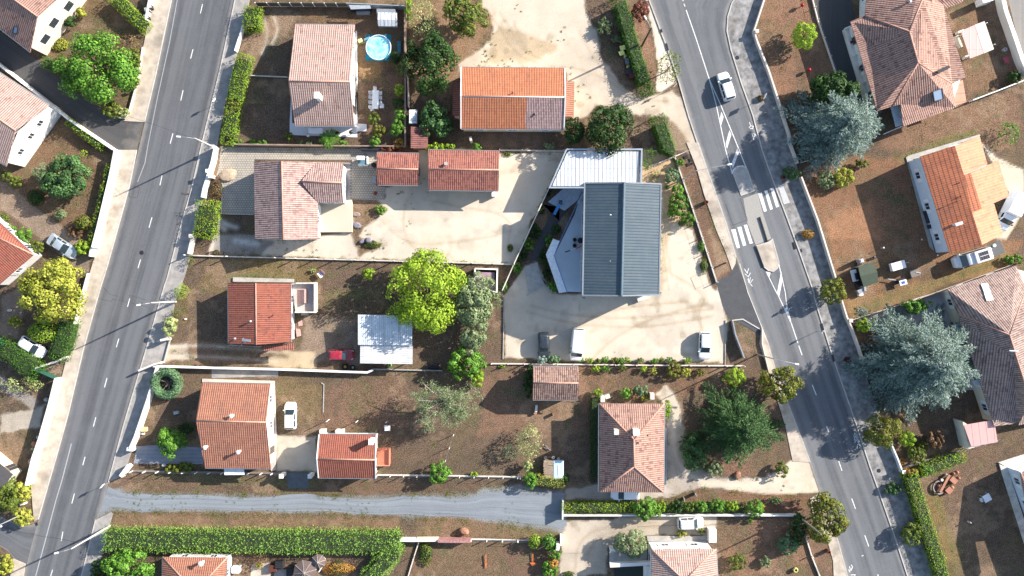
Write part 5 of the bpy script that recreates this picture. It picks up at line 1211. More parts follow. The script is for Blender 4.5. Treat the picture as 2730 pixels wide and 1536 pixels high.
sheetS("tiled_yard", "N880,800 N1500,560 N1700,500 N1800,480 N1900,720 N2150,1449 N1700,1449 N1500,900 N1100,740 N960,800", .02, pavemat("grey_paving", (.5, .46, .46), (.42, .39, .4), .35, .35, .3))
e = empty("veranda", "pink ribbed veranda with a white windowed side on the right edge house", "veranda", (*W("R2100,90")[0].xy, 0))
roof_mesh([W("R1955,-10@3.0 R2248,-60@3.0 R2282,155@2.7 R2028,200@2.7")], .05).build("roof", PINKP, e); MB().prism(W("R1900,-60 R1960,-20 R2020,190 R1960,205", 1.3), 0, 2.4).build("wall", CREAM, e)
wa, wb = W("R1888,-40 R1948,195"); 
for t in (.3, .55): window(e, wa, wb, t, .8, 1.0, 2.1)
MB().ribbon(W("R1875,0 R1945,200"), .35, 0, .3).build("step", CONC, e)
# --- R right bottom edge house
e = empty("house", "white walled house with terrace and red roof cut by the right edge near the corner", "house", (*W("R2520,600")[0].xy, 0))
body(e, W("R2365,395 R2560,470 R3100,300 R3100,1400 R2780,1500", 0), 3.3, BLUEW); roof_mesh([W("R2500,460@3.3 R3100,290@3.3 R3100,900@5.0 R2700,950@4.9"), W("R2500,460@3.3 R2700,950@4.9 R2780,1450@4.6 R2660,1300@3.3")]).build("roof", T_ROSE, e)
MB().prism(W("R2280,350 R2560,260 R2560,470 R2370,395"), 0, .2).prism(W("R2290,365 R2365,395 R2640,1230 R2536,1140"), 0, .2).build("terrace", OLDW, e)
# --- courtyard pavings
sheetS("paved_court", "G100,40 G1450,60 G1610,95 G1610,420 G1690,430 G1685,555 G1370,550 G1370,170 G430,165 G430,700 G105,690 G120,410 G60,360 G60,330 G90,200", .03, pavemat("court_paving", (.42, .37, .3), (.32, .29, .25), .38, .34, .75, .2))
sheetS("wood_deck", "G1290,195 G1370,195 G1370,552 G1310,552 G1305,230", .05, pavemat("deck_boards", (.36, .33, .31), (.28, .26, .25), 3., .22, .6))
struct(MB().ribbon(W("G120,405 G110,690 G430,698"), .1, 0, .14).build("court_kerb", KERB))
sheetS("white_terrace", "B625,1180 B640,890 B650,1190 B1255,1200 B1282,780 B1275,300 B1260,300 B1270,800 B1285,1195 B1370,1200 B1368,1268 B1278,1270 B1278,1328 B625,1305", .05, plain("white_terrace_slab", (.68, .66, .66), var=.1))
sheetS("pebble_bed", "O1325,195 O1500,185 O1950,205 O1965,365 O1290,360", .04, pavemat("pebbles", (.05, .055, .08), (.11, .12, .15), .22, .2, .8, .3, (.42, .43, .46)))
sheetS("grey_terrace", "G1470,60 G1700,60 G1700,100 G1610,130 G1470,110", .04, PAVG)
sheetS("ramp_path", "H1055,760 H850,1115 H770,1160 H790,1060 H985,660 H1060,560 H900,600 H1150,640", .02, ASPHD)
sheetS("play_surface", "H1100,440 H1290,440 H1230,560 H1105,660 H945,575", .05, plain("play_grey", (.5, .57, .66)))
sheetS("entry_slab", "H720,1200 H845,1155 H875,1290 H955,1449 M740,80 M640,-10 M450,110 H760,1449", .045, CONC)
sheetS("drive_slab", "K2045,802 L512,815 L515,880 K2045,900", .03, PAVG)
struct(MB().ribbon(W("M232,110 M222,715"), .12, 0, .12).build("lot_kerb", KERB)); 
mb = MB()
for a, b in (("I390,975", "I540,910"), ("I495,1040", "I560,1015"), ("I455,1145", "I590,1085"), ("I515,1305", "I645,1245"), ("I560,1418", "I690,1355"), ("I515,1305", "I560,1418")): mb.ribbon(W(a+" "+b), .06, .01, .016)
struct(mb.build("parking_lines", plain("faint_line", (.4, .36, .31))))
# ================================================================ WALLS AND FENCES
wall("A-300,390 A-100,540 A170,745 A540,1035 A700,1165 A1120,1449 F1165,92", .3, 1.3, "long white wall along the side street from the white house to the corner")
wall("F1165,95 F1120,330 F1000,830 F950,1020", .35, 1.7, "thick white wall along the left pavement beside the dark green garden")
wall("F930,1022 F915,1105", .3, 1.4, "short white wall end beside the silver car's driveway")
wall("A1388,462 A1335,800 A1255,1090 A1210,1145 A1150,1140", .14, .45, "low cream garden wall curving round the bright green maple's corner", PEACH)
wall("A1490,-60 A1440,215", .2, 1.2, "white wall by the grey bins at the top of the left road", WHITE)
wall("F870,1265 K840,0 K730,410 K675,640", .22, .7, "thin white kerb wall beside the yellow green tree and hedge", WHITE)
wall("K600,890 K540,1130 K450,1449 O380,290 O318,548", .35, 1.7, "long thick white wall at the lower left along the road", WHITE)
wall("K672,690 K600,725 K370,802", .25, 1.0, "pale gate wall stub beside the long clipped hedge", OLDW)
fence("K0,498 K370,800 K570,890", 2.2, 1.7, "dark green panel fence beside the white hatchback's drive", DARKM, .06, 0, plain("green_screen", (.02, .1, .07)), None, "panel_fence")
wall("K1552,790 K1470,1080 K1345,1449 O1295,200", .3, 1.4, "white roadside wall left of the ring shaped bush", WHITE)
wall("O1320,212 O1265,205", .5, 1.3, "white gatepost wall at the pebble bed corner", WHITE); wall("O1275,368 O1200,470", .5, 1.2, "white gatepost wall at the lane fence corner", WHITE)
wall("K1505,778 K2100,795 L510,808 L1000,826 L1385,838 L1440,812", .22, .9, "white wall between the red house's drive and the big orange house", OLDW, cope=WHITE)
fence("L1440,812 L2100,826", 2.5, 1.0, "low wire fence carrying on from the white wall below the carport", GREYW, .07, 2, None, CONC)
wall("K1650,520 K1590,745", .12, .35, "low kerb wall between the two gateposts on the left road", CONC); wall("K1655,515 K1590,528", .35, 1.5, "upper gatepost of the red house's drive", OLDW, "gatepost", name="gatepost"); wall("K1590,742 K1520,760 K1375,820", .25, 1.3, "leaning pale gate wall across the left pavement", OLDW)
wall("B95,1405 B620,1412 B1100,1420 B1750,1425", .18, 1.1, "brown north wall between the pool garden and the paved court", BROWNW)
wall("B1748,60 B1750,600 B1752,1000 B1752,1425", .2, 1.5, "dark brown wall right of the pool garden", BROWNW); wall("B1780,1050 B1770,750", .12, 1.2, "thin tan wall strip under the dark round tree", PEACH)
wall("A2368,262 A2290,510", .2, 1.0, "white roadside wall between the small and the long clipped hedge", WHITE)
fence("B320,60 B1200,65", 1.75, 1.5, "top wire fence with white concrete posts above the pool garden", WHITE, .12, 3, plain("mesh_panel", (.1, .1, .09)), None)
wall("B1190,70 B1745,95", .12, 1.7, "grey panel wall at the top right of the pool garden", plain("grey_panel", (.3, .33, .36)))
wall("B220,735 B610,750", .08, .5, "thin grey garden border across the front lawn", OLDW)
wall("F2110,55 F2080,200 F2040,330 F2000,460 F1985,540", .3, 1.4, "white garden wall with pillars beside the paved court and road", WHITE, pillars="F2095,60 F2045,290 F2070,340")
wall("F1890,905 F1850,1080", .35, 1.2, "pale gate wall at the left end of the concrete yard", OLDW, pillars="F1880,910")
fence("F1815,1090 G30,1098 G650,1115 G1600,1140 G2530,1165 H620,1178", 2.66, 1.5, "long fence with leaning posts between the sand yard and the red house", OLDW, .13, 3, None, OLDW)
fence("H1125,85 H480,78", 3., 1.2, "plain fence along the top of the central sand yard", OLDW, .08, 2, None, PEACH)
wall("H1110,110 H900,560 H615,1180 H505,1430", .14, 1.3, "slanting pale wall left of the warehouse garden", OLDW)
fence("H620,1180 H500,1430 M222,110", 2.2, 1.0, "short rail fence running down to the gravel forecourt corner", OLDW, .07, 2)
fence("I350,125 I480,500 I620,920 I760,1350", 2.4, 1.0, "low pale fence between the warehouse forecourt and the right road verge", OLDW, .1, 2, None, OLDW)
fence("I100,240 I300,160 I480,88", 2.2, .9, "low wooden rail fence above the warehouse's right corner", OLDW, .08, 2, None, PEACH)
wall("M2370,340 M2365,770", .1, .12, "thin kerb at the right end of the gravel forecourt", CONC)
fence("M110,758 M900,765 M1500,772 M2536,780", 2.66, 1.3, "long fence with posts below the gravel forecourt's shrubs", PEACH, .12, 2, None, PEACH)
wall("M2425,345 M2450,470 M2536,700", .18, .9, "grey railing wall at the forecourt's lower right corner", METG); wall("N0,850 N0,1000 N60,1250", .1, .4, "rusty edging strip beside the corner pavement", PEACH)
wall("D1225,-40 D1108,318 D1140,420", .22, .9, "upper pale wall right of the curved pavement", PEACH)
wall("D1140,420 D1250,700 D1449,1310 I1450,0 I1530,210", .25, .9, "long peach wall between the far pavement and the cedar garden", PEACH, pillars="D1130,325")
wall("I1560,340 I1720,760 I1900,1345", .22, 1.0, "long cream wall between the far pavement and the bare red lawn", PEACH)
wall("N745,560 N800,740 N850,850 N920,1040 N1000,1280", .2, 1.0, "cream wall beside the pavement left of the biggest cedar", PEACH, pillars="N830,775")
wall("R1225,160 R1290,310 R1330,420", .2, 1.0, "white wall end near the rounded yellow bushes", WHITE, pillars="R1335,425"); wall("R1345,470 R1440,750 R1560,1110 R1670,1480", .16, .7, "dark low wall along the foot of the long clipped hedge", DARKM)
fence("E478,-40 E540,200 E720,730", 2.5, .8, "thin cream fence between the front lawn and the dark driveway", PEACH, .08, 2, None, PEACH)
wall("E2000,985 E2250,890 E2530,780", .16, 1.2, "white wall running right from the many hipped house", WHITE); fence("E1870,1030 E1370,1215 E1170,1300", 2., .5, "low stone edging behind the many hipped house", OLDW, .08, 0, None, OLDW)
fence("J10,345 J120,310", 1.4, .9, "short white fence under the blue cedar's lower edge", WHITE, .06, 2, WHITE)
fence("N870,775 N1500,575 N2420,240", 3.3, 1.1, "dark fence along the lower edge of the bare red lawn", DARKM, .1, 2, plain("dark_mesh", (.05, .045, .04)), PEACH)
wall("E2260,-60 E2300,130 E2400,420 E2460,600 E2530,760", .6, 1.5, "wide white panelled wall in the top right corner", plain("panel_white", (.76, .72, .64), var=.06))
fence("R1350,395 R1800,265 R2300,130", 2.8, .8, "low dark garden fence above the bright clipped hedge", GREYW, .08, 2, None, GREYW)
fence("O1290,430 O2536,450 P280,452", 1.95, 1.35, "lower lane fence with leaning white posts below the orange house", WHITE, .12, 3, None, plain("fence_plinth", (.25, .2, .17)))
for s, l in (("P270,470", "left white gatepost of the gravel drive off the lane"), ("P545,472", "right white gatepost of the gravel drive off the lane")):
    p = W(s, .8)[0]; o = MB().box((0, 0, .85), (.5, .5, 1.7)).box((0, 0, 1.74), (.62, .62, .08)).build("gatepost", WHITE); o.location = (p.x, p.y, 0); tag(o, l, "gatepost")
fence("P1185,470 P1700,475 P2536,488 Q170,490 Q230,495", 2.0, 1.3, "lane fence with white posts right of the small red house", WHITE, .1, 3, None, OLDW)
fence("P1920,80 P1840,330", 2.3, 1.3, "wire fence running down from the bare pale tree", WHITE, .08, 3, None, None)
wall("L930,945 L955,960 L948,1230", .12, .08, "narrow pale garden edging beside the white hatchback lawn", CONC, "edging", name="garden_edging")
wall("P1380,1080 P1560,1082", .3, 1.3, "white wall at the right end of the feathery hedge", WHITE); wall("P1565,1080 P1775,1078", .35, 1.3, "cream gate between the white wall and the maroon gate", PEACH, "gate", name="gate")
wall("P1775,1082 P2085,1085", .4, 1.5, "maroon gate with a rough top on the lower lane edge", plain("maroon_gate", (.25, .08, .09), sc=4, c2=(.4, .25, .22)), "gate", name="gate")
fence("P2090,1090 P2240,1092 P2536,1097 Q0,1097 Q300,1100", 2.35, 1.2, "fence with white posts along the lane above the dark plot", WHITE, .12, 3, None, OLDW)
fence("P1588,1105 P1540,1250 P1480,1449 P1450,1560", 2.5, 1.4, "slanting thin fence left of the dark lower plot", PALEB, .07, 2, None, PEACH)
wall("Q575,848 Q1600,848 Q2536,848 R370,850", .22, .9, "long white wall below the row of bushes and clipped hedge", WHITE); wall("Q578,700 Q575,880", .22, 1.3, "white wall stub at the lane's right end", OLDW)
wall("Q560,1038 Q560,1130", .25, 1.2, "white gate wall at the lower forecourt entrance", WHITE, pillars="Q525,1150")
fence("R430,1085 R480,1250 R560,1449 R590,1550", 2.4, .9, "pale stone fence between the bottom garden and the right road verge", OLDW, .12, 0, None, OLDW)
wall("Q1575,20 Q1575,560", .14, .3, "thin grey kerb wall right of the hipped rose tiled house", METG)
# ================================================================ VEGETATION
V_ = plant
V_('clump', "A930,650", 375, 315, 6.5, 'green', "huge bright green maple filling the corner between the left road and side street")
V_('loose', "A1230,440", 120, 120, 3., 'brown', "brown half bare shrub beside the huge bright green maple")
V_('clump', "A1070,1060", 85, 85, 1.9, 'olive', "olive bush at the tip of the side street corner garden"); V_('clump', "A1190,1085", 55, 50, 1.5, 'pale', "small pale green bush on the curved wall tip of the corner garden")
V_('clump', "A1300,640", 60, 190, 1.4, 'olive', "narrow olive shrub strip between the huge maple and the cream wall")
V_('clump', "A665,205", 65, 60, 1.6, 'dark', "dark green bush at the pink rendered house's window"); V_('clump', "A780,120", 50, 60, 1.3, 'yellow', "yellow flowering bush beside the pink rendered house's wall")
V_('low', "A570,430", 90, 60, .5, 'yellow', "low yellow green planting at the foot of the pink rendered house")
hedge("A1065,-60 A1240,120 A1400,265", 125, 1.6, 'hedge', "bright clipped hedge slanting to the left road at the top left")
hedge("A400,590 A560,660 A760,860", 105, 1.3, 'hedged', "low hedge between the huge maple and the dark side street")
hedge("A640,1165 A800,1290 A985,1425", 75, 1.2, 'hedge', "narrow hedge behind the long white wall near the white gabled house", rough=.08)
hedge("A2440,60 A2420,170 A2430,290", 165, 1.7, 'hedge', "short thick clipped hedge block right of the left road at the top")
hedge("A2360,520 A2300,760 A2245,1000", 140, 1.7, 'hedge', "long clipped hedge with a brown end beside the left road")
V_('low', "A2245,1000", 55, 35, 1.6, 'brown', "brown dead patch of hedge between the two long clipped hedges")
hedge("A2240,1030 A2185,1385", 130, 1.7, 'hedge', "lower clipped hedge ending by the brown wall above the paved court")
V_('clump', "B100,1370", 55, 40, .9, 'green', "small green shrub in the pool garden's bottom left corner"); V_('clump', "B310,1378", 85, 30, .7, 'green', "low spreading green shrub on the pool garden's bottom border")
V_('clump', "B620,1325", 50, 42, 1., 'olive', "olive shrub at the corner of the white terrace"); V_('loose', "B730,1375", 30, 35, .9, 'dark', "thin dark shrub below the white terrace's left part")
V_('palm', "B1005,1340", 105, 85, 1.9, 'green', "small palm with green fronds below the white terrace"); V_('clump', "B1130,1390", 50, 35, 1., 'green', "round green bush right of the small palm")
V_('ball', "B1082,1290", 24, 24, .8, 'dark', "dark clipped ball on the white terrace's edge"); V_('clump', "B820,1390", 45, 25, .6, 'sage', "grey green low plant left of the small palm")
V_('clump', "B1440,1150", 62, 62, 1.8, 'olive', "olive shrub below the white garden table"); V_('clump', "B1485,1265", 65, 62, 1.6, 'autumn', "brownish shrub below the olive shrub near the table"); V_('clump', "B1445,1370", 52, 55, 1.5, 'green', "green shrub against the brown wall below the brownish shrub")
V_('clump', "B1700,1110", 60, 55, 2.2, 'green', "leafy green shrub by the wall left of the small metal lean-to"); V_('clump', "B1665,1235", 70, 80, 2.0, 'green', "large green shrub with pink flowers near the wall"); V_('clump', "B1685,1385", 62, 50, 1.4, 'orange', "orange leaved shrub in the pool garden's bottom right corner")
V_('clump', "B1690,870", 55, 55, 1.8, 'lime', "yellow green shrub right of the white garden table"); V_('clump', "B1670,990", 58, 50, 1.7, 'dark', "dark green shrub below the yellow green one by the brown wall")
V_('loose', "B1690,670", 50, 70, 1.9, 'olive', "olive shrub against the brown wall under the dark round tree"); V_('clump', "B1770,70", 35, 130, 2.3, 'hedge', "tall narrow bright shrub at the top of the dark brown wall")
V_('ball', "B1640,560", 60, 62, 1.8, 'dark', "dark clipped cone beside the pool's lower right edge")
V_('loose', "B1910,170", 135, 165, 3.6, 'pale', "light green feathery tree at the top above the dark round tree"); V_('clump', "B1980,590", 250, 300, 6.0, 'dark', "big dark green tree behind the brown wall right of the pool")
V_('clump', "B2310,150", 205, 200, 5.0, 'olive', "big olive green round tree at the top edge beside the sand yard"); V_('clump', "B2020,1160", 165, 165, 3.6, 'fir', "round dark green tree above the red brown shed")
V_('clump', "B2050,1415", 150, 38, 1.3, 'olive', "low spreading olive bush at the garage roof's left end"); V_('clump', "C255,1425", 48, 45, 1.6, 'green', "small green bush at the garage's top edge")
V_('clump', "C1535,1230", 232, 232, 6.0, 'dark', "large dark green round tree overhanging the white flat roof"); V_('clump', "C1205,1275", 95, 130, 3.4, 'dark', "smaller dark tree left of the large dark green round tree")
V_('clump', "C960,1410", 60, 38, 1., 'sage', "low grey green bush below the long orange house's corner")
hedge("C1625,-60 C1740,330 C1915,900", 130, 2.0, 'hedged', "long tall dark clipped hedge left of the bins and the right road", rough=.07)
hedge("C2000,1115 C2120,1449 I290,105", 140, 1.9, 'hedged', "short dark clipped hedge at the sand driveway to the right road", rough=.07)
V_('clump', "C1845,105", 88, 95, 2.2, 'red', "dark red leaved shrub between the long hedge and the right road"); V_('loose', "C2115,650", 118, 150, 4., 'olive', "half bare olive tree at the right road's left kerb")
V_('bare', "C1490,260", 75, 90, .9, 'sage', "heap of pale pruned branches left of the long tall hedge", name="branch_heap", cat="branches", bark=PALEB); V_('bare', "C1610,380", 60, 40, .6, 'sage', "smaller heap of cut branches above the yellow bins", name="branch_heap", cat="branches", bark=PALEB)
V_('ball', "D1195,948", 38, 32, .8, 'brown', "small brown green shrub on the pavement beside the road car")
V_('clump', "E415,342", 120, 122, 3.6, 'lime', "small round bright lime tree on the top right front lawn"); V_('clump', "E700,860", 265, 160, 4.6, 'dark', "dark green tree behind the upper blue cedar")
V_('cedar', "E740,1225", 500, 430, 9., 'blue', "upper blue cedar spreading beside the many hipped house"); V_('loose', "E2400,1285", 100, 105, 2.2, 'green', "feathery green bush on the lawn near the right edge"); V_('clump', "E2455,745", 70, 60, 1.5, 'dark', "dark bush at the white wall's right end"); V_('clump', "E1050,910", 42, 25, .7, 'red', "small red flowered plant at the side terrace of the many hipped house")
V_('clump', "F610,320", 235, 215, 3.4, 'fir', "broad dark green tree in the garden behind the thick white wall"); V_('bare', "F410,300", 95, 110, 3., 'sage', "bare pale branched tree beside the broad dark garden tree", bark=PALEB, extra=2)
V_('ball', "F335,530", 80, 80, 1.4, 'dark', "dark clipped ball bush beside the left garden path"); V_('clump', "F65,325", 55, 45, 1.3, 'olive', "olive bush at the left edge above the garden path"); V_('clump', "F155,385", 65, 60, 1.4, 'olive', "olive bush between the edge bush and the dark clipped ball")
V_('ball', "F575,697", 62, 50, 1.2, 'sage', "grey green clipped bush at the garden path's bend"); V_('ball', "F800,772", 82, 72, 1.7, 'autumn', "round golden green clipped bush near the white wall"); V_('clump', "F725,865", 75, 60, 1., 'brown', "brown green low bush below the golden clipped bush")
V_('clump', "F805,1020", 90, 72, 1.5, 'hedge', "bright green bush between the silver car and the white wall end"); V_('clump', "F215,910", 85, 85, 1.6, 'green', "green bush above the red ribbed roof's corner"); V_('clump', "F355,1015", 70, 70, 1.6, 'olive', "olive bush between the silver car and the red ribbed roof"); V_('clump', "F100,830", 62, 45, 1., 'green', "low green bush further left of the silver car"); V_('low', "F30,740", 60, 60, .6, 'olive', "low olive planting at the left edge by the garden path")
V_('loose', "F810,105", 38, 40, 1.5, 'lime', "tiny bright green sapling near the long white wall"); hedge("F1050,215 F990,430 F930,700 F870,965", 40, 1.3, 'hedge', "thin ivy hedge along the inside of the thick white wall", rough=.12)
V_('clump', "K490,45", 310, 290, 6.0, 'yellow', "large yellow green tree beside the left road above the clipped hedge"); V_('ball', "K405,455", 135, 100, 2.2, 'lime', "lime green clipped dome bush below the large yellow green tree"); V_('clump', "K430,330", 80, 60, 2.3, 'green', "green bush between the yellow green tree and the lime dome"); V_('clump', "K140,350", 70, 58, 1., 'yellow', "yellow autumn bush on the left garden path")
hedge("K650,320 K600,520 K530,720", 165, 1.8, 'hedged', "clipped green hedge along the left road above the gate wall", rough=.08); hedge("K-40,590 K160,700 K350,860", 190, 2.0, 'hedged', "broad dark hedge below the green panel fence", rough=.1); 
V_('loose', "K215,960", 185, 70, 1.3, 'pale', "pale green low bush on the patio at the left edge")
def ring():
    e = empty("ring_shrub", "ring shaped clipped bush with bare twigs in the middle beside the roadside wall", "shrub", (*W("K1612,950", .8)[0].xy, 0)); p = e.location
    n = 4200; a = rng.uniform(0, 6.283, n); b = rng.uniform(-.6, 3.7, n); R, r = 1.72, .6
    q = np.stack([(R+r*np.cos(b))*np.cos(a)+p.x, (R+r*np.cos(b))*np.sin(a)+p.y, .85+.8*np.sin(b)], 1); nn = np.stack([np.cos(b)*np.cos(a), np.cos(b)*np.sin(a), np.sin(b)], 1)
    q += rng.normal(size=q.shape)*.05; q[:, 2] = np.maximum(q[:, 2], .03); leaves('foliage', q, nn+rng.normal(size=nn.shape)*.4, .19*rng.uniform(.7, 1.3, n), LF['teal'], e)
    mb = MB(); mb.tube([(p.x+1.6*math.cos(t), p.y+1.6*math.sin(t), .7) for t in np.linspace(0, 6.283, 20)], .45, 8); mb.build('core', CORE, e); mb = MB()
    for i in range(26):
        t = rng.uniform(0, 6.283); rr = rng.uniform(.2, 1.2); d = Vector((math.cos(t)*rr, math.sin(t)*rr, rng.uniform(.5, 1.2))); mb.tube([Vector((p.x, p.y, 0))+d*.2, Vector((p.x, p.y, 0))+d*.7, Vector((p.x, p.y, 0))+d+Vector(sph(1)[0])*.3], [.05, .035, .015], 4)
    mb.build('branches', PALEB, e)
ring()
V_('clump', "K1640,400", 70, 100, 2.0, 'pale', "yellow green shrub at the roadside above the upper gatepost"); V_('loose', "K1755,60", 72, 72, 2.0, 'lime', "loose lime shrub on the road edge left of the deep red roof house"); V_('loose', "K1700,270", 45, 38, 1.1, 'olive', "thin olive weed bush between the two lime roadside shrubs"); V_('loose', "F1840,1150", 40, 60, 1.2, 'olive', "small olive weed bush at the corner below the pale gate wall")
V_('loose', "K1720,420", 1, 1, .3, 'olive', "tiny weed") if False else None
V_('clump', "O1640,135", 150, 145, 2.8, 'green', "vivid green small tree standing over the dark pebble bed"); V_('clump', "O1800,30", 70, 60, 1.8, 'dark', "dark bush behind the vivid green tree near the orange house")
V_('clump', "O1700,405", 110, 48, 1.1, 'autumn', "yellow and dark shrub on the lane fence below the pebble bed"); V_('clump', "O1810,395", 70, 50, 1.2, 'olive', "dark olive bush right of the yellow shrub by the lane fence")
V_('clump', "O85,660", 130, 180, 2.8, 'olive', "tall olive bushes at the left edge by the lower side street"); V_('clump', "O200,650", 100, 95, 2.3, 'yellow', "yellow olive bush beside the tall olive bushes and the pavement"); V_('clump', "O215,880", 85, 85, 2.0, 'yellow', "round yellow green bush at the lower side street's corner"); V_('clump', "O55,1340", 80, 90, 1.4, 'yellow', "yellow bush at the bottom left corner")
hedge("O1010,1110 P400,1130 P1375,1135", 195, 2.2, 'bamboo', "long tall feathery green hedge below the lane verge", ls=.25, dens=2.0, rough=.18, el=.28, droop=True); hedge("P1330,1080 P1320,1250 P1210,1360 P1080,1500", 170, 2.0, 'bamboo', "feathery hedge arm turning down beside the slanting thin fence", ls=.25, dens=2.0, rough=.18, el=.3, droop=True)
V_('clump', "O1230,1370", 235, 150, 4.2, 'green', "big green tree below the left end of the feathery hedge"); V_('clump', "O950,1400", 75, 110, 2.4, 'dark', "dark bush between the big green tree and the pavement")
V_('clump', "P1780,445", 108, 105, 2.6, 'green', "round bright green bush on the lane fence"); V_('clump', "P2115,465", 38, 26, .8, 'lime', "tiny lime bush on the lane fence further right")
V_('low', "P420,1340" if False else "P800,1380", 160, 60, .6, 'orange', "low orange brown planting right of the brown parasol"); V_('loose', "O2480,1300", 80, 90, 1.6, 'brown', "brown bare shrub between the bottom house and the barbecue"); V_('clump', "O2500,1350", 30, 30, .7, 'yellow', "tiny yellow shrub beside the white box left of the barbecue") 
V_('low', "P1650,1220", 60, 130, .8, 'olive', "weedy yellow planting along the slanting thin fence")
V_('bare', "L2110,1120", 330, 290, 5., 'sage', "pale half bare tree with spreading branches below the carport fence", bark=PALEB, extra=30); 
V_('clump', "G2100,1425", 345, 365, 7.0, 'lime', "large lime green tree beside the white carport"); V_('clump', "L2390,150", 215, 260, 5., 'sage', "grey green feathery tree right of the large lime tree"); V_('clump', "L2400,450", 150, 180, 4., 'sage', "light green feathery tree below the grey green one"); V_('clump', "L2330,760", 190, 150, 3.2, 'green', "dark green bush cluster at the fence right of the carport"); V_('clump', "L2440,900", 60, 90, 2., 'hedge', "bright green shrub below the dark green bush cluster")
V_('clump', "G1530,1268", 60, 62, 1.8, 'hedge', "small round green bush on the brown lawn left of the lime tree"); V_('clump', "G990,1240", 30, 22, .5, 'pale', "tiny pale plant beside the pink chair")
V_('clump', "G2200,50", 150, 45, 1.9, 'hedge', "spreading green bush above the garage's left corner"); V_('clump', "G1760,70", 110, 30, 1.2, 'red', "red brown creeper on the wall above the small outbuilding"); V_('low', "G60,450", 55, 120, .7, 'brown', "brown planting bed between the white wall and the court"); V_('low', "F1930,1075" if False else "G60,1065", 80, 18, .4, 'brown', "low brown weeds at the concrete yard's lower left corner")
hedge("F1990,560 F1985,740 F1950,915", 190, 1.9, 'hedge', "bright free standing hedge block between the left road and the concrete yard", rough=.1)
V_('clump', "G1650,650", 55, 48, .7, 'green', "small green weed clump on the sand yard's left part"); V_('low', "G1570,985", 90, 30, .4, 'olive', "flat weed patch below the two grey rocks"); V_('low', "H580,1020", 28, 40, .3, 'olive', "small olive weed on the sand by the slanting wall"); V_('low', "H555,112", 40, 22, .3, 'olive', "small weed at the top of the central sand yard")
V_('clump', "H2140,320", 72, 75, 1.7, 'teal', "grey green round shrub right of the annexe"); V_('clump', "H2215,190", 48, 42, 1.2, 'green', "small green shrub outside the rail above the warehouse"); V_('clump', "H2200,470", 55, 80, 1.4, 'green', "green shrub in the row between the warehouse and the low fence"); V_('clump', "H2205,600", 95, 105, 1.9, 'hedged', "largest green shrub of the row right of the warehouse"); V_('clump', "H2285,745", 78, 68, 1.7, 'hedged', "lowest green shrub of the row right of the warehouse")
V_('clump', "H2135,690", 45, 40, 1., 'green', "small green shrub under the largest of the warehouse row"); V_('loose', "H1900,200", 55, 55, 1.3, 'green', "small loose shrub right of the annexe's side"); V_('loose', "H1935,105", 70, 45, 1.5, 'green', "sprawling green shrub above the annexe's right corner"); V_('loose', "H1985,310", 50, 45, .7, 'olive', "thin weedy plant on the orange sand by the annexe"); V_('low', "H2098,430", 26, 18, .4, 'green', "tiny green plant beside the warehouse's top right corner"); V_('low', "H2425,1005", 32, 55, .7, 'green', "small green plant along the low fence by the road verge"); V_('low', "I700,1290" if False else "I640,1190", 30, 90, .5, 'olive', "dark weedy strip at the lower end of the low fence")
for i, (a, rx, ry, lf, l) in enumerate((("H885,660", 35, 40, 'dark', "dark small shrub beside the slide by the slanting wall"), ("H830,860", 70, 90, 'dark', "dark shrub along the ramp path, second from the slide"), ("H765,980", 65, 70, 'green', "green shrub along the slanting wall at mid ramp"), ("H700,1090", 65, 70, 'dark', "dark shrub below mid ramp by the slanting wall"), ("H650,1215", 62, 75, 'green', "lowest green shrub along the slanting wall"),
    ("H1030,840", 55, 60, 'dark', "dark shrub between the ramp path and the terrace beam"), ("H960,950", 60, 75, 'green', "green shrub left of the white canopy's top"), ("H900,1100", 55, 90, 'dark', "dark shrub left of the white canopy's bend"), ("H945,1250", 65, 90, 'dark', "dark shrub left of the white canopy's lower arm"), ("H990,1390", 60, 70, 'green', "green shrub at the white canopy's lower end"), ("H950,480", 30, 50, 'dark', "dark creeper under the annexe's slanted corner"))):
    V_('clump', a, rx*.82, ry*.82, .9, lf, l)
V_('loose', "M160,130", 60, 90, 2., 'sage', "grey green bush beside the forecourt's upper left corner"); V_('low', "H530,1390", 30, 50, .6, 'green', "low green plant along the short rail fence")
V_('clump', "M605,720", 50, 40, 1.3, 'blue', "pale blue green shrub at the dark parked car's nose"); V_('clump', "M712,718", 66, 42, 1.3, 'teal', "second blue green shrub between the dark car and white van")
xs_ = [975, 1060, 1135, 1210, 1300, 1355, 1425, 1545, 1690, 1750, 1830, 2000]
wh = ["right under the white van's nose", "next after the van's nose shrub", "third from the white van", "fourth from the white van", "fifth from the white van", "just left of the row's middle", "in the row's middle", "just right of the row's middle", "fifth from the white hatchback", "fourth from the white hatchback", "third from the white hatchback", "right of the golden shrub near the white hatchback"]
for i, x in enumerate(xs_): V_('clump', f"M{x},{722+(i%3)*6}", 32+(i*7 % 12), 26+(i*5 % 9), .75, ['green', 'hedge', 'olive', 'green', 'autumn'][i % 5], f"small shrub in the forecourt border row, {wh[i]}", group="small shrubs along the forecourt fence")
for x, y, r, lf, l in ((1115, 815, 40, 'hedge', "round lime bush below the fence, nearest to the brown garage"), (1215, 808, 38, 'green', "round green bush below the fence, second from the brown garage"), (1372, 800, 38, 'olive', "olive bush below the fence, third from the brown garage"), (1578, 810, 35, 'lime', "yellow green bush below the fence, fourth from the brown garage"), (1675, 832, 36, 'yellow', "yellow bush below the fence, left of the large golden shrub"), (2130, 845, 45, 'autumn', "thin autumn plant below the fence, right of the large golden shrub")):
    V_('clump', f"M{x},{y}", r, r*.9, .9, lf, l)
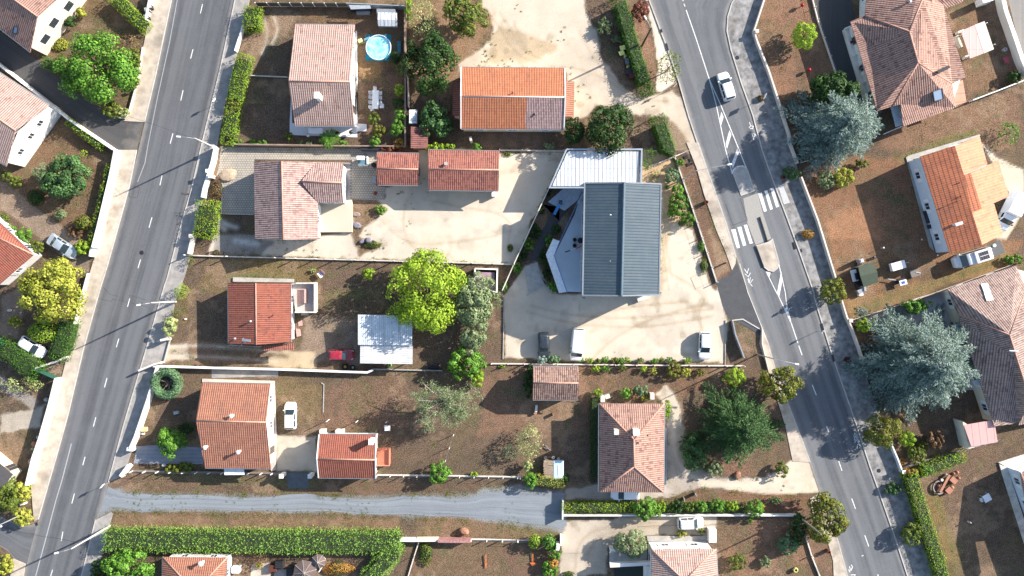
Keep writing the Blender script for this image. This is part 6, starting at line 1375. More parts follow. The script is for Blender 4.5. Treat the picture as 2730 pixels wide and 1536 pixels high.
V_('clump', "M1870,820", 72, 85, 1.5, 'autumn', "large golden shrub below the forecourt fence"); V_('clump', "M1985,845", 48, 52, 1.3, 'yellow', "golden shrub's smaller yellow neighbour on the right"); V_('low', "M210,785", 30, 20, .4, 'lime', "tiny lime weed below the fence left of the brown garage")
V_('clump', "M2455,885", 105, 88, 2.2, 'lime', "round yellow green bush above the dark fir"); V_('fir', "M2490,1350", 455, 445, 8.5, 'fir', "large dark green fir between the hipped house and the right road"); V_('clump', "Q1850,260", 120, 170, 3., 'fir', "dark low tree left of the large dark fir")
hedge("M1115,1050 M1110,1449 Q895,530" if False else "M1108,1060 M1108,1449 Q893,540", 66, 1.5, 'dark', "dark ivy hedge along the left wall of the hipped rose house", rough=.1)
V_('clump', "M1140,1045", 42, 45, 1.5, 'hedge', "bright green top of ivy at the hipped house's corner"); V_('clump', "M1805,1210", 38, 85, 1.4, 'hedge', "narrow green shrub on the hipped house's right wall"); V_('clump', "M1405,1050", 58, 52, 1.3, 'green', "green shrub north of the hipped rose house"); V_('clump', "M1480,1080", 48, 38, 1.1, 'brown', "brown green shrub in the middle of the north border"); V_('clump', "M1555,1020", 72, 52, 1.2, 'teal', "blue green spreading shrub in the north border"); V_('clump', "M1592,1092", 42, 28, .9, 'yellow', "small yellow shrub in the north border by the hipped house")
V_('loose', "Q255,140", 110, 165, 3.4, 'pale', "light green slender tree above the log stack"); V_('loose', "Q88,245", 72, 78, 2.2, 'sage', "small feathery sapling left of the light green slender tree"); V_('clump', "M470,950", 48, 120, 1.8, 'dark', "dark ivy on the brown garage's left wall"); V_('clump', "M485,815", 34, 50, 1.5, 'dark', "white flowered creeper at the brown garage's upper left corner")
hedge("Q578,790 Q1240,790", 92, 1.3, 'hedge', "clipped green hedge above the long white wall, left part", rough=.09); hedge("Q1560,790 Q2380,790", 80, 1.0, 'hedged', "lower clipped hedge above the long white wall, right part", rough=.09)
for a, rx, ry, h, lf, l in (("Q1380,800", 135, 105, 2.4, 'green', "big green bush overhanging the long white wall"), ("Q1530,765", 48, 58, 1.5, 'hedge', "small bush right beside the big overhanging green bush"), ("Q1688,778", 68, 62, 1.7, 'dark', "dark round bush third along the long white wall"), ("Q1802,780", 56, 55, 1.5, 'olive', "olive round bush fourth along the long white wall"), ("Q1925,778", 58, 58, 1.6, 'green', "green round bush fifth along the long white wall"), ("Q2080,772", 72, 66, 1.8, 'green', "wide green bush left of the pair near the wall's right half"), ("Q2205,775", 62, 52, 1.6, 'hedge', "bright green bush second of the pair near the wall's right half"), ("Q2432,800", 88, 82, 2.2, 'green', "large round bush at the right end of the long white wall"),
    ("Q270,520", 68, 85, 2., 'green', "green bush at the end of the lane fence left of the yellow hedge"), ("Q240,380", 48, 60, 1.8, 'pale', "pale shoots above the green bush by the log stack"), ("Q612,505", 38, 50, 1.4, 'dark', "dark bush right of the yellow hedge by the lane's end"), ("Q2052,410", 82, 82, 1.7, 'sage', "speckled grey green bush in the drive's curve"), ("Q1235,1155", 160, 140, 3.2, 'sage', "speckled green tree above the grey walled canopy"), ("Q2268,1312", 78, 78, 1.6, 'olive', "round olive bush on the bottom garden's lawn"), ("Q2520,1315", 38, 38, .9, 'sage', "small grey green bush right of the round olive one"),
    ("Q1735,1040", 50, 35, .8, 'yellow', "yellow green plant below the white compact car"), ("Q1915,1020", 40, 38, .9, 'olive', "small plant with flowers left of the white block at the bottom house's corner"), ("Q2390,920", 30, 25, .6, 'green', "tiny green plant below the large round wall end bush")):
    V_('clump', a, rx, ry, h, lf, l)
hedge("Q320,520 Q450,545 Q590,555", 90, 1.4, 'yellow', "short yellow flowering hedge at the end of the grey lane", rough=.1)
V_('ball', "Q310,1112", 62, 70, 2., 'hedge', "left bright green clipped ball on the dark plot's corner"); V_('ball', "Q443,1112", 68, 74, 2.1, 'green', "right darker clipped ball on the dark plot's corner"); V_('clump', "Q505,1220", 65, 75, 1.6, 'green', "green shrub strip upper part beside the forecourt's left edge"); V_('clump', "Q450,1390", 80, 90, 1.5, 'green', "green shrub at the bottom beside the forecourt's left edge"); V_('clump', "Q490,1325", 50, 45, 1.7, 'orange', "orange shrub between the green shrubs at the forecourt's left edge"); V_('low', "Q640,1430", 60, 25, .4, 'olive', "flat weed patch at the bottom of the sandy forecourt")
V_('clump', "R640,900", 195, 225, 4.6, 'autumn', "big autumn coloured tree at the lower left of the right road"); V_('clump', "R1155,60", 180, 140, 4., 'autumn', "olive autumn tree on the far pavement near the lower right")
for a, rx, ry, h, lf, l in (("R1410,120", 78, 82, 1.8, 'hedge', "rounded yellow green bush nearest the dark wall, upper of the group"), ("R1495,275", 88, 82, 1.8, 'olive', "largest rounded bush of the group by the low dark fence"), ("R1560,200", 55, 52, 1.4, 'autumn', "small rounded bush between the two larger rounded ones"), ("R1680,135", 92, 95, 1.9, 'brown', "dark brown green shrub right of the rounded bush group"), ("R1352,340", 36, 36, .7, 'orange', "small orange shrub at the white wall's end"), ("R1690,290", 36, 25, .5, 'yellow', "tiny yellow shrub by the low dark fence"), ("R1270,605", 78, 62, 1., 'fir', "conical green and red shrub on the lower far pavement"), ("R1455,1035", 95, 105, 2.2, 'olive', "olive bush on the far pavement beside the long hedge"), ("R200,425", 65, 70, 1.6, 'olive', "olive shrub in the corner under the dark fir"), ("R355,1000", 75, 150, 2.3, 'dark', "dark tall shrub behind the autumn tree and leaning pole"), ("R260,1150", 98, 98, 1.9, 'teal', "pale blue green shrub in the bottom garden"), ("R48,1310", 52, 52, 1., 'sage', "small pale bush at the bottom garden's middle"), ("R1610,428", 75, 55, 1.4, 'green', "round green bush at the bright hedge's lower end"), ("R130,715", 70, 35, 1., 'fir', "blue green bush at the long white wall's right end"), ("R10,790", 22, 45, .8, 'lime', "little lime bush beside the wall's right end"), ("R1435,440", 80, 35, 1.5, 'orange', "orange brown tuft on top of the long right hedge"),
    ("N700,500", 128, 118, 3.2, 'autumn', "golden green tree on the far pavement near the tarpaulin"), ("N988,822", 75, 68, 1.8, 'hedge', "round lime bush in the corner above the biggest cedar"), ("N180,1400", 195, 170, 4.4, 'autumn', "olive autumn tree left of the right road by the lamp"), ("I1490,292", 78, 72, 1.9, 'fir', "dark green bush on the far pavement by the zebra crossing"), ("I1820,365", 82, 90, 1.9, 'sage', "grey green bush below the upper blue cedar"), ("I1985,335", 98, 92, 1.9, 'yellow', "golden bush below the upper blue cedar"), ("I2165,200", 62, 40, 1.2, 'olive', "olive green bush at the upper cedar's right lower edge"), ("N2440,180", 110, 45, 1., 'green', "dark green weeds above the right edge house"), ("N1500,640", 140, 65, 2., 'green', "green shrub ring above the biggest blue cedar")):
    V_('clump', a, rx, ry, h, lf, l)
V_('ball', "I1648,885", 66, 46, .9, 'orange', "flattened orange brown ball shrub on the far pavement"); V_('clump', "N830,1160", 42, 42, .35, 'red', "small round red brown shrub on the far pavement")
V_('cedar', "N1535,1185", 590, 530, 11., 'blue', "biggest blue cedar in front of the right edge house", extra=90)
hedge("R1550,440 R1700,395 R1985,290", 120, 1.4, 'hedge', "bright green clipped hedge right of the rounded bushes"); hedge("R1440,450 R1520,700 R1610,1000 R1700,1250 R1790,1560", 135, 1.6, 'hedge', "long clipped green hedge running down to the bottom edge", rough=.09)
tufts("sand_weeds", "scattered weed tufts dotting the sandy yards", ["C350,420r120", "C560,600r90", "C1000,410r60", "C1400,520r50", "C750,490r60", "C400,590r160", "C1250,830r90", "C1300,920r80", "C650,100r70", "C1150,740r60", "C1650,880r30", "C1100,330r80", "C850,460r30", "C580,290r25", "G1850,470r120", "G2060,430r70", "G1940,800r60", "G1870,940r40", "G760,1000r120", "G1000,1020r80", "G1500,850r90", "G1650,930r50", "G1950,620r60", "G1560,620r90", "G1480,770r60", "H820,220r20", "H1000,150r60", "H950,180r20", "G1620,1080r110", "M1030,120r50", "M1650,40r50", "Q1850,540r50", "G2080,480r40", "C1900,1010r90", "R180,570r80", "H2280,150r40"], 'olive', 36, .1)
tufts("lane_weeds", "weed patches growing in the grey gravel lane", ["O1300,700r160", "O1350,770r130", "O2280,760r140", "P1050,740r90", "P680,800r100", "P1860,700r120", "P2050,670r90", "P1500,700r50", "P560,1240r1"], 'olive', 20, .09)
tufts("lawn_grass", "short patchy grass growing on the dry lawns", ["A1000,150r260", "A700,400r200", "F700,600r200", "F600,100r200", "F900,300r90", "B1000,180r250", "B1400,700r120", "G500,1220r330", "G300,1180r250", "G700,1300r160", "L1200,200r300", "L1250,60r260", "L700,1000r160", "L800,1200r140", "L1400,1100r300", "P300,860r40", "O1600,880r260", "P200,900r200", "P1000,900r250", "P1700,920r140", "Q100,990r200", "M700,1180r200", "M1300,900r250", "J1200,150r160", "J1050,260r90", "J1550,90r100", "E200,700r200", "E1900,180r120", "E2200,900r200", "E1500,1250r260", "R1800,900r180", "R1900,1300r160", "R1700,750r100", "Q2300,1100r200", "P1750,100r160", "P2200,300r200", "P1600,1300r140", "K1760,250r90", "O1500,560r200", "P900,620r140", "Q700,50r160"], 'olive', 42, .07, cat='grass', h=.05)

edge_weeds("kerb_weeds", "weeds growing along kerbs, walls and fence feet", ["F1190,100 F1130,420 F1040,800 F980,1020", "F920,1100 F850,1400 K800,160 K690,600", "K610,900 K560,1120 K480,1400", "O480,0 O420,260 O340,540", "A1395,500 A1340,820 A1290,1050", "G100,60 G700,70 G1450,85", "H480,100 H1100,105", "H1090,130 H880,580 H600,1160", "G30,1085 G650,1100 G1400,1125 G2500,1150", "H610,1165 H20,1155", "M235,130 M228,700", "M240,735 M1000,742 M2300,750", "M2380,300 M2400,420", "I350,140 I480,500 I620,920 I750,1330", "D1120,350 D1240,700 D1430,1300", "I1540,350 I1700,760 I1880,1330", "N800,760 N900,1040 N990,1270", "C100,640 C600,650 C1100,655", "C1115,660 C1118,780", "Q600,900 Q1400,862 Q2050,858", "Q1600,50 Q1600,540", "L515,820 L1000,840 L1380,850", "K1560,600 L20,800 L900,815", "H2045,450 H2040,1400", "P190,430 P590,435", "G440,945 G1040,945", "J1850,300 J2174,400"], 'olive', 14)
edge_weeds("dry_edge_grass", "dry grass fringe along the gravel lane and verges", ["O1180,620 O1600,650 P0,668 P280,625", "P540,625 P600,672 P1250,675 P1700,655 P2100,665 P2180,595 Q0,590", "O1060,825 O1500,832 P0,862 P700,848 P1380,884 P1950,918 P2536,962 Q300,988", "Q1900,600 Q2400,650 R0,668 R420,680", "Q1600,700 Q1800,620 Q1900,600", "I640,560 I760,850 I850,1050", "M1790,1200 M1790,1449", "Q1760,30 Q1770,250 Q1880,380 Q2060,490 Q2536,505"], 'autumn', 40, .3, .09)
# ================================================================ VEHICLES
PW = carpaint("white_car_paint", (.78, .78, .78)); PS = carpaint("silver_car_paint", (.5, .57, .62), .5); PD = carpaint("dark_car_paint", (.018, .026, .036)); PR = carpaint("red_car_paint", (.3, .012, .03))
car("white estate car driving up the right road beside the painted wedge", "D855,832", "D812,690", 4.25, 1.8, 1.55, PW, 'suv', name='moving_car')
car("silver saloon parked in the driveway behind the thick white wall", "F598,1003", "F760,1112", 4.75, 1.8, 1.42, PS, 'sedan')
car("white hatchback parked beside the long dark green panel fence", "K305,600", "K450,690", 4.2, 1.75, 1.45, PW, 'hatch')
car("dark blue grey car parked nose to the blue green shrubs", "M617,592", "M620,760", 4.1, 1.7, 1.55, PD, 'hatch')
car("white van parked on the gravel forecourt beside the dark car", "M940,575", "M922,740", 4.85, 1.95, 1.95, PW, 'van', name='parked_van', cat='van')
car("white hatchback parked alone near the forecourt's right end", "M2172,585", "M2168,740", 4.2, 1.75, 1.5, PW, 'hatch')
car("dark red hatchback parked beside the white carport", "L1120,676", "L1260,676", 3.75, 1.65, 1.48, PR, 'hatch')
car("white hatchback parked on the lawn right of the big orange house", "L630,1265", "L632,1100", 4.0, 1.75, 1.5, PW, 'hatch')
car("white car half hidden under the hipped rose house's lower eave", "Q1183,655", "Q1000,655", 4.2, 1.8, 1.55, PW, 'hatch')
def rack(e, at_, L, Wd, Ht):
    mb = MB()
    for sg in (-1, 1): mb.bar((-.3*L, sg*.5*Wd*.8, Ht+.03), (.1*L, sg*.5*Wd*.8, Ht+.03), .04)
    mb.build('roof_rail', METG, e)
car("white compact car parked above the white walled bottom house", "Q1818,938", "Q1980,930", 3.85, 1.7, 1.6, PW, 'suv', extras=rack)
def camper(e, at_, L, Wd, Ht):
    z = Ht+.04; MB().box((-.9, 0, z+.08), (2.5, 1.75, .3)).build('raised_roof', PW, e, bevel=.1)
    sp = MB().box((-.95, 0, z+.28), (1.35, 1.25, .05)).build('solar_panel', plain('solar_frame', (.5, .5, .52)), e); mb = MB()
    for i in range(4):
        for s in (-.32, .32): mb.box((-.95-.5+.33*i, s, z+.31), (.28, .52, .02))
    mb.build('cells', DARKM, sp)
car("white camper van with solar panel parked below the stepped orange house", "J1680,1258", "J1490,1318", 5.3, 2.0, 2.3, PW, 'van', name='camper_van', cat='camper van', extras=camper)
def truck():
    p = W("J2030,810", 1.)[0]; q = W("J1935,925")[0]; a = math.atan2(q.y-p.y, q.x-p.x)
    e = empty("box_truck", "white box truck parked on the concrete drive right of the stepped orange house", "truck", (0, 0, 0))
    MB().box((-1.0, 0, 1.75), (3.3, 2.1, 2.1)).build("cargo_box", PLW, e, bevel=.04); MB().box((-.2, 0, .55), (5., 1.6, .25)).build("chassis", DARKM, e)
    mb = MB(); pr = [(-.0+.7, .5), (.7, 2.0), (1.45, 2.0), (2.0, 1.25), (2.75, 1.05), (2.85, .45)]
    n = len(pr)
    for y in (-.93, .93): mb.face([(x, y, z) for x, z in (pr if y < 0 else pr[::-1])])
    for i in range(n): j = (i+1) % n; mb.face([(pr[i][0], -.93, pr[i][1]), (pr[i][0], .93, pr[i][1]), (pr[j][0], .93, pr[j][1]), (pr[j][0], -.93, pr[j][1])])
    mb.build("cab", PW, e, bevel=.06); MB().bar((1.5, 0, 1.97), (1.98, 0, 1.3), 1.6, .03).build("windscreen", CARG, e)
    for s in (-1, 1): MB().box((1.15, s*.94, 1.6), (.7, .02, .5)).build("side_window", CARG, e); MB().box((1.8, s*1.06, 1.4), (.12, .22, .3)).build("mirror", DARKM, e)
    for x in (-1.8, 2.1):
        for s in (-1, 1): w_ = MB().tube([(x, s*.72, .36), (x, s*.97, .36)], .36, 18).build("wheel", TYRE, e); MB().tube([(x, s*.96, .36), (x, s*.985, .36)], .2, 12).build("rim", METG, w_)
    e.location = (p.x, p.y, 0); e.rotation_euler = (0, 0, a)
truck()
# ================================================================ STREET LAMPS, POLES, CABLES
def lamp(name, label, base, h, arm, mat=METG, pole_r=.11, concrete=False, cat='street lamp'):
    p = W(base)[0]; e = empty(name, label, cat, (p.x, p.y, 0)); b = Vector((p.x, p.y, 0))
    if concrete: MB().tube([b, b+Vector((0, 0, h))], [.17, .08], 8).build("pole", PALEC, e)
    else: MB().tube([b, b+Vector((0, 0, h))], [pole_r, pole_r*.6], 10).build("pole", mat, e)
    if arm:
        q = W(arm, h+.2)[0]; t = b+Vector((0, 0, h-.25)); MB().tube([t, t.lerp(q, .5)+Vector((0, 0, .25)), q], .032, 6).build("arm", METG, e)
        d = (q-t); d.z = 0; d.normalize(); hd = MB().box(q+d*.25, (.6, .22, .12), M=None, rot=math.atan2(d.y, d.x)).build("lamp_head", PLW, e, bevel=.05); MB().box(q+d*.28-Vector((0, 0, .08)), (.5, .2, .03), rot=math.atan2(d.y, d.x)).build("lens", LAMP, hd)
    return e
PALEC = plain("pale_concrete_pole", (.48, .46, .43), sc=2, dirt=.1)
lamp("utility_pole", "concrete pole with a street lamp arm by the paved court's white wall", "A2092,1435", 8.0, "A1740,1322", concrete=True, cat="utility pole")
lamp("utility_pole", "concrete pole with a street lamp arm on the left road beside the lime shrubs", "K1700,162", 8.0, "K1355,190", concrete=True, cat="utility pole")
lamp("utility_pole", "tall concrete pole with lamp leaning over the left road above the big green tree", "O1062,965", 10.2, "O560,1222", concrete=True, cat="utility pole")
lamp("utility_pole", "grey pole with a side bracket behind the long tall hedge and dark red shrub", "C1848,450", 8.2, "C1895,185", mat=DARKM, pole_r=.17, cat="utility pole") 
lamp("street_lamp", "slender street lamp with curved arm over the right road by the autumn tree", "N-40,1105", 7.8, "N325,1195")
lamp("street_lamp", "slender street lamp arm reaching over the painted wedge end of the right road", "I445,350", 8., "I870,215")
lamp("utility_pole", "leaning wooden pole with wires beside the autumn tree at the lower right", "R345,860", 9., None, mat=GREYW, pole_r=.14, cat="utility pole"); 
lamp("utility_pole", "pale pole slanting over the bottom left corner of the photo", "O245,840", 7., "O-20,975", cat="utility pole")
def cable(label, pts, r=.022):
    P_ = W(pts); e = MB()
    q = []
    for a, b in zip(P_[:-1], P_[1:]):
        for i in range(10): t = i/10; c = a.lerp(b, t); c.z -= 4*t*(1-t)*.35; q.append(c)
    q.append(P_[-1]); o = e.tube(q, r, 4).build("overhead_cable", DARKM); return tag(o, label, "cable")
cable("thin overhead cable crossing the left road to the court's concrete pole", "A1215,1115@6 A1466,1196@7 A1895,1345@7.6"); cable("overhead cable crossing the bottom of the left road", "O-80,985@7 O400,1065@7.3 O810,1145@7.6"); cable("overhead cable running left from the leaning wooden pole", "R-1200,975@7.5 R-600,960@7 R360,958@7"); cable("second overhead cable just above the other from the leaning wooden pole", "R-500,950@7.4 R300,928@7.6 R345,900@8")
def sign(name, label, at, h, size, mat, rot=0., flat=True, cat='road sign'):
    p = W(at)[0]; e = empty(name, label, cat, (p.x, p.y, 0)); MB().tube([(p.x, p.y, 0), (p.x, p.y, h)], .035, 8).build("post", METG, e)
    MB().box((p.x, p.y, h-.3), (size, .04, size*.9), rot).build("plate", mat, e)
sign("road_sign", "small road sign on the left verge below the half bare tree", "C2145,860", 2.3, .7, WHITE, .8); sign("road_sign", "small road sign at the kerb beside the car on the right road", "D1185,965", 2.4, .8, WHITE, 1.2); sign("road_sign", "low sign on the left pavement beside the long hedge", "A2115,995", 2.2, .6, WHITE, 1.0); sign("road_sign", "blue and white keep sign at the end of the painted wedge", "N240,672", 1.2, .5, plain("sign_blue", (.1, .25, .5)), 1.1); sign("road_sign", "small road sign at the right kerb above the curved lamp", "N540,880", 2.2, .6, WHITE, .9); sign("road_sign", "sign plate on the left pavement above the lane's mouth", "O1050,420" if False else "O1058,545", 2.4, .7, WHITE, .9)
p = W("R205,740")[0]; e = empty("notice_board", "dark notice board on a post at the long white wall's right end", "notice board", (p.x, p.y, 0)); MB().box((p.x, p.y, 1.), (1.5, .1, 1.2), -.3).build("panel", DARKM, e); MB().tube([(p.x, p.y, 0), (p.x, p.y, 1.6)], .05, 8).build("post", METG, e)
# ================================================================ GARDEN THINGS
def at(s, z=0.): return W(s, z)[0]
BLUEP = plain("pool_blue", (.1, .5, .68), rough=.4, var=.15); 
def pool():
    p = at("B1483,460", .9); e = empty("round_pool", "round above ground pool with bright blue water beside the pink tiled house", "swimming pool", (p.x, p.y, 0)); c = (p.x, p.y, 0); R = 1.78
    MB().lathe(c, [(R, 0), (R, .95), (R+.05, 1.), (R-.06, 1.0), (R-.07, .3)], 40).build("pool_wall", BLUEP, e, smooth=False)
    m, t, bs = nodes("pool_water"); P_ = pos(t); n_ = noise(t, P_, 1.1, 4); t.links.new(mix(t, maprange(t, n_, .35, .65), (.12, .62, .78), (.45, .82, .88)), bs.inputs["Base Color"]); bs.inputs["Roughness"].default_value = .12; bump(t, bs, noise(t, P_, 5, 3), .4, .03)
    MB().lathe(c, [(R-.07, .86), (.01, .862)], 40).build("water", m, e); mb = MB()
    mb.tube([(p.x+(R+.03)*math.cos(a), p.y+(R+.03)*math.sin(a), 1.) for a in np.linspace(0, 2*math.pi, 41)], .06, 6); mb.build("rim", PLW, e)
    la = MB().bar(at("B1340,385", .0), at("B1395,365", 1.), .35, .05).build("ladder", plain("ladder_blue", (.3, .6, .75)), e)
pool()
o = slab("ground_sheet", W("B1358,335 B1605,338 B1602,590 B1358,588"), .0, .03, plain("tarp_blue", (.01, .24, .36), var=.35, sc=2.5), st=False); tag(o, "square blue ground sheet lying under the round pool", "tarpaulin")
o = MB().box((0, 0, .2), (.62, .55, .4), .35).build("step_stool", plain("yellow_plastic", (.75, .72, .3)), bevel=.05); o.location = (*at("B1310,400").xy, 0); tag(o, "pale yellow plastic stool at the pool ladder", "stool")
o = MB().box((0, 0, .04), (.5, 1.9, .3)).build("lounger", plain("teal_fabric", (.06, .22, .27)), bevel=.03); o.location = (*at("B1685,465").xy, .2); tag(o, "dark teal sun lounger between the pool and the brown wall", "sun lounger")
def table(label, s, size, rot=0., mat=PLW, h=.74):
    p = at(s, h); e = empty("garden_table", label, "table", (0, 0, 0)); hx, hy = size[0]/2, size[1]/2; MB().box((0, 0, h), (*size, .05)).build("tabletop", mat, e, bevel=.02)
    for sx in (-1, 1):
        for sy in (-1, 1): MB().tube([(sx*(hx-.1), sy*(hy-.1), 0), (sx*(hx-.1), sy*(hy-.1), h)], .03, 6).build("leg", mat, e)
    e.location = (p.x, p.y, 0); e.rotation_euler = (0, 0, rot); return e
def chair0():
    e = empty("garden_chair", "x", "chair", (0, 0, 0)); MB().box((0, 0, .42), (.44, .44, .04)).build("seat", PLW, e, bevel=.01)
    MB().box((0, -.22, .68), (.42, .04, .5)).build("backrest", PLW, e)
    for s in (-1, 1):
        MB().box((s*.23, 0, .64), (.05, .42, .03)).build("armrest", PLW, e)
        for t in (-1, 1): MB().tube([(s*.2, t*.19, 0), (s*.2, t*.19, .42)], .02, 5).build("leg", PLW, e)
    return e
CH = chair0(); chused = [0]
def chair(label, s, rot, group="white chairs round the long garden table", sc=1.):
    p = at(s, .6)
    if not chused[0]: r = CH; chused[0] = 1
    else:
        r = CH.copy(); COL.objects.link(r)
        for c_ in CH.children: d = c_.copy(); COL.objects.link(d); d.parent = r
    r.location = (p.x, p.y, 0); r.rotation_euler = (0, 0, rot); r['label'] = label
    if group: r['group'] = group
    elif 'group' in r: del r['group']
table("long white garden table set with chairs on the pool garden lawn", "B1452,962", (.95, 2.75), -.03)
rows = ["first from the top", "second from the top", "third from the top", "fourth from the top"]
for k, y in enumerate((895, 940, 988, 1035)):
    chair(f"white plastic chair on the left side of the long garden table, {rows[k]}", f"B1405,{y}", -math.pi/2)
    if k < 3: chair(f"white plastic chair on the right side of the long garden table, {rows[k]}", f"B{1500},{y+5}", math.pi/2+(.4 if k == 2 else 0))
chair("white plastic chair at the top end of the long garden table", "B1447,855", math.pi)
chair("white plastic chair at the bottom left corner of the long garden table", "B1420,1055", .3)
o = MB().box((0, 0, .25), (.62, .62, .5), .05).build("storage_stool", PLW, bevel=.05); o.location = (*at("B1517,1030").xy, 0); tag(o, "square white stool right of the long garden table", "stool")
# white terrace items
table("white oval topped table on the white terrace under the pink roof's eave", "B873,1264", (2.1, .85), -.02)
def kettle(name, label, s, r=.28, h=.9, col=DARKM, cat="barbecue"):
    p = at(s, h); e = empty(name, label, cat, (p.x, p.y, 0)); MB().lathe((p.x, p.y, h-.35), [(.05, 0), (r*.8, .08), (r, .22), (r*.8, .38), (.02, .45)], 16).build("bowl", col, e, smooth=True)
    for k in range(3): a = k*2.1; MB().tube([(p.x+.3*math.cos(a), p.y+.3*math.sin(a), 0), (p.x+.15*math.cos(a), p.y+.15*math.sin(a), h-.3)], .02, 5).build("leg", METG, e)
kettle("barbecue", "round dark barbecue on the white terrace's right end", "B1215,1275", .32); kettle("barbecue", "small metal barbecue on the white terrace's bottom edge", "B800,1305", .3, .9, METG)
kettle("fire_bowl", "red and black fire bowl on the paved court's lower right", "G1595,488", .3, .8, plain("rusty_pot", (.2, .05, .03)), "fire bowl")
def bench_shed():
    p = at("B1300,100"); e = empty("outdoor_kitchen", "dark open fronted shelter with a worktop under the grey fence panels", "shelter", (p.x, p.y, 0)); MB().prism(W("B1195,48 B1400,52 B1410,82 B1215,90", 2.), 1.9, 1.98).build("roof", plain("grey_lid", (.34, .38, .41)), e); MB().prism(W("B1215,90 B1405,86 B1405,120 B1218,118"), 0, .95).build("worktop", DARKM, e); MB().prism(W("B1275,122 B1405,118 B1402,148 B1278,150"), 0, .6).build("counter", METG, e)
    for s in ("B1220,95", "B1400,90"): MB().tube([(*at(s).xy, 0), (*at(s).xy, 1.9)], .04, 6).build("post", METG, e)
bench_shed()
# bins
def bin_(label, s, size, mat, rot=.3, h=1.05, rnd=False, cat="bin"):
    p = at(s, h); e = empty("wheelie_bin" if not rnd else "round_container", label, cat, (0, 0, 0)); sx, sy = size
    if rnd: MB().lathe((0, 0, 0), [(sx*.42, 0), (sx*.48, h*.95), (sx*.5, h)], 18).build("body", mat, e); MB().lathe((0, 0, h), [(sx*.52, 0), (sx*.5, .05), (.01, .08)], 18).build("lid", mat, e)
    else: MB().box((0, 0, h/2+.05), (sx*.9, sy*.9, h-.1)).build("body", DARKM if mat is not DARKM else mat, e, bevel=.03); MB().box((0, 0, h), (sx, sy, .1)).build("lid", mat, e, bevel=.04); MB().tube([(-sx*.3, -sy/2-.03, h-.05), (sx*.3, -sy/2-.03, h-.05)], .025, 6).build("handle", DARKM, e)
    e.location = (p.x, p.y, 0); e.rotation_euler = (0, 0, rot)
YEL = plain("yellow_lid", (.85, .8, .25), rough=.4); bin_("upper yellow lidded bin left of the long tall hedge", "C1667,461", (.8, .65), YEL, .2); bin_("second yellow lidded bin, tilted below the upper one", "C1657,512", (.8, .68), YEL, .4)
bin_("upper small round pale yellow container below the yellow bins", "C1692,540", (.45, .45), plain("pale_yellow", (.72, .72, .3)), h=.6, rnd=True, cat="container"); bin_("grey lidded bin between the two small round containers", "C1710,592", (.58, .9), plain("bin_grey", (.16, .17, .19), rough=.5), .15); bin_("lower small round pale yellow container beside the grey bin", "C1720,638", (.42, .42), MATS["pale_yellow"], h=.6, rnd=True, cat="container")
bin_("large dark purple grey lidded bin near the lower end of the bin row", "C1730,684", (1.05, .85), plain("bin_dark", (.05, .035, .045)), .2); bin_("maroon lidded bin at the lower end of the bin row", "C1757,732", (.75, .7), plain("bin_maroon", (.16, .03, .045)), .25)
for s, l in (("A1440,60", "upper grey green bin against the white wall at the top of the left road"), ("A1415,92", "white topped bin in the middle by the top wall"), ("A1410,160", "lower pale bin at the end of the top white wall")): bin_(l, s, (.6, .65), plain("bin_pale", (.45, .5, .47)), .3)
# tyres, tank, lights by the red car
def drum(label, s, r, h, mat, inner, cat="tyre"):
    p = at(s, h); e = empty("tyre" if cat == "tyre" else cat.replace(' ', '_'), label, cat, (p.x, p.y, 0)); MB().lathe((p.x, p.y, 0), [(r*.9, 0), (r, h*.3), (r, h*.8), (r*.85, h), (r*.55, h), (r*.55, h*.5), (.01, h*.45)], 20).build("rim", mat, e); MB().lathe((p.x, p.y, h*.5), [(r*.56, 0), (r*.4, .1), (.01, .12)], 16).build("filling", inner, e)
drum("black tub with orange filling below the red hatchback", "L1157,790", .45, .5, TYRE, plain("orange_fill", (.75, .42, .08))); drum("black tyre with grey centre right of the orange filled tub", "L1232,798", .38, .3, TYRE, CONC)
drum("bright green round tub at the carport's lower edge", "L1588,775", .28, .5, plain("bright_green", (.2, .55, .12)), plain("bright_green2", (.25, .6, .15)), "tub")
# rocks, small things
def rock(label, s, rx, ry, h, mat, rot=0., name="rock", cat="rock"):
    p = at(s, h*.5); r = np.random.default_rng(hash_(label) % 9999); mb = MB(); rings = []
    for i in range(5):
        f = i/4; rr = math.cos(f*1.35)**.5; rings.append([Vector((math.cos(a+rot)*0, 0, 0)) for a in range(0)] or [Vector((math.cos(t)*rx*rr*(1+r.normal()*.09), math.sin(t)*ry*rr*(1+r.normal()*.09), h*math.sin(f*1.45))) for t in np.linspace(0, 6.283, 11)[:-1]])
    for i in range(4):
        for k in range(10): mb.face([rings[i][k], rings[i][(k+1) % 10], rings[i+1][(k+1) % 10], rings[i+1][k]])
    mb.face(rings[-1]); o = mb.build(name, mat); o.location = (p.x, p.y, 0); o.rotation_euler = (0, 0, rot); tag(o, label, cat)
RK = plain("grey_rock", (.25, .24, .28), sc=5, c2=(.12, .11, .14), bmp=.05, bsc=8); rock("flat grey rock, left of the two by the sand yard's weeds", "G1468,955", .5, .32, .4, RK, .5); rock("rounder grey rock, right of the two by the sand yard's weeds", "G1532,945", .5, .48, .6, RK, -.3)
rock("flat dark slab on the sand beside the cream terrace's lower right", "G1420,800", .62, .45, .2, RK, -.2); rock("flat grey slab on the sand beside the cream terrace's upper right", "G1412,695", .62, .36, .15, plain("slab_brown", (.28, .22, .18)), 0.)
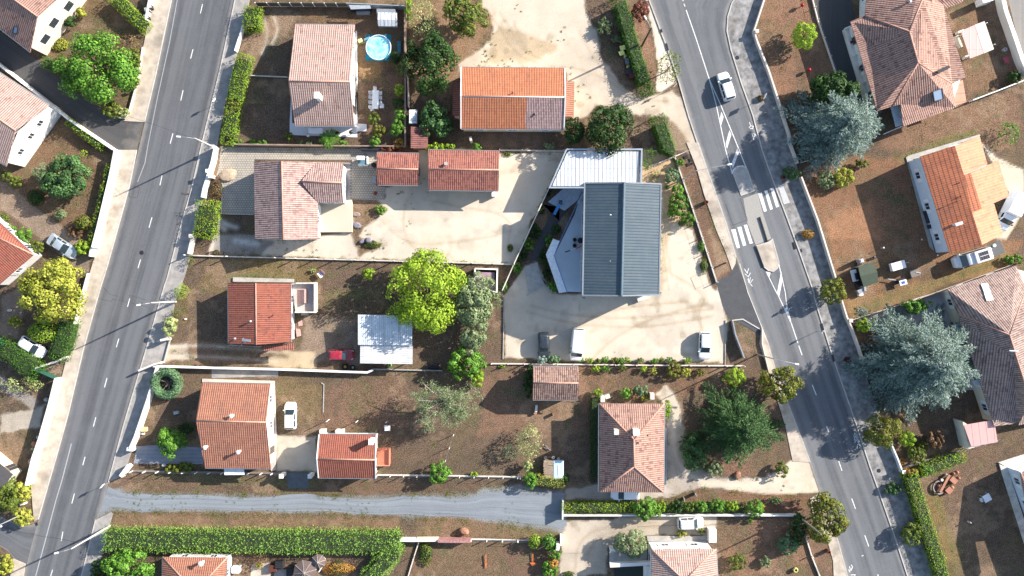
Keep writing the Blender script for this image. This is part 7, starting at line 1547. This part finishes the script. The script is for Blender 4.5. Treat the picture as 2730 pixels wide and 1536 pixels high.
BRK = plain("reddish_rock", (.33, .17, .1), sc=4, c2=(.2, .1, .07), bmp=.05); rock("reddish boulder on the verge above the maroon gate", "P2020,1020", .8, .5, .9, BRK, -.4, "boulder", "boulder"); rock("brown boulder on the red soil in the drive's curve", "Q2270,478", .5, .65, .5, BRK, -.3, "boulder", "boulder")
rock("round grey stone in the lower front yard of the fence corner", "K445,1110", .35, .3, .4, CONC); rock("small white stone in the dark front yard left of the red house", "K1790,330", .2, .14, .15, WHITE); rock("pale stones beside the fence below the pebble bed", "O1583,380", .35, .28, .25, OLDW)
SANDW = plain("sandpit_stone", (.45, .26, .18), sc=3, c2=(.3, .15, .1)); rock("pinkish disc shaped stone beside the long thick white wall", "O295,343", .42, .42, .25, plain("pink_stone", (.55, .36, .28))); rock("orange stone beside the long thick white wall", "O322,175", .35, .4, .3, plain("orange_stone", (.55, .25, .14))); rock("pale yellow stone below the orange one by the white wall", "O312,222", .25, .22, .2, plain("yellow_stone", (.5, .48, .2))); rock("small pink white stone above the orange one by the white wall", "O362,110", .22, .25, .25, plain("pinkwhite", (.6, .45, .45)))
def pyramid_ball(label, s, mat):
    p = at(s, .5); e = empty("garden_ornament", label, "ornament", (p.x, p.y, 0)); MB().tube([(p.x, p.y, 0), (p.x, p.y, .35)], .06, 8).build("stem", DARKM, e); MB().lathe((p.x, p.y, .3), [(.02, 0), (.2, .1), (.28, .3), (.2, .52), (.02, .6)], 16).build("ball", mat, e, smooth=True)
REDB = plain("red_ball", (.4, .01, .02), rough=.35); pyramid_ball("upper red ball ornament on the top right front lawn", "E392,52", REDB); pyramid_ball("lower red ball ornament on the top right front lawn", "E458,676", REDB)
drum("yellow round pot on the dark bottom garden near the pale fence", "R335,1395", .36, .5, plain("yellow_pot", (.6, .55, .2)), DARKM, "plant pot"); drum("grey round table top on the lawn by the top right wall", "E2358,477", .3, .6, METG, METG, "round table"); 
for s, l, c in (("E2370,580", "red seat pad chair on the lawn by the top right wall", (.45, .08, .1)), ("E2420,675", "small red stool below the red chair by the top right wall", (.35, .08, .07))):
    p = at(s, .45); e = empty("lawn_chair", l, "chair", (p.x, p.y, 0)); sz = .85 if 'pad' in l else .5; MB().box((p.x, p.y, .42), (sz, sz, .08), .3).build("seat", plain("red_pad"+l[:3], c), e, bevel=.03); 
    for dx in (-1, 1):
        for dy in (-1, 1): MB().tube([(p.x+dx*sz*.4, p.y+dy*sz*.4, 0), (p.x+dx*sz*.4, p.y+dy*sz*.4, .4)], .02, 5).build("leg", METG, e)
# pink chair, bench structure, grave-like box
p = at("G1075,1270", .5); e = empty("deck_chair", "tilted pink and white deck chair on the moss lawn", "chair", (p.x, p.y, 0)); MB().bar(p+Vector((-.35, -.3, .2)), p+Vector((.0, .0, -.05)), .8, .05).build("seat", PLW, e); MB().bar(p+Vector((.0, .0, -.05)), p+Vector((.35, .35, .5)), .8, .05).build("backrest", plain("mauve_cloth", (.4, .22, .3)), e); MB().bar((p.x-.3, p.y-.3, 0), (p.x+.3, p.y+.3, .1), .05).build("frame", METG, e)
p = at("H350,1300"); e = empty("brick_store", "open topped white walled store with a purple cover beside the lime tree", "shed", (p.x, p.y, 0)); MB().ribbon(W("H240,1218 H455,1225 H450,1449 H238,1385 H240,1218", 1.6), .2, 0, 1.6).build("wall", WHITE, e); MB().prism(W("H245,1250 H430,1255 H428,1335 H242,1332", 1.3), 0, 1.2).build("cover", plain("purple_cover", (.2, .11, .16), sc=2, c2=(.45, .34, .38)), e); MB().prism(W("H245,1340 H440,1345 H440,1449 H245,1385", .3), 0, .3).build("slab", CONC, e)
p = at("L700,460"); o = MB().prism(W("L690,420 L725,425 L735,490 L700,500"), 0, .4).build("planter", plain("pink_tiles", (.5, .3, .28), sc=6)); tag(o, "pinkish planter against the red house's right wall", "planter")
o = MB().prism(W("L705,360 L745,330 L750,390 L710,400"), 0, .05).build("door_mat", MATS["pink_tiles"]); tag(o, "red white mat at the foot of the red house's stairs", "mat")
# statue-like antenna on red roof
p = at("L180,545", 5.); e = empty("roof_antenna", "silver antenna with a bent mast on the deep red roof's lower corner", "antenna", (p.x, p.y, 3.)); MB().tube([W("L140,600@0")[0]*1+Vector((0, 0, 0)), (p.x, p.y, 4.6)], .05, 6).build("mast", METG, e); MB().bar(W("L165,530@4.7")[0], W("L245,538@4.9")[0], .35, .1).build("dish", METG, e)
MB().bar(W("L170,515@4.6")[0], W("L195,560@4.6")[0], .3, .05).build("bracket", METG, e)
# play area slide, chairs and parasol by the warehouse
p = at("H1035,630"); e = empty("slide", "blue playground slide on the grey play surface by the annexe", "slide", (p.x, p.y, 0)); BL = plain("slide_blue", (.1, .4, .8), rough=.3); a_, b_ = W("H1068,575@1.5 H1005,695@.3"); MB().bar(a_, b_, .45, .05).build("chute", BL, e); 
for s in (-1, 1): o_ = Vector((.22*s, .1*s, .1)); MB().bar(a_+o_, b_+o_, .06, .2).build("side_rail", plain("slide_dark", (.05, .15, .4)), e)
MB().box((a_.x, a_.y, .75), (.5, .5, 1.5)).build("platform", DARKM, e)
def tub(label, s, r=.32): drum(label, s, r, .8, DARKM, DARKM, "bar stool")
tub("upper black stool on the terrace beside the warehouse", "H1205,938", .28); tub("lower black stool on the terrace beside the parasol", "H1205,995", .3)
p = at("H1255,950"); o = MB().lathe((0, 0, 0), [(.05, 0), (.07, .7), (.42, .74), (.42, .78), (.01, .79)], 20).build("terrace_table", DARKM); o.location = (p.x, p.y, 0); tag(o, "round black table against the warehouse wall", "table")
e = empty("closed_parasol", "closed red and white parasol lying slanted across the warehouse terrace", "parasol", (*at("H1200,1030").xy, 0)); MB().tube(W("H1115,1058@.5 H1290,993@1.4"), .035, 8).build("pole", PLW, e); MB().tube(W("H1215,1022@1.05 H1285,997@1.4"), [.13, .07], 8).build("canopy", plain("parasol_red", (.5, .12, .05)), e); MB().tube(W("H1110,1060@.45 H1160,1042@.7"), .08, 8).build("foot", DARKM, e)
p = at("M1560,125", .4); o = MB().box((0, 0, .35), (1.4, .7, .7), .35).build("wooden_crate", OLDW); o.location = (p.x, p.y, 0); tag(o, "pale wooden crate on the forecourt under the warehouse's bottom edge", "crate")
# courtyard mini digger / hot tub thing
p = at("G1478,185"); e = empty("garden_tractor", "small white topped vehicle parked in the paved court", "garden tractor", (p.x, p.y, 0)); MB().box((p.x-.15, p.y+.35, 1.2), (1.2, .6, .25)).build("canopy", PLW, e, bevel=.08); MB().box((p.x, p.y-.1, .5), (1.2, 1.1, .5)).build("body", plain("teal_body", (.1, .2, .25)), e, bevel=.06); MB().ribbon([Vector((p.x-.6, p.y-.65, 0)), Vector((p.x+.75, p.y-.65, 0)), Vector((p.x+.75, p.y+.65, 0))], .1, .1, .9).build("guard_frame", PLW, e)
for dx in (-.45, .45):
    for dy in (-.5, .4): MB().tube([(p.x+dx, p.y+dy-.08, .2), (p.x+dx, p.y+dy+.08, .2)], .2, 10).build("wheel", TYRE, e)
p = at("G1590,225"); o = MB().lathe((0, 0, 0), [(.35, 0), (.38, .9), (.01, .95)], 16).build("water_butt", DARKM); o.location = (*p.xy, 0); tag(o, "black water butt left of the small outbuilding", "water butt"); o = MB().box((0, 0, .5), (.5, 1., 1.)).build("cupboard", METG); o.location = (*at("G1598,370").xy, 0); tag(o, "grey cupboard against the small outbuilding's left wall", "cupboard")
o = MB().box((0, 0, .45), (3.4, .5, .9)).build("covered_bench", DARKM); o.location = (*at("G1575,70").xy, 0); tag(o, "long dark box along the brown wall at the court's top right", "storage box")
p = at("L1568,1382", .5); e = empty("well_cover", "square white stone table on the lawn above the small red house's chimney", "stone table", (p.x, p.y, 0)); MB().box((p.x, p.y, .55), (.85, .8, .12)).build("top", PLW, e, bevel=.05); MB().box((p.x, p.y, .25), (.35, .35, .5)).build("foot", CONC, e)
for i, (s, l) in enumerate((("L1005,1300", "first leaning white clothes post from the left on the lawn"), ("L1285,1308", "second white clothes post from the left on the lawn"), ("L1568,1315", "third white clothes post, above the stone table"), ("L1850,1310", "fourth thin white post on the lawn near the pale tree"))):
    p = at(s); o = MB().tube([(0, 0, 0), (0, 0, 1.9 - .2*i)], .06, 6).build("clothes_post", WHITE); o.location = (p.x, p.y, 0); tag(o, l, "post", "white posts across the lawn")
p = at("L2010,790"); e = empty("scrap_bench", "dark wrought bench frame at the fence under the green bush cluster", "bench", (p.x, p.y, 0)); MB().box((p.x, p.y, .45), (1.7, .5, .06)).build("seat", DARKM, e); MB().box((p.x, p.y-.28, .75), (1.7, .05, .6)).build("backrest", DARKM, e)
for s in (-1, 1): MB().box((p.x+s*.85, p.y, .35), (.05, .55, .7)).build("leg", DARKM, e)
p = at("M535,1205"); e = empty("garden_statue", "narrow stone trough with a round pot below the brown garage", "trough", (p.x, p.y, 0)); MB().box((p.x+.1, p.y+.25, .3), (.35, 1.0, .6), -.1).build("trough", OLDW, e); MB().lathe((p.x-.08, p.y-.45, 0), [(.15, 0), (.25, .4), (.18, .5)], 12).build("pot", plain("clay", (.4, .2, .12)), e)
o = MB().box((0, 0, .35), (.18, .45, .7), .3).build("stump", WOOD); o.location = (*at("M703,1245").xy, 0); tag(o, "small wooden stump on the lawn below the brown garage", "stump")
p = at("M1225,1070"); o = MB().box((0, 0, .4), (.7, .6, .8), .3).build("flower_pot", OLDW); o.location = (*p.xy, 0); tag(o, "stone pot group at the hipped rose house's north corner", "pot")
# log stack and pale hut bottom
p = at("Q440,410"); e = empty("log_stack", "stack of split logs left of the pale blue covered trailer", "log stack", (p.x, p.y, 0)); mb = MB()
r_ = np.random.default_rng(4)
for i in range(26): y = p.y-1.35+i*.105; mb.tube([(p.x-.7+r_.normal()*.05, y, 1.0+r_.normal()*.03), (p.x+.7+r_.normal()*.05, y, 1.0+r_.normal()*.03)], .06, 5)
mb.box((p.x, p.y, .5), (1.35, 2.7, .9)); mb.build("logs", plain("split_wood", (.38, .3, .22), sc=3, c2=(.2, .15, .1)), e)
p = at("Q540,425", 1.2); e = empty("covered_trailer", "trailer with a pale blue cover beside the log stack", "trailer", (p.x, p.y, 0)); MB().box((p.x, p.y, .75), (1.55, 2.7, .6)).build("cover", plain("pale_blue_tarp", (.45, .6, .7), var=.1, dirt=.1), e, bevel=.12); MB().box((p.x, p.y, .4), (1.4, 2.5, .2)).build("chassis", DARKM, e); MB().box((p.x, p.y-.1, 1.08), (.16, 1.6, .04), .05).build("strap", PLW, e)
for s in (-1, 1): MB().tube([(p.x+s*.72, p.y, .28), (p.x+s*.88, p.y, .28)], .28, 14).build("wheel", TYRE, e)
for s, l in (("Q415,300", "white bucket left above the log stack"), ("Q488,300", "middle pale pot above the log stack"), ("Q538,312", "right small pot above the covered trailer")): o = MB().lathe((0, 0, 0), [(.16, 0), (.22, .4), (.19, .4), (.15, .1), (.01, .1)], 14).build("bucket", OLDW); o.location = (*at(s).xy, 0); tag(o, l, "bucket")
p = at("Q400,205"); o = MB().bar((0, 0, .1), (1., -.3, .3), .08).bar((.2, .3, .1), (.9, -.4, .1), .06).build("garden_rake", METG); o.location = (*p.xy, 0); tag(o, "pale garden tools lying right of the slender light green tree", "tools")
for s, l, r0 in (("Q1745,700", "upright weathered post left of the garden stump above the hedge", .1), ("Q1855,650", "short weathered post on the red soil below the drive", .4)): o = MB().box((0, 0, .4), (.16, .5, .8), r0).build("wooden_post", GREYW); o.location = (*at(s).xy, 0); tag(o, l, "post")
# bottom plot: parasol, barbecue, boxes
def parasol(label, s, r, mat):
    p = at(s, 2.3); e = empty("parasol", label, "parasol", (p.x, p.y, 0)); mb = MB(); n = 8; c = Vector((p.x, p.y, 2.75))
    R_ = [Vector((p.x+r*math.cos(k*2*math.pi/n+.2), p.y+r*math.sin(k*2*math.pi/n+.2), 2.15)) for k in range(n)]
    for k in range(n): mb.face([R_[k], R_[(k+1) % n], c]); mb.face([R_[(k+1) % n], R_[k], c-Vector((0, 0, .02))])
    mb.build("canopy", mat, e)
    for k in range(n): MB().bar(R_[k]+Vector((0, 0, .02)), c+Vector((0, 0, .02)), .05, .03).build("rib", plain("rib_grey", (.4, .36, .34)), e)
    MB().tube([(p.x, p.y, 0), c], .03, 8).build("pole", METG, e)
PB = plain("parasol_brown", (.13, .095, .085)); parasol("large brown octagonal parasol below the feathery hedge", "P480,1410", 1.75, PB); parasol("second brown parasol behind the large octagonal one", "P610,1310", 1.1, PB)
for s, sz, l, m in (("P250,1320", (1.2, 1.0, 1.), "black barbecue cabinet left of the brown parasol", DARKM), ("P185,1360", (1.1, 1., .8), "dark red brown armchair beside the barbecue cabinet", plain("brown_leather", (.13, .045, .03), rough=.4)), ("P345,1390", (.9, 1.2, .9), "black table between the barbecue and the parasol", DARKM)): o = MB().box((0, 0, sz[2]/2), sz, .05).box((0, sz[1]*.4, sz[2]*.75), (sz[0], .15, sz[2]*.7), .05).build(l.split()[1] if False else "garden_furniture", m, bevel=.05); o.location = (*at(s).xy, 0); tag(o, l, "furniture")
e = empty("curved_screen", "white curved screen right of the brown parasols", "screen", (*at("P660,1300").xy, 0)); MB().ribbon(smooth(W("P630,1235 P675,1260 P680,1310 P640,1375")), .12, 0, 1.6).build("panel", WHITE, e)
o = MB().box((0, 0, .5), (1.1, .9, 1.)).build("garden_box", PLW); o.location = (*at("O2295,1370").xy, 0); tag(o, "white garden box right of the hipped orange roof house", "box"); o = sheet("paving", W("P-30,1330 P150,1320 P150,1500 P-60,1560"), .03, PAVS); struct(o); struct(sheet("patio", W("P190,1385 P380,1380 P380,1560 P170,1560"), .03, PAVG))
def orange_tool(label, s, w2):
    p = at(s); e = empty("orange_hand_pump", label, "garden tool", (p.x, p.y, 0)); m = plain("orange_paint", (.7, .2, .06)); MB().bar((p.x, p.y-1., .15), (p.x, p.y+1.0, .25), .1).build("shaft", m, e); MB().bar((p.x-w2, p.y-.45, .2), (p.x+w2, p.y-.45, .2), .14).build("crossbar", m, e); MB().bar((p.x-w2*.7, p.y-.7, .2), (p.x+w2*.7, p.y-.7, .2), .08).build("blade", m, e)
orange_tool("orange cross shaped tool lying on the dark plot near the clipped balls", "Q292,1290", .38); orange_tool("orange long handled tool on the dark plot's left part", "P2230,1300", .16)
# log circle / fire place bottom right
p = at("R1760,560"); e = empty("fire_place", "ring of reddish stones and planks forming a garden fire place on the right lawn", "fire place", (p.x, p.y, 0)); TC = plain("terracotta_stone", (.42, .2, .13), sc=4, c2=(.3, .13, .08)); mb = MB(); cc = at("R1705,590"); n_ = 22
mb.tube([(cc.x+.85*math.cos(a), cc.y+.95*math.sin(a), .25) for a in np.linspace(1.2, 5.6, n_)], .12, 6); mb.build("stone_ring", plain("grey_ring", (.3, .26, .24)), e)
MB().bar(W("R1725,640@.5")[0], W("R1815,470@.5")[0], .35, .2).build("plank", TC, e); MB().bar(W("R1790,600@.4")[0], W("R1830,640@.4")[0], .9, .3).build("plank", TC, e); MB().bar(W("R1830,500@.5")[0], W("R1880,545@.5")[0], .8, .3).build("plank", TC, e); MB().lathe((*cc.xy, 0), [(.7, .08), (.01, .1)], 18).build("ash_bed", plain("ash", (.12, .06, .045)), e)
for s, r in (("R1730,515", .2), ("R1778,467", .18)): MB().lathe((*at(s).xy, .1), [(r, 0), (r, .35), (.01, .38)], 14).build("stool", CREAM, e)
for s, r in (("R1705,573", .22), ("R1835,590", .3), ("R1885,445", .25), ("R1900,500", .22), ("R1860,540", .2), ("R1770,650", .25), ("R1850,455", .2)): MB().lathe((*at(s).xy, 0), [(r, 0), (r*.9, .3), (r*.4, .42), (.01, .44)], 10).build("stone", TC, e)
table("white garden table with scattered items on the lower right lawn", "R2180,695", (1.1, 1.1), .5); chair("white chair at the lawn table's left side, lower right garden", "R2130,712", -1.2, None)
o = MB().lathe((0, 0, 0), [(.1, 0), (.14, .1), (.1, .9), (.01, .95)], 10).build("bollard", OLDW); o.location = (*at("R1988,918").xy, 0); tag(o, "small pale bollard on the lower right lawn", "bollard")
# machines and trailers on the bare lawn
p = at("N1030,340", 1.9); e = empty("tarpaulin_shelter", "dark green canvas shelter with machines beside it on the bare red lawn", "shelter", (p.x, p.y, 0)); GT = plain("green_canvas", (.055, .075, .05), var=.2)
roof_mesh([W("N935,255@2.1 N1080,215@2.1 N1120,310@2.4 N955,350@2.4"), W("N955,350@2.4 N1120,310@2.4 N1132,408@2.1 N990,455@2.1")], .04).build("canopy", GT, e); mb = MB()
for s in ("N950,262", "N1075,225", "N1120,400", "N995,445"): mb.tube([(*at(s, 2.).xy, 0), (*at(s, 2.).xy, 2.1)], .04, 6)
mb.build("frame", METG, e); MB().ribbon(W("N940,265 N990,445", 1.5), .05, 0, 2.0).build("side_panel", DARKM, e)
def machine(label, s, parts, name="machine", cat="machine"):
    p = at(s); e = empty(name, label, cat, (p.x, p.y, 0))
    for nm, dx, dy, z, sz, m, ro_ in parts: MB().box((p.x+dx, p.y+dy, z), sz, ro_).build(nm, m, e, bevel=.03)
    return e
machine("white and black workbench left of the green canvas shelter", "N885,345", [("top", -.15, 0, .8, (.9, 1.7, .08), PLW, .25), ("engine", .15, -.1, .95, (.5, 1.0, .3), DARKM, .25), ("leg_frame", 0, 0, .4, (.7, 1.4, .7), DARKM, .25)], "workbench", "workbench")
machine("chrome topped boiler above the green canvas shelter", "N928,205", [("tank", 0, 0, .7, (.6, .6, 1.3), METG, .3), ("cap", 0, .05, 1.45, (.35, .35, .2), PLW, .3), ("base", .1, -.35, .2, (.8, .5, .4), DARKM, .2)], "boiler", "boiler")
machine("heap of grey metal scrap below the green canvas shelter", "N940,490", [("drum", 0, 0, .4, (1.0, .7, .8), METG, .6), ("crate", .1, -.55, .3, (.6, .4, .6), PLW, .2), ("engine", -.2, .7, .5, (.8, .9, .9), DARKM, .3), ("panel", .5, .3, .5, (.3, .7, .9), METG, .1)], "scrap_heap", "scrap")
machine("dark walk behind tiller with a white and blue cover right of the canvas shelter", "N1320,395", [("cover", .35, -.25, .8, (1.1, .75, .1), PLW, .25), ("blue_panel", .35, -.25, .87, (.5, .4, .05), plain("blue_cloth", (.05, .1, .4)), .25), ("engine", .1, .1, .5, (1.0, .5, .6), DARKM, .3), ("handle_bar", -1., .15, .5, (1.6, .12, .1), METG, -.15), ("wheel", -.1, -.1, .25, (.5, .6, .5), TYRE, .3)], "tiller", "tiller")
p = at("N1325,248", 1.2); e = empty("white_box_trailer", "white flat topped box trailer on the bare red lawn", "trailer", (p.x, p.y, 0)); MB().box((p.x, p.y, .85), (2.05, 1.15, .8), .28).build("box", PLW, e, bevel=.03); MB().bar((p.x+1., p.y+.3, .45), (p.x+1.9, p.y+.55, .45), .07).build("drawbar", METG, e)
for s in (-1, 1): c_ = Vector((p.x-.17*s, p.y+.62*s, .28)); MB().tube([c_-Vector((.02, -.07, 0))*s, c_+Vector((.02, -.07, 0))*s], .28, 12).build("wheel", TYRE, e)
o = MB().box((0, 0, .3), (1.35, 1.1, .6), .3).build("stone_slab", plain("slab_grey", (.2, .17, .15), sc=3)); o.location = (*at("N1465,318").xy, 0); tag(o, "square grey brown slab right of the dark tiller", "slab"); o = MB().bar((-.3, .1, 0), (.4, -.05, .05), .06).build("shovel", PLW); o.location = (*at("N1490,318").xy, .63); tag(o, "white shovel lying on the square grey brown slab", "shovel")
for s, l in (("J790,1165", "white post cap at the bare lawn's middle casting a long shadow"), ("J732,1250", "small white peg above the canvas shelter"), ("J1182,1083", "white peg in the shade left of the long white wall"), ("J1335,1235", "white disc on the ground left of the camper van")): o = MB().tube([(0, 0, 0), (0, 0, .9 if 'cap' in l else .15)], .03, 6).lathe((0, 0, .9 if 'cap' in l else .15), [(.13, 0), (.01, .1)], 10).build("peg", PLW); o.location = (*at(s).xy, 0); tag(o, l, "peg")
p = at("J1890,1150", 1.5); e = empty("flatbed_trailer", "dark flat deck with white discs behind the camper van", "trailer", (p.x, p.y, 0)); MB().prism(W("J1815,1150 J1940,1088 J1992,1210 J1860,1255", 1.), .9, 1.0).build("deck", plain("dark_deck", (.1, .105, .11)), e)
for s in ("J1845,1180", "J1885,1140"): MB().lathe((*at(s, 1.).xy, 1.), [(.25, 0), (.22, .15), (.01, .2)], 14).build("vent", PLW, e)
for s in ("J1830,1160", "J1930,1110", "J1975,1200", "J1870,1240"): MB().tube([(*at(s, .5).xy, 0), (*at(s, .5).xy, .9)], .04, 6).build("leg", METG, e)
for s, l, rr in (("I668,575", "rusty round litter bin tube on the verge by the zebra crossing", .3), ("I1415,335", "dark maroon bin beside the dark bush at the zebra crossing", .28), ("R655,1220", "rusty brown bin on the verge at the bottom of the right road", .3), ("I852,1165", "small dark post at the verge's rounded end", .14)): drum(l, s, rr, .9, plain("rust", (.14, .045, .03)), DARKM, "litter bin")
for s, l in (("I2290,1105" if False else "K90,245", "pale flat stone on the left garden path"),): rock(l, s, .35, .2, .15, OLDW)
for i, (s, l) in enumerate((("I465,140", "upper dark paving hatch by the rail above the warehouse"), ("I515,165", "small square hatch right of the upper paving hatch"), ("I492,212", "lower dark square hatch near the verge"), ("I535,200", "smallest hatch beside the lower dark one"))): o = MB().box((0, 0, 0), (.5 if i != 3 else .25, .5 if i != 3 else .3, .03), .4).build("access_hatch", DARKM); o.location = (*at(s).xy, .08); tag(o, l, "hatch")
p = at("K1405,1390"); o = MB().box((0, 0, .3), (.75, .6, .6)).build("cardboard_box", plain("tan_box", (.6, .46, .26))); o.location = (*p.xy, 0); tag(o, "tan box behind the white roadside wall near the vivid green tree", "box"); o = MB().box((0, 0, .15), (.4, .3, .3)).build("brick_block", PEACH); o.location = (*at("O1388,70").xy, 0); tag(o, "small peach block below the tan box", "block")
o = MB().box((0, 0, .3), (.7, .45, .6), .2).build("white_crate", METG); o.location = (*at("K1715,1228").xy, 0); tag(o, "grey open crate in the shaded front garden left of the orange house", "crate")
o = MB().box((0, 0, .5), (.5, .3, 1.), .2).build("letter_box", OLDW); o.location = (*at("O248,738").xy, 0); tag(o, "white letter box beside the yellow olive bush on the pavement", "letter box")
p = at("R1345,425"); 
o = MB().box((0, 0, 1.), (.35, .6, 2.), .2).build("utility_cabinet", OLDW); o.location = (*at("C205,1365").xy, 0); tag(o, "slim white cabinet in the shaded yard below the long orange house", "cabinet")
p = at("Q535,1160", 1.5); o = MB().box((0, 0, .9), (.45, .5, 1.8)).build("gate_pillar", WHITE); o.location = (*p.xy, 0); tag(o, "white gate pillar left of the lower forecourt", "pillar")
# split any mesh-less leftovers: nothing

rock("heap of pale sand on the paved court beside the brown planting bed", "G165,315", 1.3, .95, .55, plain("pale_sand", (.45, .36, .26), sc=3, c2=(.3, .22, .15), bmp=.05), .5, "sand_heap", "sand heap")
for s, l in (("N905,1210", "small grey cover on the far pavement near the round red brown shrub"), ("D960,560", "round cover at the kerb of the curved pavement"), ("R1130,430", "round grey cover on the lower far pavement")):
    p = at(s); o = MB().lathe((0, 0, 0), [(.3, 0), (.3, .012), (.01, .013)], 18).build("manhole_cover", DARKM); o.location = (p.x, p.y, .095); tag(o, l, "manhole cover")
